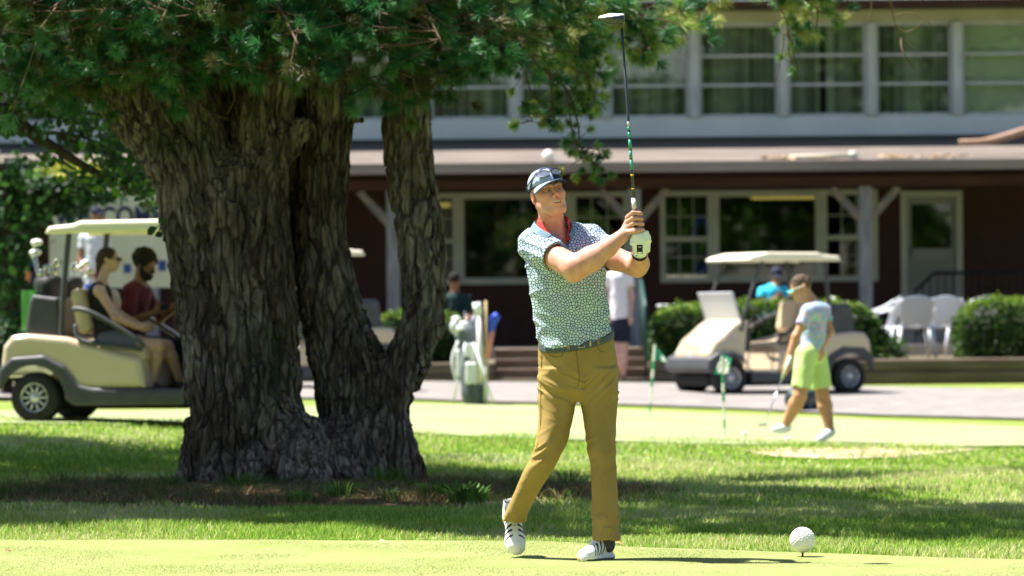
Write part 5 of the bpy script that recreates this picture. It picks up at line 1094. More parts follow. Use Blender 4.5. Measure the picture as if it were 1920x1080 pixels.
# left arm, elbow down, forearm towards the viewer
s.cap(g_(1112,460,.04),g_(1155,486,-.02),.055,.050,k=.02); s.cap(g_(1155,486,-.02),g_(1194,498,-.07),.050,.050,k=.02); s.cap(g_(1194,498,-.07),g_(1197,494,-.14),.052,.049,k=.02); s.cap(g_(1197,494,-.14),g_(1200,477,-.25),.047,.034,k=.02)
# right hand, wrapped round the grip
gx=lambda py: 1165.5+(py-45)*(1196-1165.5)/(480-45)
s.ell(g_(1177,430,-.275),(.030,.026,.044),.02,rot=rotm('Y',R(25))); s.ell(g_(1181,418,-.27),(.024,.024,.045),.014)
for i,(y0,y1,r) in enumerate([(404,399,.0098),(413,409,.0102),(423,419,.0100),(433,430,.0095)]):
    x=gx(y1); s.cap(g_(1176-i*.5,y0+4,-.285),g_(x-4,y1,-.313),r*1.1,r,k=.005); s.cap(g_(x-4,y1,-.313),g_(x+9+i*1.2,y1+1,-.305),r,r*.95,k=.004); s.cap(g_(x+9+i*1.2,y1+1,-.305),g_(x+11+i*1.0,y1+2,-.275),r*.95,r*.85,k=.004); s.cap(g_(x+11+i,y1+2,-.275),g_(x+4,y1+3,-.255),r*.85,r*.75,k=.004)
s.cap(g_(1176,436,-.30),g_(1190,434,-.318),.012,.0105,k=.008); s.cap(g_(1190,434,-.318),g_(1204,431,-.312),.0105,.009,k=.004)
# left hand under the glove
s.cap(g_(1200,477,-.25),g_(1199,458,-.275),.032,.032,k=.015)
def skincol(V):
    q=(V-Hc)@Rh/HS; c=np.ones((len(V),3)); nz=np.clip(.5+.5*vn(V,30,3),0,1)[:,None]; c*=(.93+.12*nz)
    def spot(ctr,rad,col,st): 
        nonlocal c
        d=(((q-np.array(ctr))/np.array(rad))**2).sum(1); w_=(np.exp(-d)*st)[:,None]; c=c*(1-w_)+c*np.array(col)*w_
    spot((0,-.11,-.02),(.02,.03,.02),(1.05,.66,.60),.7)
    for sx in (-1,1): spot((sx*.045,-.07,-.02),(.025,.03,.02),(1.05,.72,.66),.6); spot((sx*.03,-.085,.004),(.018,.02,.010),(.72,.60,.60),.8); spot((sx*.083,.01,0),(.02,.03,.03),(1.12,.66,.6),.7)
    spot((0,-.095,-.0685),(.02,.015,.0045),(.95,.55,.52),.9); spot((0,-.095,-.0505),(.02,.015,.004),(.9,.55,.52),.8)
    nk=np.clip((-q[:,2]-.10)/.06,0,1)*np.clip((.35+q[:,2])/.1,0,1)*(np.abs(q[:,0])<.14); c=c*(1-.5*nk[:,None])+c*np.array([1.08,.62,.55])*.5*nk[:,None]
    return c
body=s.build('body',m_skin,golfer,colf=skincol)
# body is the one continuous figure; trunk and legs inside the clothes
MB().box(H(-.017,-.083,-.063),H(-.0169,-.083,-.063)) if False else None
s=SDF(H(0,-.085,-.06)-.04,H(0,-.085,-.06)+.04,.002); s.box(H(0,-.0855,-.0565),hr(.0165,.005,.0040),.002,rot=Rh); s.build('teeth',M('teeth',(.75,.72,.64),rough=.3),body)
for sx in (-1,1):
    e=H(sx*.030,-.0755,.0052); s=SDF(e-.02,e+.02,.0022); s.ell(e,.0125*HS,0)
    def ec(V,e=e): 
        f=(V-e)@(Rh@np.array([.12,-1,.05])); return np.where((f>.0092)[:,None],[.03,.03,.035],[.30,.26,.25])
    s.build('eye',M('eye_white',(1,1,1),rough=.15,attr=True),body,colf=ec)
    MB().tube(bez([H(sx*.014,-.0905,.0105),H(sx*.030,-.0925,.0120),H(sx*.045,-.083,.0065)],4),[.0022,.0026,.0026,.0028,.003,.0028,.0026,.0024,.002],6).build('upper_lid',m_skin,body,True,col=np.ones((54,3))*.62)
    MB().tube(bez([H(sx*.014,-.0985,.026),H(sx*.030,-.096,.031),H(sx*.047,-.081,.026)],4),[.002,.003,.0035,.0035,.0035,.003,.003,.002,.0015],6).build('eyebrow',M('grey_brow',(.22,.17,.12),rough=.9),body,True)
# hair at temples and nape
s=SDF(Hc-.14,Hc+.16,.0045); s.ell(H(0,.022,.012),hr(.0775,.0905,.062),0,rot=Rh); s.plane(-Rh@np.array([0,1,-.25]),H(0,-.012,0)); s.plane(Rh@np.array([0,0,-1.]),H(0,0,-.030)); s.build('hair',M('grey_hair',(.20,.16,.12),(.34,.30,.25),scale=90,rough=.8,st=(1,1,.2)),body)
# ---- cap
m_capw=M('cap_cloth',(.34,.42,.54),(.40,.47,.58),scale=60,rough=.8); m_capn=M('cap_navy',(.012,.022,.06),(.02,.03,.075),scale=40,rough=.75)
s=SDF(Hc-.16,Hc+.2,.004); s.ell(H(0,.014,.046),hr(.0845,.107,.089),0,rot=Rh); s.plane(-Rh@np.array([0,.06,1.]),H(0,0,.036)); s.ell(H(0,.014,.128),hr(.009,.009,.008),.002,rot=Rh)
def capcol(V):
    q=(V-Hc)@Rh/HS; th=np.arctan2(q[:,0],-q[:,1]); base=np.array([.30,.37,.48]); nv=np.array([.014,.025,.07]); side=(np.abs(q[:,1]+.01+ .5*(q[:,2]-.05))<.010)|(q[:,2]<.044)|(q[:,1]>.035)|(q[:,0]>.010)|(q[:,2]>.122)
    return np.where(side[:,None],nv,base)
cap=s.build('cap',M('cap_panels',(1,1,1),rough=.8,attr=True,bump=.0005,bscale=300),golfer,colf=capcol)
def brim(z_off,shrink,name,mm,par,th=.0035,umax=1.):
    V=[];n,m_=25,9
    for lay in (0,1):
        for j in range(m_):
            for i in range(n):
                u=-1+i/(n-1)*(1+umax); v=j/(m_-1)*(1-shrink); a=u*R(66); bx,by=.0835*math.sin(a),.014-.104*math.cos(a); ext=.072*(max(0,1-abs(u)**2.6))**.6
                V.append(H(bx*(1+.10*v),by-ext*v,.043-.030*u*u*(.3+.7*v)-.008*v+z_off-lay*th))
    k=n*m_; F=[(j*n+i,j*n+i+1,(j+1)*n+i+1,(j+1)*n+i) for j in range(m_-1) for i in range(n-1)]; F+=[tuple(x+k for x in f[::-1]) for f in F]
    bd=[(m_-1)*n+i for i in range(n)]; F+=[(bd[i],bd[i]+k,bd[i+1]+k,bd[i+1]) for i in range(n-1)]; return mobj(name,V,F,mm,par)
brim(.0,0,'brim_underside',m_capn,cap); brim(.0038,.10,'brim_top',m_capw,cap,.003,.30)
# ---- sunglasses resting on the cap (held by it, so a thing of its own)
sgl=thing('sunglasses','sunglasses with grey lenses and dark frame pushed up on the golfer\'s cap','sunglasses',H(0,-.09,.09)); m_fr=M('dark_frame',(.012,.018,.04),rough=.3,spec=.6)
fr=MB(); n_=20
for sx in (-1,1):
    c=np.array([sx*.033,-.093,.088]); out=[]
    for k in range(n_+1):
        a=2*math.pi*k/n_; x=.029*math.cos(a); z=.0185*math.sin(a); pt=c+[x,abs(c[0]+x)**2*6.0+z*.75,z]; out.append(H(*pt))
    fr.tube(out,.0022,6,cap=False); Vn=[H(*(c+[0,.0065*0+abs(c[0])**2*6,0]))]+out[:-1]
    lo=mobj('lens',Vn,[(0,k+1,(k+1)%n_+1) for k in range(n_)],M('mirror_lens',(.38,.42,.52),(.08,.10,.16),scale=60,rough=.08,metal=.75),sgl)
    fr.tube([H(sx*.060,-.070,.090),H(sx*.082,-.035,.078),H(sx*.090,.02,.058),H(sx*.088,.05,.045)],.0030,6)
fr.tube([H(-.008,-.094,.091),H(0,-.096,.094),H(.008,-.094,.091)],.0024,6); fr.build('frame',m_fr,sgl,True)
# ---- shirt
BZ=g_(1080,634,0); BA,BB=.155,.30     # belt plane: z rises to the right and to the back
def belt_plane(off): c=np.array([BZ[0],20.0,BZ[2]+off]); n=np.array([-BA,-BB,1.]); return n/np.linalg.norm(n),c
def rows(rr): return [(P((a+b)/2,y,20+d)[2],P(a,y,20+d)[0],P(b,y,20+d)[0],20+d,ry) for (y,a,b,d,ry) in rr]
lo,hi=g_(950,665,-.3),g_(1165,402,.24)
s=SDF(lo,hi,.0058); s.loft(rows([(425,1015,1072,.03,.055),(440,1000,1112,.03,.085),(462,986,1132,.02,.108),(500,985,1134,.0,.128),(550,994,1138,-.005,.128),(600,1003,1142,0,.124),(625,1007,1145,0,.126),(660,1010,1148,0,.128)]),.02,pw=2.2)
s.cap(g_(1004,458,.02),g_(1108,447,.04),.062,.060,k=.03); s.cap(g_(1022,438,.05),g_(1003,452,.03),.045,.05,k=.03); s.cap(g_(1060,434,.05),g_(1110,444,.04),.042,.05,k=.03)
def sleeve(a,b,ra,rb,t):
    q=SDF(lo,hi,.0058); a=np.array(a);b=np.array(b); q.cap(a,b,ra,rb,k=0); d=(b-a)/np.linalg.norm(b-a); e=a+(b-a)*t; q.plane(d,e); q.F=np.maximum(q.F,-np.ones_like(q.F)); 
    q2=SDF(lo,hi,.0058); q2.cap(a+(b-a)*(t-.12),b,rb-.007,rb-.007,k=0); q.F=np.maximum(q.F,np.where(q2.F<.02,-q2.F,-.02)); return q
qa=sleeve(g_(1003,460,.0),g_(1078,502,-.25),.076,.070,.52); s.F=smin(s.F,qa.F,.02)
qb=sleeve(g_(1108,456,.04),g_(1185,496,-.05),.072,.064,.40); s.F=smin(s.F,qb.F,.02)
# open neck
s.poly([(g_(1022,400)[0],g_(1022,400)[2]),(g_(1024,428)[0],g_(1024,428)[2]),(g_(1046,446)[0],g_(1046,446)[2]),(g_(1064,466)[0],g_(1064,466)[2]),(g_(1069,445)[0],g_(1069,445)[2]),(g_(1070,400)[0],g_(1070,400)[2])],19.6,20.02,rd=.006,k=.006,mode='s')
s.cap(g_(1041,450,.03),H(0,.03,-.045),.068,.062,k=.008,mode='s')
nb,cb=belt_plane(.012); s.plane(-nb,cb)
def shirt_w(p):
    rel=(p-np.array(g_(1062,520))); w=.0045*(1-np.abs(vn(p*[1,1,1],9,5)))-.0022; f=vn(np.stack([p[:,0]*5+p[:,2]*7,p[:,1]*5,p[:,2]*14-p[:,0]*10],1),1,8); w+= .0050*np.clip(1-np.abs(f)*3.2,0,1)*-1
    low=np.clip((g_(0,560)[2]-p[:,2])/.12,0,1); f2=vn(np.stack([p[:,0]*6,p[:,1]*6,p[:,2]*26+p[:,0]*6],1),1,18); w+= -.0060*np.clip(1-np.abs(f2)*3,0,1)*low
    sh=np.clip((p[:,2]-g_(0,520)[2])/.08,0,1)*np.clip((g_(1010,0)[0]-p[:,0])/.02+1,0,1); f3=vn(np.stack([p[:,0]*14+p[:,2]*26,p[:,1]*6,p[:,2]*8],1),1,28); w+= -.0075*np.clip(1-np.abs(f3)*2.6,0,1)*sh
    return w
s.wrinkle(shirt_w)
m_shirt=bpy.data.materials.new('mosaic_shirt'); m_shirt.use_nodes=True
def _sh(m,lightcols,line,scale,wid):
    t=m.node_tree;N=t.nodes;L=t.links;b=N['Principled BSDF'];tc=N.new('ShaderNodeTexCoord'); mp=N.new('ShaderNodeMapping'); mp.inputs['Rotation'].default_value=(R(-90),0,0); mp.inputs['Scale'].default_value=(1,1.1,1); L.new(tc.outputs['Object'],mp.inputs[0])
    v=N.new('ShaderNodeTexVoronoi');v.feature='DISTANCE_TO_EDGE';v.voronoi_dimensions='2D';v.inputs['Scale'].default_value=scale;L.new(mp.outputs[0],v.inputs['Vector'])
    mr=N.new('ShaderNodeMapRange');mr.inputs['From Min'].default_value=wid*.6;mr.inputs['From Max'].default_value=wid*1.5;L.new(v.outputs['Distance'],mr.inputs[0])
    n=N.new('ShaderNodeTexNoise');n.inputs['Scale'].default_value=5;n.inputs['Detail'].default_value=2;L.new(tc.outputs['Object'],n.inputs['Vector'])
    cr=N.new('ShaderNodeValToRGB'); el=cr.color_ramp.elements; el[0].position=.35; el[1].position=.62; el[0].color=(*lightcols[0],1); el[1].color=(*lightcols[1],1); L.new(n.outputs[0],cr.inputs[0])
    mx=N.new('ShaderNodeMix');mx.data_type='RGBA';L.new(mr.outputs[0],mx.inputs[0]);mx.inputs[6].default_value=(*line,1);L.new(cr.outputs[0],mx.inputs[7]);L.new(mx.outputs[2],b.inputs['Base Color'])
    b.inputs['Roughness'].default_value=.75;b.inputs['Specular IOR Level'].default_value=.25
_sh(m_shirt,[(.46,.53,.74),(.48,.62,.62)],(.012,.04,.085),76,.11)
shirt=s.build('shirt',m_shirt,golfer); shV=np.array([v.co[:] for v in shirt.data.vertices])+gbase; shb=BVHTree.FromPolygons([tuple(v) for v in shV],[tuple(p.vertices) for p in shirt.data.polygons])
def proj(b,px,py,off=.002):
    d=P(px,py,20.)-CAM; h=b.ray_cast(Vector(CAM),Vector(d/np.linalg.norm(d))); 
    return np.array(h[0])-d/np.linalg.norm(d)*off if h[0] is not None else P(px,py,19.9)
m_grblue=M('slate_collar',(.12,.20,.27),(.15,.24,.31),scale=60,rough=.75); m_redl=M('red_lining',(.62,.045,.03),rough=.8)
def ribbon(name,A,B,m,par,th=.004,n=5):
    A=bez(A,n);B=bez(B,n);k=len(A);m_=5;V=[]
    for lay in (0,1):
        for j in range(m_):
            f=j/(m_-1)
            for i in range(k): V.append(A[i]*(1-f)+B[i]*f+np.array([0,th*lay,-.0*f]))
    q=k*m_; F=[(j*k+i,j*k+i+1,(j+1)*k+i+1,(j+1)*k+i) for j in range(m_-1) for i in range(k-1)]; F+=[tuple(x+q for x in f[::-1]) for f in F]
    for e in ([i for i in range(k)],[(m_-1)*k+i for i in range(k)],[j*k for j in range(m_)],[j*k+k-1 for j in range(m_)]): F+=[(e[i],e[i]+q,e[i+1]+q,e[i+1]) for i in range(len(e)-1)]
    return mobj(name,V,F,m,par)
ribbon('collar',[g_(1012,408,.06),g_(1003,416,-.01),g_(1012,427,-.075),g_(1036,441,-.115)],[g_(1003,414,.07),g_(995,428,-.01),g_(1004,438,-.085),g_(1026,449,-.118)],m_grblue,shirt)
ribbon('collar',[g_(1060,409,.05),g_(1069,417,.0),g_(1073,426,-.03),g_(1066,440,-.085)],[g_(1066,410,.06),g_(1077,423,.01),g_(1080,434,-.035),g_(1073,449,-.09)],m_grblue,shirt)
s=SDF(g_(990,455,-.15),g_(1085,402,.15),.0027); s.loft(rows([(404,1010,1064,.025,.066),(420,1005,1070,.015,.078),(452,1001,1079,.0,.088)]),0); 
s2=SDF(g_(990,455,-.15),g_(1085,402,.15),.0027); s2.loft([(a-.03 if i==0 else a+.03 if i==2 else a,b+.006,c-.006,d,e-.006) for i,(a,b,c,d,e) in enumerate(sorted(rows([(404,1010,1064,.025,.066),(420,1005,1070,.015,.078),(452,1001,1079,.0,.088)])))],0); s.F=np.maximum(s.F,-s2.F)
s.poly([(g_(1018,380)[0],g_(1018,380)[2]),(g_(1022,428)[0],g_(1022,428)[2]),(g_(1045,452)[0],g_(1045,452)[2]),(g_(1062,452)[0],g_(1062,452)[2]),(g_(1066,425)[0],g_(1066,425)[2]),(g_(1056,380)[0],g_(1056,380)[2])],19.7,20.02,rd=.004,mode='s'); s.build('collar_lining',m_redl,shirt)
ribbon('placket',[proj(shb,1026,449,.006),proj(shb,1044,455,.006),proj(shb,1063,473,.006),proj(shb,1065,500,.005)],[proj(shb,1036,441,.010),proj(shb,1050,449,.009),proj(shb,1067,466,.006),proj(shb,1069,500,.005)],m_grblue,shirt,th=.003)
# ---- trousers
m_khaki=M('khaki_cloth',(.265,.18,.05),(.31,.215,.065),scale=7,rough=.75,spec=.25,bump=.0008,bscale=260)
lo,hi=g_(930,1030,-.32),g_(1180,610,.34); s=SDF(lo,hi,.0052)
s.loft(rows([(612,1014,1149,0,.118),(640,1012,1151,0,.122),(675,1010,1156,.005,.128),(710,1012,1157,.01,.122),(735,1018,1152,.01,.105),(752,1030,1140,.01,.08)]),.02,pw=2.2)
s.loft(rows([(690,1010,1084,0,.112),(726,1009,1086,0,.105),(745,1010,1082,-.0,.10),(790,1010.5,1073,-.02,.090),(833,1004,1060,-.04,.080),(857,998,1049,-.04,.075),(880,985,1037,-.02,.074),(918,967,1013,.03,.070),(957,950,992,.09,.065),(976,945,984,.12,.062)]),.014)
s.loft(rows([(690,1086,1158,0,.112),(745,1088,1158,-.0,.10),(790,1094,1155,-.02,.088),(841,1103,1153,-.05,.080),(876,1108,1155,-.06,.074),(940,1110,1158,-.08,.068),(1010,1112,1161,-.10,.066)]),.014)
n1=np.array([-.25,.0,1.]); 
nb,cb=belt_plane(.015); s.plane(nb,cb)
def pant_w(p):
    x,y,z=p[:,0],p[:,1],p[:,2]; w=.004*vn(p,7,4); kn=np.exp(-((z-g_(0,862)[2])/.09)**2); A=x<g_(1060+0*1,0)[0]+0
    f=vn(np.stack([x*9,y*7,z*34-x*22],1),1,3); w+=-.0065*np.clip(1-np.abs(f)*1.8,0,1)*(kn*np.clip(.5+vn(p,9,71),0,1)*1.5+.12)
    hp=np.exp(-((z-g_(0,735)[2])/.07)**2); f=vn(np.stack([x*8,y*6,z*36+(x-g_(1088,0)[0])*np.where(x>g_(1088,0)[0],-34,16)],1),1,13); w+=-.009*np.clip(1-np.abs(f)*2.6,0,1)*(hp+.1)
    an=np.clip((g_(0,960)[2]-z)/.05,0,1); f=vn(np.stack([x*12+z*20,y*8,z*24-x*24],1),1,23); w+=-.009*np.clip(1-np.abs(f)*2.6,0,1)*an
    md=np.exp(-((z-g_(0,800)[2])/.1)**2)*.4; f=vn(np.stack([x*16+z*5,y*6,z*6],1),1,33); w+=-.006*np.clip(1-np.abs(f)*2.6,0,1)*md
    crease=np.exp(-((x-g_(1087,0)[0]+.0)/.008)**2)*np.clip((z-g_(0,745)[2])/.02,0,1)*np.clip((g_(0,690)[2]-z)/.08+.3,0,1)*(y<20); return w+crease*.007
s.wrinkle(pant_w); trous=s.build('trousers',m_khaki,golfer); tV=np.array([v.co[:] for v in trous.data.vertices])+gbase; tb_=BVHTree.FromPolygons([tuple(v) for v in tV],[tuple(p.vertices) for p in trous.data.polygons])
m_seam=M('khaki_seam',(.15,.10,.03),rough=.9); mb=MB()
for q in ([(1080,655),(1083,680),(1086,705),(1083,725)],[(1022,655),(1035,668),(1052,668),(1056,658)],[(1120,652),(1130,660),(1146,650)],[(1016,660),(1014,720),(1013,800),(1006,840)]):
    pts=bez([proj(tb_,a,b,.0005) for a,b in q],6); mb.tube(pts,.0016,5)
mb.build('seam',m_seam,trous,True)
# belt, buckle, loops
s=SDF(g_(995,665,-.2),g_(1165,595,.2),.005); s.loft(rows([(600,1012.5,1151,0,.127),(640,1010,1152.5,0,.130),(665,1008,1155,0,.133)]),0,pw=2.25); nb,cb=belt_plane(.017); s.plane(nb,cb); nb,cb=belt_plane(-.019); s.plane(-nb,cb)
belt=s.build('belt',M('grey_belt',(.05,.068,.07),(.07,.088,.09),scale=30,rough=.5,spec=.4),golfer); bV=np.array([v.co[:] for v in belt.data.vertices])+gbase; bb_=BVHTree.FromPolygons([tuple(v) for v in bV],[tuple(p.vertices) for p in belt.data.polygons])
def strip(px,y0,y1,w_,m,name,par,b=bb_,off=.003):
    mb=MB(); V=[]; 
    for py in np.linspace(y0,y1,6):
        for q in (px-w_/2,px+w_/2): c=proj(b,q,py,off); V+=[c,c+[0,.004,0]]
    F=[]
    for j in range(5): a=j*4; F+=[(a,a+2,a+6,a+4),(a+1,a+5,a+7,a+3),(a,a+4,a+5,a+1),(a+2,a+3,a+7,a+6)]
    F+=[(0,1,3,2),(20,22,23,21)]; return mb.add(V,F).build(name,m,par)
strip(1066,636,655,5,m_khaki,'belt_loop',trous); strip(1122,630,648,4,m_khaki,'belt_loop',trous,off=.004)
m_gold=M('gold_buckle',(.55,.47,.22),rough=.3,metal=.7)
strip(1107,633,649,3.5,m_gold,'belt_keeper',belt)
mb=MB(); a,b,c,d=[proj(bb_,x,y,.005) for x,y in ((1084,638),(1096,637),(1096,651),(1085,652))]; mb.tube([a,b,c,d,a],.0022,6); mb.build('buckle',m_gold,belt,True)
# ---- shoes
m_shoe=M('shoe_leather',(1,1,1),rough=.45,spec=.4,attr=True,bump=.0006,bscale=120)
def shoe(heel,toe,up,side):
    heel=np.array(heel);toe=np.array(toe); f=(toe-heel); L=np.linalg.norm(f); f/=L; up=np.array(up,float); up-=f*(up@f); up/=np.linalg.norm(up); sd=np.cross(f,up); k=L/.285
    s=SDF((-.08,-.03,-.02),(.08,.32,.17),.0042)
    s.poly([(-.030,.0),(-.036,.05),(-.030,.11),(-.036,.17),(-.047,.22),(-.040,.265),(-.018,.288),(.012,.288),(.036,.265),(.046,.22),(.036,.17),(.031,.11),(.036,.05),(.030,.0)],0,.026,rd=.010,ax=(0,1,2))
    s.ell((0,.225,.032),(.045,.060,.036),.015); s.cap((0,.20,.042),(0,.11,.070),.040,.038,k=.02); s.ell((0,.050,.055),(.037,.052,.058),.02); s.cap((0,.07,.07),(0,.052,.112),.040,.039,k=.015)
    s.cap((0,.145,.085),(0,.098,.125),.020,.018,k=.012); s.cap((0,.045,.09),(0,.045,.17),.031,.033,k=.004,mode='s'); s.plane((0,0,-1.),(0,0,.0)); s.plane((0,-.5,1.),(0,.05,.125))
    def cf(V):
        x,y,z=V.T; c=np.full((len(V),3),.76); c[:,2]=.77; yy=y+(.35*z if side>0 else -.012)
        st=(np.abs(x)>(.017 if side>0 else .014))&(z>.026)&(z<.105)&(((yy>.130)&(yy<.143))|((yy>.158)&(yy<.171))|((yy>.186)&(yy<.199))|((yy>.213)&(yy<.222)))&(y<.235); c[st]=.015
        c[(z<.0085)&(z>.003)&(y<.27)]=.03; c[(z>.110)&(np.hypot(x,y-.05)<.038)]=.03
        lc=(np.abs(x)<.017)&(y>.10)&(y<.185)&(z>.07)&(np.mod(y,.018)<.005); c[lc]=.45; c[(y>.262)&(x*side>.0)&(z<.022)&(side>0)]=[.55,.42,.12]; hs=(y<.022)&(z>.05)&(z<.09); c[hs]=[.3,.32,.38]; return c
    V,Q=s.mesh(); C=cf(V); W=heel+k*(V[:,0:1]*sd+V[:,1:2]*f+V[:,2:3]*up); o=mobj('shoe',W,Q,m_shoe,golfer,True,col=C); w=lambda x,y,z: heel+k*(x*sd+y*f+z*up)
    mb=MB()
    for i in range(5):
        y=.118+.016*i; z=.112-.0085*i*1.1; mb.tube(bez([w(-.021,y-.004,z-.013),w(0,y,z-.002),w(.021,y+.004,z-.013)],4),.0026,6)
    mb.tube(bez([w(0,.112,.118),w(.03*side,.115,.118),w(.052*side,.13,.105),w(.05*side,.15,.09),w(.02*side,.125,.11)],5),.0024,6); mb.build('lace',M('lace_white',(.7,.7,.68),rough=.8),o,True); return o
tA=g_(968,1046,.13); tA[2]=.045; hA=g_(955,975,.335); hA[2]=.215
shoe(hA,tA+np.array([0,-.02,-.02]),(0.05,-.55,.8),-1)
hB=g_(1146,1050,-.05); hB[2]=.014; tB=g_(1088,1052,-.24); tB[2]=.014; shoe(hB,tB,(0,0,1),1)
m_sock=M('grey_sock',(.06,.065,.075),rough=.9)
s=SDF(g_(935,1010,-.05),g_(1000,940,.4),.006); s.cap(g_(965,962,.13),(hA+np.array([.006,-.045,.045])),.042,.036,k=0); s.build('sock',m_sock,golfer); s=SDF(g_(1105,1050,-.3),g_(1170,985,.1),.006); s.cap(g_(1137,1000,-.10),g_(1138,1022,-.10),.042,.038,k=0); s.build('sock',m_sock,golfer)
# ---- glove
s=SDF(g_(1170,500,-.42),g_(1232,420,-.14),.003)
s.loft([(P(1200,y,19.72)[2],P(a,y,19.72)[0],P(b,y,19.72)[0],19.722+dd,ry) for y,a,b,ry,dd in [(484,1188,1212,.030,.015),(474,1187,1212,.033,.005),(462,1185,1213.5,.034,-.005),(450,1185,1214,.033,-.01),(440,1187,1213,.029,-.01),(435,1190,1210,.020,-.005)]],0,pw=2.4)
for i,(x0,y0,x1,y1) in enumerate([(1189,443,1212,437),(1186,449,1215,443),(1185,456,1216,450)]): s.cap(g_(x0,y0,-.308),g_(x1,y1,-.30),.0115,.011,k=.003); s.cap(g_(x1,y1,-.30),g_(x1+2,y1+3,-.26),.011,.009,k=.005)
s.cap(g_(1216,452,-.285),g_(1215,470,-.275),.010,.010,k=.006)
glove=s.build('glove',M('white_glove',(.70,.74,.66),(.76,.79,.72),scale=20,rough=.55,bump=.0006,bscale=160),golfer); gV=np.array([v.co[:] for v in glove.data.vertices])+gbase; gb_=BVHTree.FromPolygons([tuple(v) for v in gV],[tuple(p.vertices) for p in glove.data.polygons])
strip(1199.5,459,476,11,m_under,'glove_badge',glove,gb_,.002); strip(1199.5,472.5,475,8.5,m_shoe if False else M('badge_white',(.75,.75,.75)),'badge_bar',glove,gb_,.0045); strip(1199.5,462.5,464,6,M('badge_mark',(.5,.5,.5)),'badge_mark',glove,gb_,.0045)
MB().tube(bez([g_(1185,476,-.24),g_(1190,484,-.285),g_(1200,488,-.295),g_(1209,484,-.285),g_(1214,475,-.24)],5),.0055,8).build('wrist_strap',m_under,glove,True)
# ---- the club
cl=thing('golf_club','driver held upright in both hands, white head high against the windows','golf club',g_(1190,432,-.285)); cx=lambda py,d=-.285: g_(gx(py),py,d)
MB().tube([cx(372),cx(480)],[.0105,.0135],12).build('grip',M('rubber_grip',(.02,.02,.02),rough=.8),cl,True); MB().tube([cx(371),cx(398)],[.0115,.0120],12).build('grip_wrap',M('pale_wrap',(.10,.11,.10),(.55,.55,.48),scale=45,rough=.7,lo=.45,hi=.55),cl,True)
MB().tube([cx(372),cx(325),cx(48)],[.0078,.0072,.0052],10).build('shaft',M('graphite_shaft',(.02,.024,.03),rough=.3,spec=.6),cl,True)
mb=MB()
for a,b in ((318,300),(297,283),(280,262),(258,248),(244,238)): mb.tube([cx(a),cx(b)],[.0078,.0077],10)
mb.build('green_band',M('band_green',(.04,.28,.18),rough=.3),cl,True); mb=MB(); mb.tube([cx(330),cx(327)],.0088,10).tube([cx(355),cx(353)],.0086,10); mb.build('gold_ring',M('ring_orange',(.6,.36,.03),rough=.3),cl,True); MB().tube([cx(237),cx(228)],.0074,10).build('white_ring',m_white,cl,True)
hd=g_(1147,36,-.285); s=SDF(hd-.09,hd+.09,.0035); rr=rotm('Y',R(6)); s.ell(g_(1151,36,-.285),(.046,.052,.027),0,rot=rr); s.ell(g_(1138,35,-.285),(.040,.036,.016),.015,rot=rr); s.box(g_(1165,35,-.285),(.014,.030,.022),.008,k=.012); s.cap(g_(1166,38,-.285),cx(52),.0085,.0062,k=.01)
def hc(V): 
    zc=g_(1150,40)[2]+.12*(V[:,0]-hd[0]); return np.where((V[:,2]>zc)[:,None]&(V[:,0]<g_(1168,0)[0])[:,None],[.74,.76,.78],[.02,.03,.03])
s.build('club_head',M('club_head',(1,1,1),rough=.22,spec=.6,attr=True),cl,colf=hc)
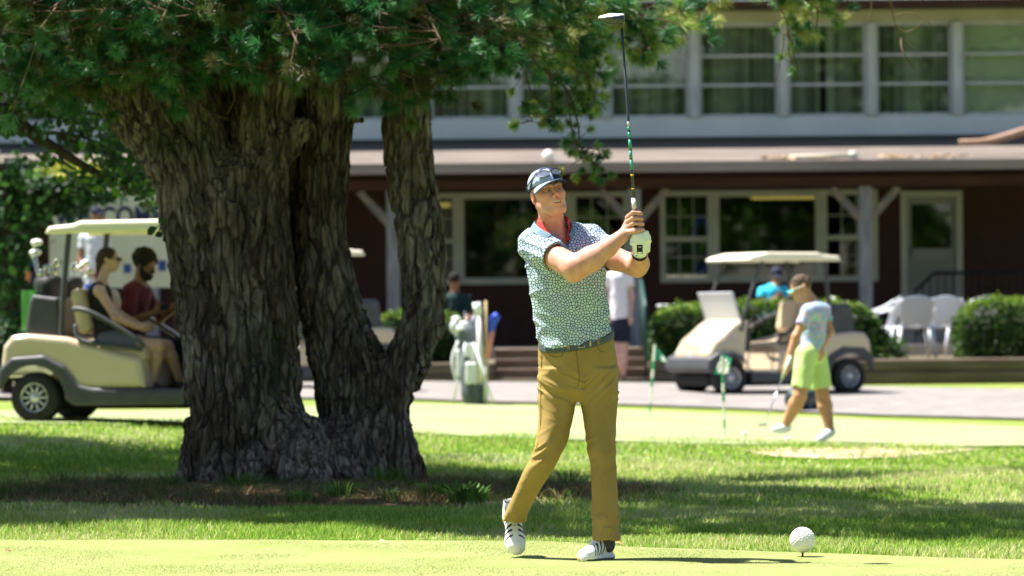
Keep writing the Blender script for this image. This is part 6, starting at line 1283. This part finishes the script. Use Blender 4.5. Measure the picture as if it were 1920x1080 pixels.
# ================================================================ THE OTHER PEOPLE
def lerp(a,b,t): return np.array(a)*(1-t)+np.array(b)*t
def hum(label,J,mats,fdir=(0,-1,0),sleeve=.45,leg=.5,legr=(.085,.062,.045),top_r=.115,sh_w=1.0,shirt_len=.0,hips=None,h=.010,headr=1.0,hair=None,shoes=True,fem=False,wide=0.,tank=False,shortw=.02,face=True,hem=.03):
    """J: joints in world metres; two-item lists for arms (sh, el, wr, hand) and legs (hip, kn, an, toe)"""
    allp=np.array([np.array(v,float) for k in J for v in (J[k] if k in('sh','el','wr','ha','hp','kn','an','to') else ([] if k=='hup' else [J[k]]))]); base=np.array([allp[:,0].mean(),allp[:,1].mean(),allp[:,2].min()])
    t=thing('person',label,'person',base); lo,hi=allp.min(0)-.22,allp.max(0)+.26; f=np.array(fdir,float); f/=np.linalg.norm(f)
    z=np.array(J.get('hup',(0,0,1.)),float); z-=f*(z@f); z/=np.linalg.norm(z); x=np.cross(z,-f)*-1; x=np.cross(-f,z)*-1
    Rm=np.stack([np.cross(-f,z)*1.0,-f,z],1); Rm[:,0]=np.cross(Rm[:,1],Rm[:,2]); hc=np.array(J['head']); HH=lambda a,b,c: hc+Rm@(np.array([a,b,c])*headr); er=lambda *r: tuple(q*headr for q in r)
    skin,top,bot,shoe_,hairm=mats
    s=SDF(lo,hi,h)
    s.ell(HH(0,.012,.03),er(.074,.093,.082),0,rot=Rm); s.ell(HH(0,-.022,-.03),er(.058,.068,.080),.03,rot=Rm); s.ell(HH(0,-.055,-.085),er(.028,.028,.026),.025,rot=Rm)
    s.cap(HH(0,-.09,.012),HH(0,-.112,-.022),.009*headr,.014*headr,k=.012)
    for q in (-1,1): s.ell(HH(q*.078,.012,0),er(.012,.02,.03),.008,rot=Rm); s.ell(HH(q*.03,-.096,.006),er(.016,.013,.011),.01,'s',rot=Rm)
    s.ell(HH(0,-.088,-.055),er(.026,.014,.014),.012,rot=Rm)
    nk=np.array(J['neck']); s.cap(nk,HH(0,.03,-.06),.058 if not fem else .048,.052 if not fem else .045,k=.03)
    pel=(np.array(J['hp'][0])+J['hp'][1])/2; chest=(np.array(J['sh'][0])+J['sh'][1])/2; 
    s.cap(chest,pel,top_r*.8,top_r*.82,k=.05); 
    for i in (0,1):
        S_,E,W_,A=[np.array(J[k][i],float) for k in('sh','el','wr','ha')]; s.cap(chest,S_,.055,.05,k=.04); s.cap(S_,E,.047,.038,k=.03); s.cap(E,W_,.041,.027,k=.02)
        d=A-W_; L=np.linalg.norm(d)+1e-6; d/=L; pr=np.cross(d,[0.3,1,.2]); pr/=np.linalg.norm(pr)
        s.cap(W_,W_+d*.06,.025,.028,k=.012); 
        for k in range(4): o=pr*(k-1.5)*.019; a=W_+d*.075+o; s.cap(a,a+d*(.055-.006*abs(k-1.5))+np.cross(pr,d)*.022,.0105,.009,k=.006)
        s.cap(W_+d*.03+pr*.022,W_+d*.075+pr*.045+np.cross(pr,d)*.02,.012,.010,k=.008)
        Hh,K,An=[np.array(J[k][i],float) for k in('hp','kn','an')]; s.cap(Hh,K,legr[0],legr[1],k=.04); m=lerp(K,An,.3); s.cap(K,m,legr[1]*.95,legr[2]*1.25,k=.03); s.cap(m,An,legr[2]*1.25,legr[2]*.78,k=.03)
        if not shoes: pass
    body=s.build('body',skin,t)
    # top
    s=SDF(lo,hi,h); s.cap(chest+[0,0,-.02],lerp(chest,pel,.95)+[0,0,-shirt_len],top_r*1.02,top_r*1.05+wide,k=0,sq=None); 
    if not tank:
        for i in (0,1):
            S_,E=[np.array(J[k][i],float) for k in('sh','el')]; s.cap(chest+[0,0,.005],S_,.070,.066,k=.05); s.cap(S_,lerp(S_,E,sleeve),.062,.064,k=.03); s.cap(lerp(chest,S_,.25),nk+[0,0,-.02],.05,.052,k=.03)
        for i in (0,1):
            S_,E=[np.array(J[k][i],float) for k in('sh','el')]; e=lerp(S_,E,sleeve); s.cap(lerp(S_,E,sleeve+.10),lerp(S_,E,sleeve+.55),.058,.058,k=.002,mode='s')
    else:
        for i in (0,1): S_=np.array(J['sh'][i]); s.cap(lerp(chest,S_,.55)+[0,0,.0],lerp(chest,S_,.5)+[0,0,.055],.035,.03,k=.03)
    s.ell(nk+f*.05+[0,0,.035],(.06,.06,.055),.01,'s')
    wk=lambda p: .006*np.clip(1-np.abs(vn(p*[7,7,13],1,4))*2.5,0,1)*-1+.003
    dd_=pel-chest; dd_/=np.linalg.norm(dd_); s.plane(dd_,pel+dd_*(hem)); s.wrinkle(wk); s.build('shirt',top,t)
    # shorts or trousers
    s=SDF(lo,hi,h); s.cap(pel+[0,0,.06],pel,top_r*1.04,top_r*1.1,k=0)
    for i in (0,1):
        Hh,K,An=[np.array(J[k][i],float) for k in('hp','kn','an')]
        if leg<=1: e=lerp(Hh,K,leg); s.cap(Hh,e,legr[0]*1.1,lerp(legr[0],legr[1],leg)*1.05+shortw,k=.015); 
        else: s.cap(Hh,K,legr[0]*1.1,legr[1]*1.15+shortw*.5,k=.05); s.cap(K,lerp(K,An,leg-1),legr[1]*1.15+shortw*.5,legr[2]*.95+shortw,k=.03)
    if leg<=1:
        for i in (0,1): Hh,K=[np.array(J[k][i],float) for k in('hp','kn')]; r=lerp(legr[0],legr[1],leg)*1.05+shortw; s.cap(lerp(Hh,K,leg)+ (K-Hh)/np.linalg.norm(K-Hh)*(r*.75),K+(K-Hh)*.3,r*1.1,r*1.1,k=.002,mode='s')
    s.wrinkle(wk); s.build('shorts' if leg<=1.2 else 'trousers',bot,t)
    if shoes:
        for i in (0,1):
            An,To=np.array(J['an'][i],float),np.array(J['to'][i],float); d=To-An; d/=np.linalg.norm(d)+1e-9; hl=An-d*.03+[0,0,-.045]; q=SDF(np.minimum(hl,To)-.1,np.maximum(hl,To+.02)+.13,.008); q.cap(hl+[0,0,.015],To+[0,0,.0],.036,.032,k=0); q.cap(An+[0,0,-.02],lerp(An,To,.55)+[0,0,-.012],.042,.038,k=.025); q.build('shoe',shoe_,t)
    if hair is not None: hair(t,HH,er,Rm,hairm,headr,body)
    return t,HH,er,Rm,body
def sx_(px,py,d): return P(px,py,d)
sk_f=M('fair_skin',(.50,.29,.235),(.58,.36,.30),scale=20,rough=.5); sk_b=M('brown_skin',(.22,.11,.065),(.27,.14,.08),scale=20,rough=.5); sk_t=M('olive_skin',(.42,.22,.11),(.50,.27,.15),scale=20,rough=.5)
m_dkhair=M('dark_hair',(.018,.010,.006),(.045,.025,.015),scale=70,rough=.6,st=(1,1,.3)); m_blkhair=M('curly_hair',(.008,.006,.005),(.025,.018,.012),scale=60,rough=.9,bump=.01,bscale=60)
m_specs=M('black_specs',(.01,.01,.012),rough=.15,spec=.7)
def specs(t,HH,body,m=m_specs,lens=m_specs,y=-.098,white=False):
    mb=MB()
    for q in (-1,1): mb.tube([HH(q*.055,y+.018,.012),HH(q*.080,-.02,.014),HH(q*.080,.02,.006)],.0045,6)
    mb.tube([HH(-.055,y+.018,.012),HH(-.03,y,.018),HH(0,y-.006,.016),HH(.03,y,.018),HH(.055,y+.018,.012)],.004,6); mb.build('spectacle_frame',m,body,True)
    for q in (-1,1):
        s=SDF(HH(q*.032,y,.004)-.04,HH(q*.032,y,.004)+.04,.004); c=HH(q*.032,y+.003,.004); s.ell(c,(.025,.025,.019),0); s.ell(HH(q*.030,y+.022,.004),(.026,.026,.03),.0,'s'); 
        if (s.F<0).any(): s.build('lens',lens,body)
# ---- seated woman (near seat of the left cart)
dw=float(tow(cartL,(.6,-.28,0))[1]); D2=dw-.02
def W_(px,py,o=0): return P(px,py,D2+o)
def hair_w(t,HH,er,Rm,m,hr_,body):
    s=SDF(HH(0,0,0)-.26,HH(0,0,0)+.2,.009); s.ell(HH(0,.022,.035),er(.084,.098,.088),0,rot=Rm); s.cap(HH(0,.07,-.01),HH(0,.075,-.06),.06*hr_,.04*hr_,k=.03); s.ell(HH(0,-.085,-.02),er(.065,.06,.062),.01,'s',rot=Rm); s.cap(HH(0,.09,.0),HH(0,.115,-.20),.032,.018,k=.03)
    for q in (-1,1): s.ell(HH(q*.095,-.02,-.06),er(.03,.05,.04),.01,'s',rot=Rm)
    s.build('hair',m,body)
Jw=dict(head=W_(205,487),neck=W_(191,528),sh=[W_(186,545,-.16),W_(188,545,.14)],el=[W_(218,595,-.21),W_(226,592,.16)],wr=[W_(254,612,-.14),W_(262,610,.12)],ha=[W_(274,616,-.11),W_(282,615,.1)],
    hp=[W_(200,640,-.09),W_(202,640,.09)],kn=[W_(297,648,-.11),W_(312,650,.08)],an=[W_(286,718,-.10),W_(338,716,.06)],to=[W_(322,742,-.14),W_(352,738,.02)],hup=(-.05,0,1))
m_black_shoe=M('dark_sneaker',(.05,.045,.042),(.09,.08,.075),scale=20,rough=.7)
t_,HH,er,Rm,bd=hum('woman in dark sleeveless top and sunglasses seated in the left cart, facing right',Jw,(sk_f,M('black_print_top',(.012,.012,.015),(.05,.05,.055),scale=45,rough=.8,lo=.52,hi=.62),M('grey_shorts',(.12,.125,.14),(.16,.165,.18),scale=30,rough=.8),m_black_shoe,m_dkhair),fdir=(1,-.12,-.02),top_r=.105,leg=.55,legr=(.082,.058,.046),fem=True,tank=True,hair=hair_w,headr=.93,shortw=.012)
specs(t_,HH,bd)
# ---- bearded man behind the wheel (far seat)
D3=float(tow(cartL,(.6,.28,0))[1])-.05
def N2(px,py,o=0): return P(px,py,D3+o)
def hair_m(t,HH,er,Rm,m,hr_,body):
    s=SDF(HH(0,0,0)-.22,HH(0,0,0)+.24,.009); s.ell(HH(0,.03,.055),er(.112,.115,.105),0,rot=Rm); s.ell(HH(0,-.10,-.03),er(.075,.07,.085),.01,'s',rot=Rm); s.wrinkle(lambda p:.012*vn(p,38,3)); s.build('hair',m,body)
    s=SDF(HH(0,0,0)-.2,HH(0,0,0)+.2,.008); s.ell(HH(0,-.045,-.085),er(.062,.062,.050),0,rot=Rm); s.ell(HH(0,-.10,-.045),er(.034,.04,.022),.006,'s',rot=Rm); s.cap(HH(-.03,-.098,-.038),HH(.03,-.098,-.038),.010,k=.005)
    for q in (-1,1): s.cap(HH(q*.066,-.01,-.02),HH(q*.05,-.03,-.08),.016,.02,k=.015)
    s.wrinkle(lambda p:.005*vn(p,50,3)); s.build('beard',m,body)
Jm=dict(head=N2(273,497),neck=N2(262,535),sh=[N2(243,545,-.15),N2(272,548,.17)],el=[N2(244,602,-.2),N2(300,598,.2)],wr=[N2(285,588,-.22),N2(318,586,.1)],ha=[N2(302,578,-.22),N2(326,578,.05)],
    hp=[N2(240,645,-.09),N2(245,645,.09)],kn=[N2(330,652,-.1),N2(334,652,.1)],an=[N2(340,722,-.1),N2(346,722,.1)],to=[N2(370,740,-.12),N2(376,740,.1)],hup=(.25,0,1))
t_,HH,er,Rm,bd=hum('bearded man in maroon shirt seated on the far side of the left cart',Jm,(sk_b,M('maroon_shirt',(.10,.012,.022),(.13,.018,.03),scale=15,rough=.8),M('black_trousers',(.012,.012,.015),rough=.85),m_black_shoe,m_blkhair),fdir=(.80,-.52,-.28),top_r=.125,leg=1.9,hair=hair_m,sleeve=.8)
ph=tag(MB().box(N2(300,582,-.26),N2(316,570,-.24),bev=.004).build('phone',m_under),'dark phone held in the hands of the bearded man','phone')
# ---- walking player on the green
gB_=G(1515,831); DB=float(gB_[1])
def K(px,py,o=0): return P(px,py,DB+o)
m_pol=bpy.data.materials.new('pastel_shirt'); m_pol.use_nodes=True
def _pol():
    t=m_pol.node_tree;N=t.nodes;L=t.links;b=N['Principled BSDF'];tc=N.new('ShaderNodeTexCoord');v=N.new('ShaderNodeTexVoronoi');v.inputs['Scale'].default_value=34;L.new(tc.outputs['Object'],v.inputs['Vector'])
    h=N.new('ShaderNodeHueSaturation');cr=N.new('ShaderNodeValToRGB');sp=N.new('ShaderNodeSeparateColor');L.new(v.outputs['Color'],sp.inputs[0]);L.new(sp.outputs[0],cr.inputs[0]);cr.color_ramp.interpolation='CONSTANT'
    for i,(p,c) in enumerate([(0,(.30,.32,.60)),(.22,(.24,.42,.62)),(.42,(.44,.30,.52)),(.56,(.28,.48,.46)),(.74,(.42,.46,.60)),(.9,(.50,.42,.32))]):
        e=cr.color_ramp.elements[i] if i<2 else cr.color_ramp.elements.new(p); e.position=p; e.color=(*c,1)
    L.new(cr.outputs[0],b.inputs['Base Color']); b.inputs['Roughness'].default_value=.75
_pol()
def hair_b(t,HH,er,Rm,m,hr_,body):
    s=SDF(HH(0,0,0)-.2,HH(0,0,0)+.2,.009); s.ell(HH(0,.02,.04),er(.081,.098,.088),0,rot=Rm); s.ell(HH(0,-.085,-.03),er(.075,.068,.085),.01,'s',rot=Rm); s.ell(HH(0,.02,-.10),er(.12,.09,.06),.01,'s',rot=Rm); s.wrinkle(lambda p:.009*vn(p,34,3)); s.build('hair',m,body)
Jb=dict(head=K(1501,541),neck=K(1523,566),sh=[K(1516,584,-.19),K(1544,582,.15)],el=[K(1492,632,-.26),K(1556,622,.10)],wr=[K(1477,676,-.30),K(1541,650,-.06)],ha=[K(1471,694,-.31),K(1534,672,-.10)],
    hp=[K(1512,664,-.09),K(1531,664,.09)],kn=[K(1500,742,-.12),K(1543,742,.08)],an=[K(1472,798,-.05),K(1556,806,.04)],to=[K(1452,806,-.10),K(1536,824,-.05)],hup=(-.55,0,1))
Jb['kn'][0]=K(1500,742,-.16)
m_limesh=M('lime_shorts',(.44,.62,.20),(.50,.68,.26),scale=8,rough=.75)
t_,HH,er,Rm,bd=hum('player in pastel shirt and lime shorts walking left across the green with a putter',Jb,(sk_t,m_pol,m_limesh,M('white_sneaker',(.68,.72,.70),(.74,.77,.75),scale=20,rough=.6),M('brown_hair',(.05,.03,.018),(.11,.07,.045),scale=60,rough=.7,st=(1,1,.3))),fdir=(-1,-.35,-.38),top_r=.106,leg=.80,legr=(.090,.062,.052),sleeve=.55,hair=hair_b,shirt_len=.02,wide=.008,shortw=.024,h=.009,hem=-.02)
specs(t_,HH,bd,m=M('white_specs',(.75,.76,.74),rough=.3),lens=M('green_mirror_lens',(.10,.55,.35),rough=.12,metal=.6))
q0,q1=K(1482,668,-.34),K(1432,800,-.55); pt=thing('putter','light coloured putter trailing from the walking player\'s hand','golf club',q0); u=lerp(q0,q1,.32); MB().tube([q0,u],[.017,.013],8).build('grip',M('pale_grip',(.55,.62,.42),rough=.6),pt,True); MB().tube([u,q1],.0065,6).build('shaft',m_chrome,pt,True); MB().box(q1-[.05,.015,.0],q1+[.03,.015,.028],bev=.006).build('putter_head',m_chrome,pt)
# ---- man in white shirt standing behind the golfer
gS=G(1164,719); DS=float(gS[1])
def S2(px,py,o=0): return P(px,py,DS+o)
Js=dict(head=S2(1160,484),neck=S2(1158,508),sh=[S2(1140,521,.0),S2(1178,521,.0)],el=[S2(1135,556,.04),S2(1184,556,.03)],wr=[S2(1136,588,-.05),S2(1182,590,-.02)],ha=[S2(1138,600,-.08),S2(1180,602,-.05)],hp=[S2(1152,605,0),S2(1170,605,0)],kn=[S2(1152,662,-.02),S2(1168,662,-.02)],an=[S2(1154,708,.02),S2(1168,708,.02)],to=[S2(1152,717,-.14),S2(1170,717,-.14)])
def hair_s(t,HH,er,Rm,m,hr_,body):
    s=SDF(HH(0,0,0)-.2,HH(0,0,0)+.2,.012); s.ell(HH(0,.02,.045),er(.081,.098,.086),0,rot=Rm); s.ell(HH(0,-.10,-.02),er(.09,.07,.08),.01,'s',rot=Rm); s.ell(HH(0,.02,-.10),er(.12,.12,.08),.01,'s',rot=Rm); s.build('hair',m,body)
m_wshirt=M('white_shirt',(.66,.62,.70),(.74,.71,.77),scale=6,rough=.8)
hum('person in white shirt and dark shorts standing by the steps directly behind the golfer',Js,(sk_f,m_wshirt,M('navy_shorts',(.012,.014,.03),rough=.85),m_navy,m_dkhair),top_r=.125,leg=.62,hair=hair_s,shirt_len=.03,h=.013)
# ---- man in bright blue seated on the patio behind the hedge
DQ=60.6
def Q2(px,py,o=0): return P(px,py,DQ+o)
def hair_c(t,HH,er,Rm,m,hr_,body):
    s=SDF(HH(0,0,0)-.22,HH(0,0,0)+.2,.012); s.ell(HH(0,.015,.05),er(.083,.1,.085),0,rot=Rm); s.ell(HH(0,.0,-.07),er(.13,.14,.09),.01,'s',rot=Rm); s.ell(HH(0,-.10,.035),er(.065,.065,.014),.01,rot=Rm); s.build('cap',m,t)
Jq=dict(head=Q2(1456,518),neck=Q2(1456,537),sh=[Q2(1429,546,0),Q2(1474,545,.0)],el=[Q2(1424,574,-.12),Q2(1488,572,-.14)],wr=[Q2(1452,560,-.30),Q2(1470,560,-.30)],ha=[Q2(1466,552,-.34),Q2(1462,552,-.34)],hp=[Q2(1440,604,0),Q2(1462,604,0)],kn=[Q2(1436,604,-.42),Q2(1470,604,-.42)],an=[Q2(1436,656,-.42),Q2(1470,656,-.42)],to=[Q2(1436,662,-.56),Q2(1472,662,-.56)],hup=(0,-.3,1))
hum('man in turquoise polo and dark cap seated on the patio behind the hedge',Jq,(sk_b,M('turquoise_polo',(.02,.42,.62),(.03,.50,.70),scale=6,rough=.75),m_navy,m_navy,m_navy),fdir=(.15,-1,-.35),top_r=.135,leg=1.7,hair=hair_c,h=.013)
cs=ctree(ch); cs['label']='white plastic chair carrying the man in turquoise, hidden behind the hedge'; p=Q2(1450,660); cs.location=(p[0],DQ+.05,.55); cs.rotation_euler=(0,0,0)
# ---- person seated in dark teal beside the pine limb
DT=61.
def T2(px,py,o=0): return P(px,py,DT+o)
Jt=dict(head=T2(853,527),neck=T2(853,549),sh=[T2(832,560,0),T2(876,560,0)],el=[T2(828,590,-.1),T2(882,590,-.1)],wr=[T2(842,604,-.28),T2(872,604,-.28)],ha=[T2(852,604,-.34),T2(864,604,-.34)],hp=[T2(843,618,0),T2(864,618,0)],kn=[T2(840,616,-.42),T2(868,616,-.42)],an=[T2(840,664,-.42),T2(868,664,-.42)],to=[T2(840,669,-.55),T2(868,669,-.55)])
hum('shaded person in dark teal sitting just right of the curved pine limb',Jt,(sk_b,M('dark_teal_top',(.006,.025,.028),rough=.85),m_navy,m_navy,m_blkhair),fdir=(.4,1,0),top_r=.125,leg=1.7,hair=hair_s,h=.014,sleeve=.9)
cs=ctree(ch); cs['label']='white plastic chair under the person in dark teal, hidden by hedge and limb'; p=T2(853,668); cs.location=(p[0],DT+.05,.55); cs.rotation_euler=(0,0,0)
# ---- person standing in front of the banner at left
DV=56.0
def V2_(px,py,o=0): return P(px,py,DV+o)
gv=float(gz(V2_(180,600)[0],DV)); fy=float(607.5+(CAMZ-gv)*FP/DV)
Jv=dict(head=V2_(182,405),neck=V2_(176,436),sh=[V2_(157,447,0),V2_(197,447,0)],el=[V2_(150,485,0),V2_(204,486,0)],wr=[V2_(163,512,-.15),V2_(196,516,-.12)],ha=[V2_(175,516,-.18),V2_(190,520,-.18)],hp=[V2_(168,540,0),V2_(186,540,0)],kn=[V2_(167,610,0),V2_(187,610,0)],an=[V2_(167,fy-14,.02),V2_(187,fy-14,.02)],to=[V2_(166,fy-5,-.16),V2_(189,fy-5,-.16)])
hum('standing person in pale shirt and dark cap before the banner at left',Jv,(sk_b,M('pale_shirt',(.50,.52,.58),rough=.8),M('blue_shorts',(.02,.05,.28),rough=.8),m_navy,m_navy),fdir=(.7,-.7,-.1),top_r=.125,leg=.7,hair=hair_c,h=.013)
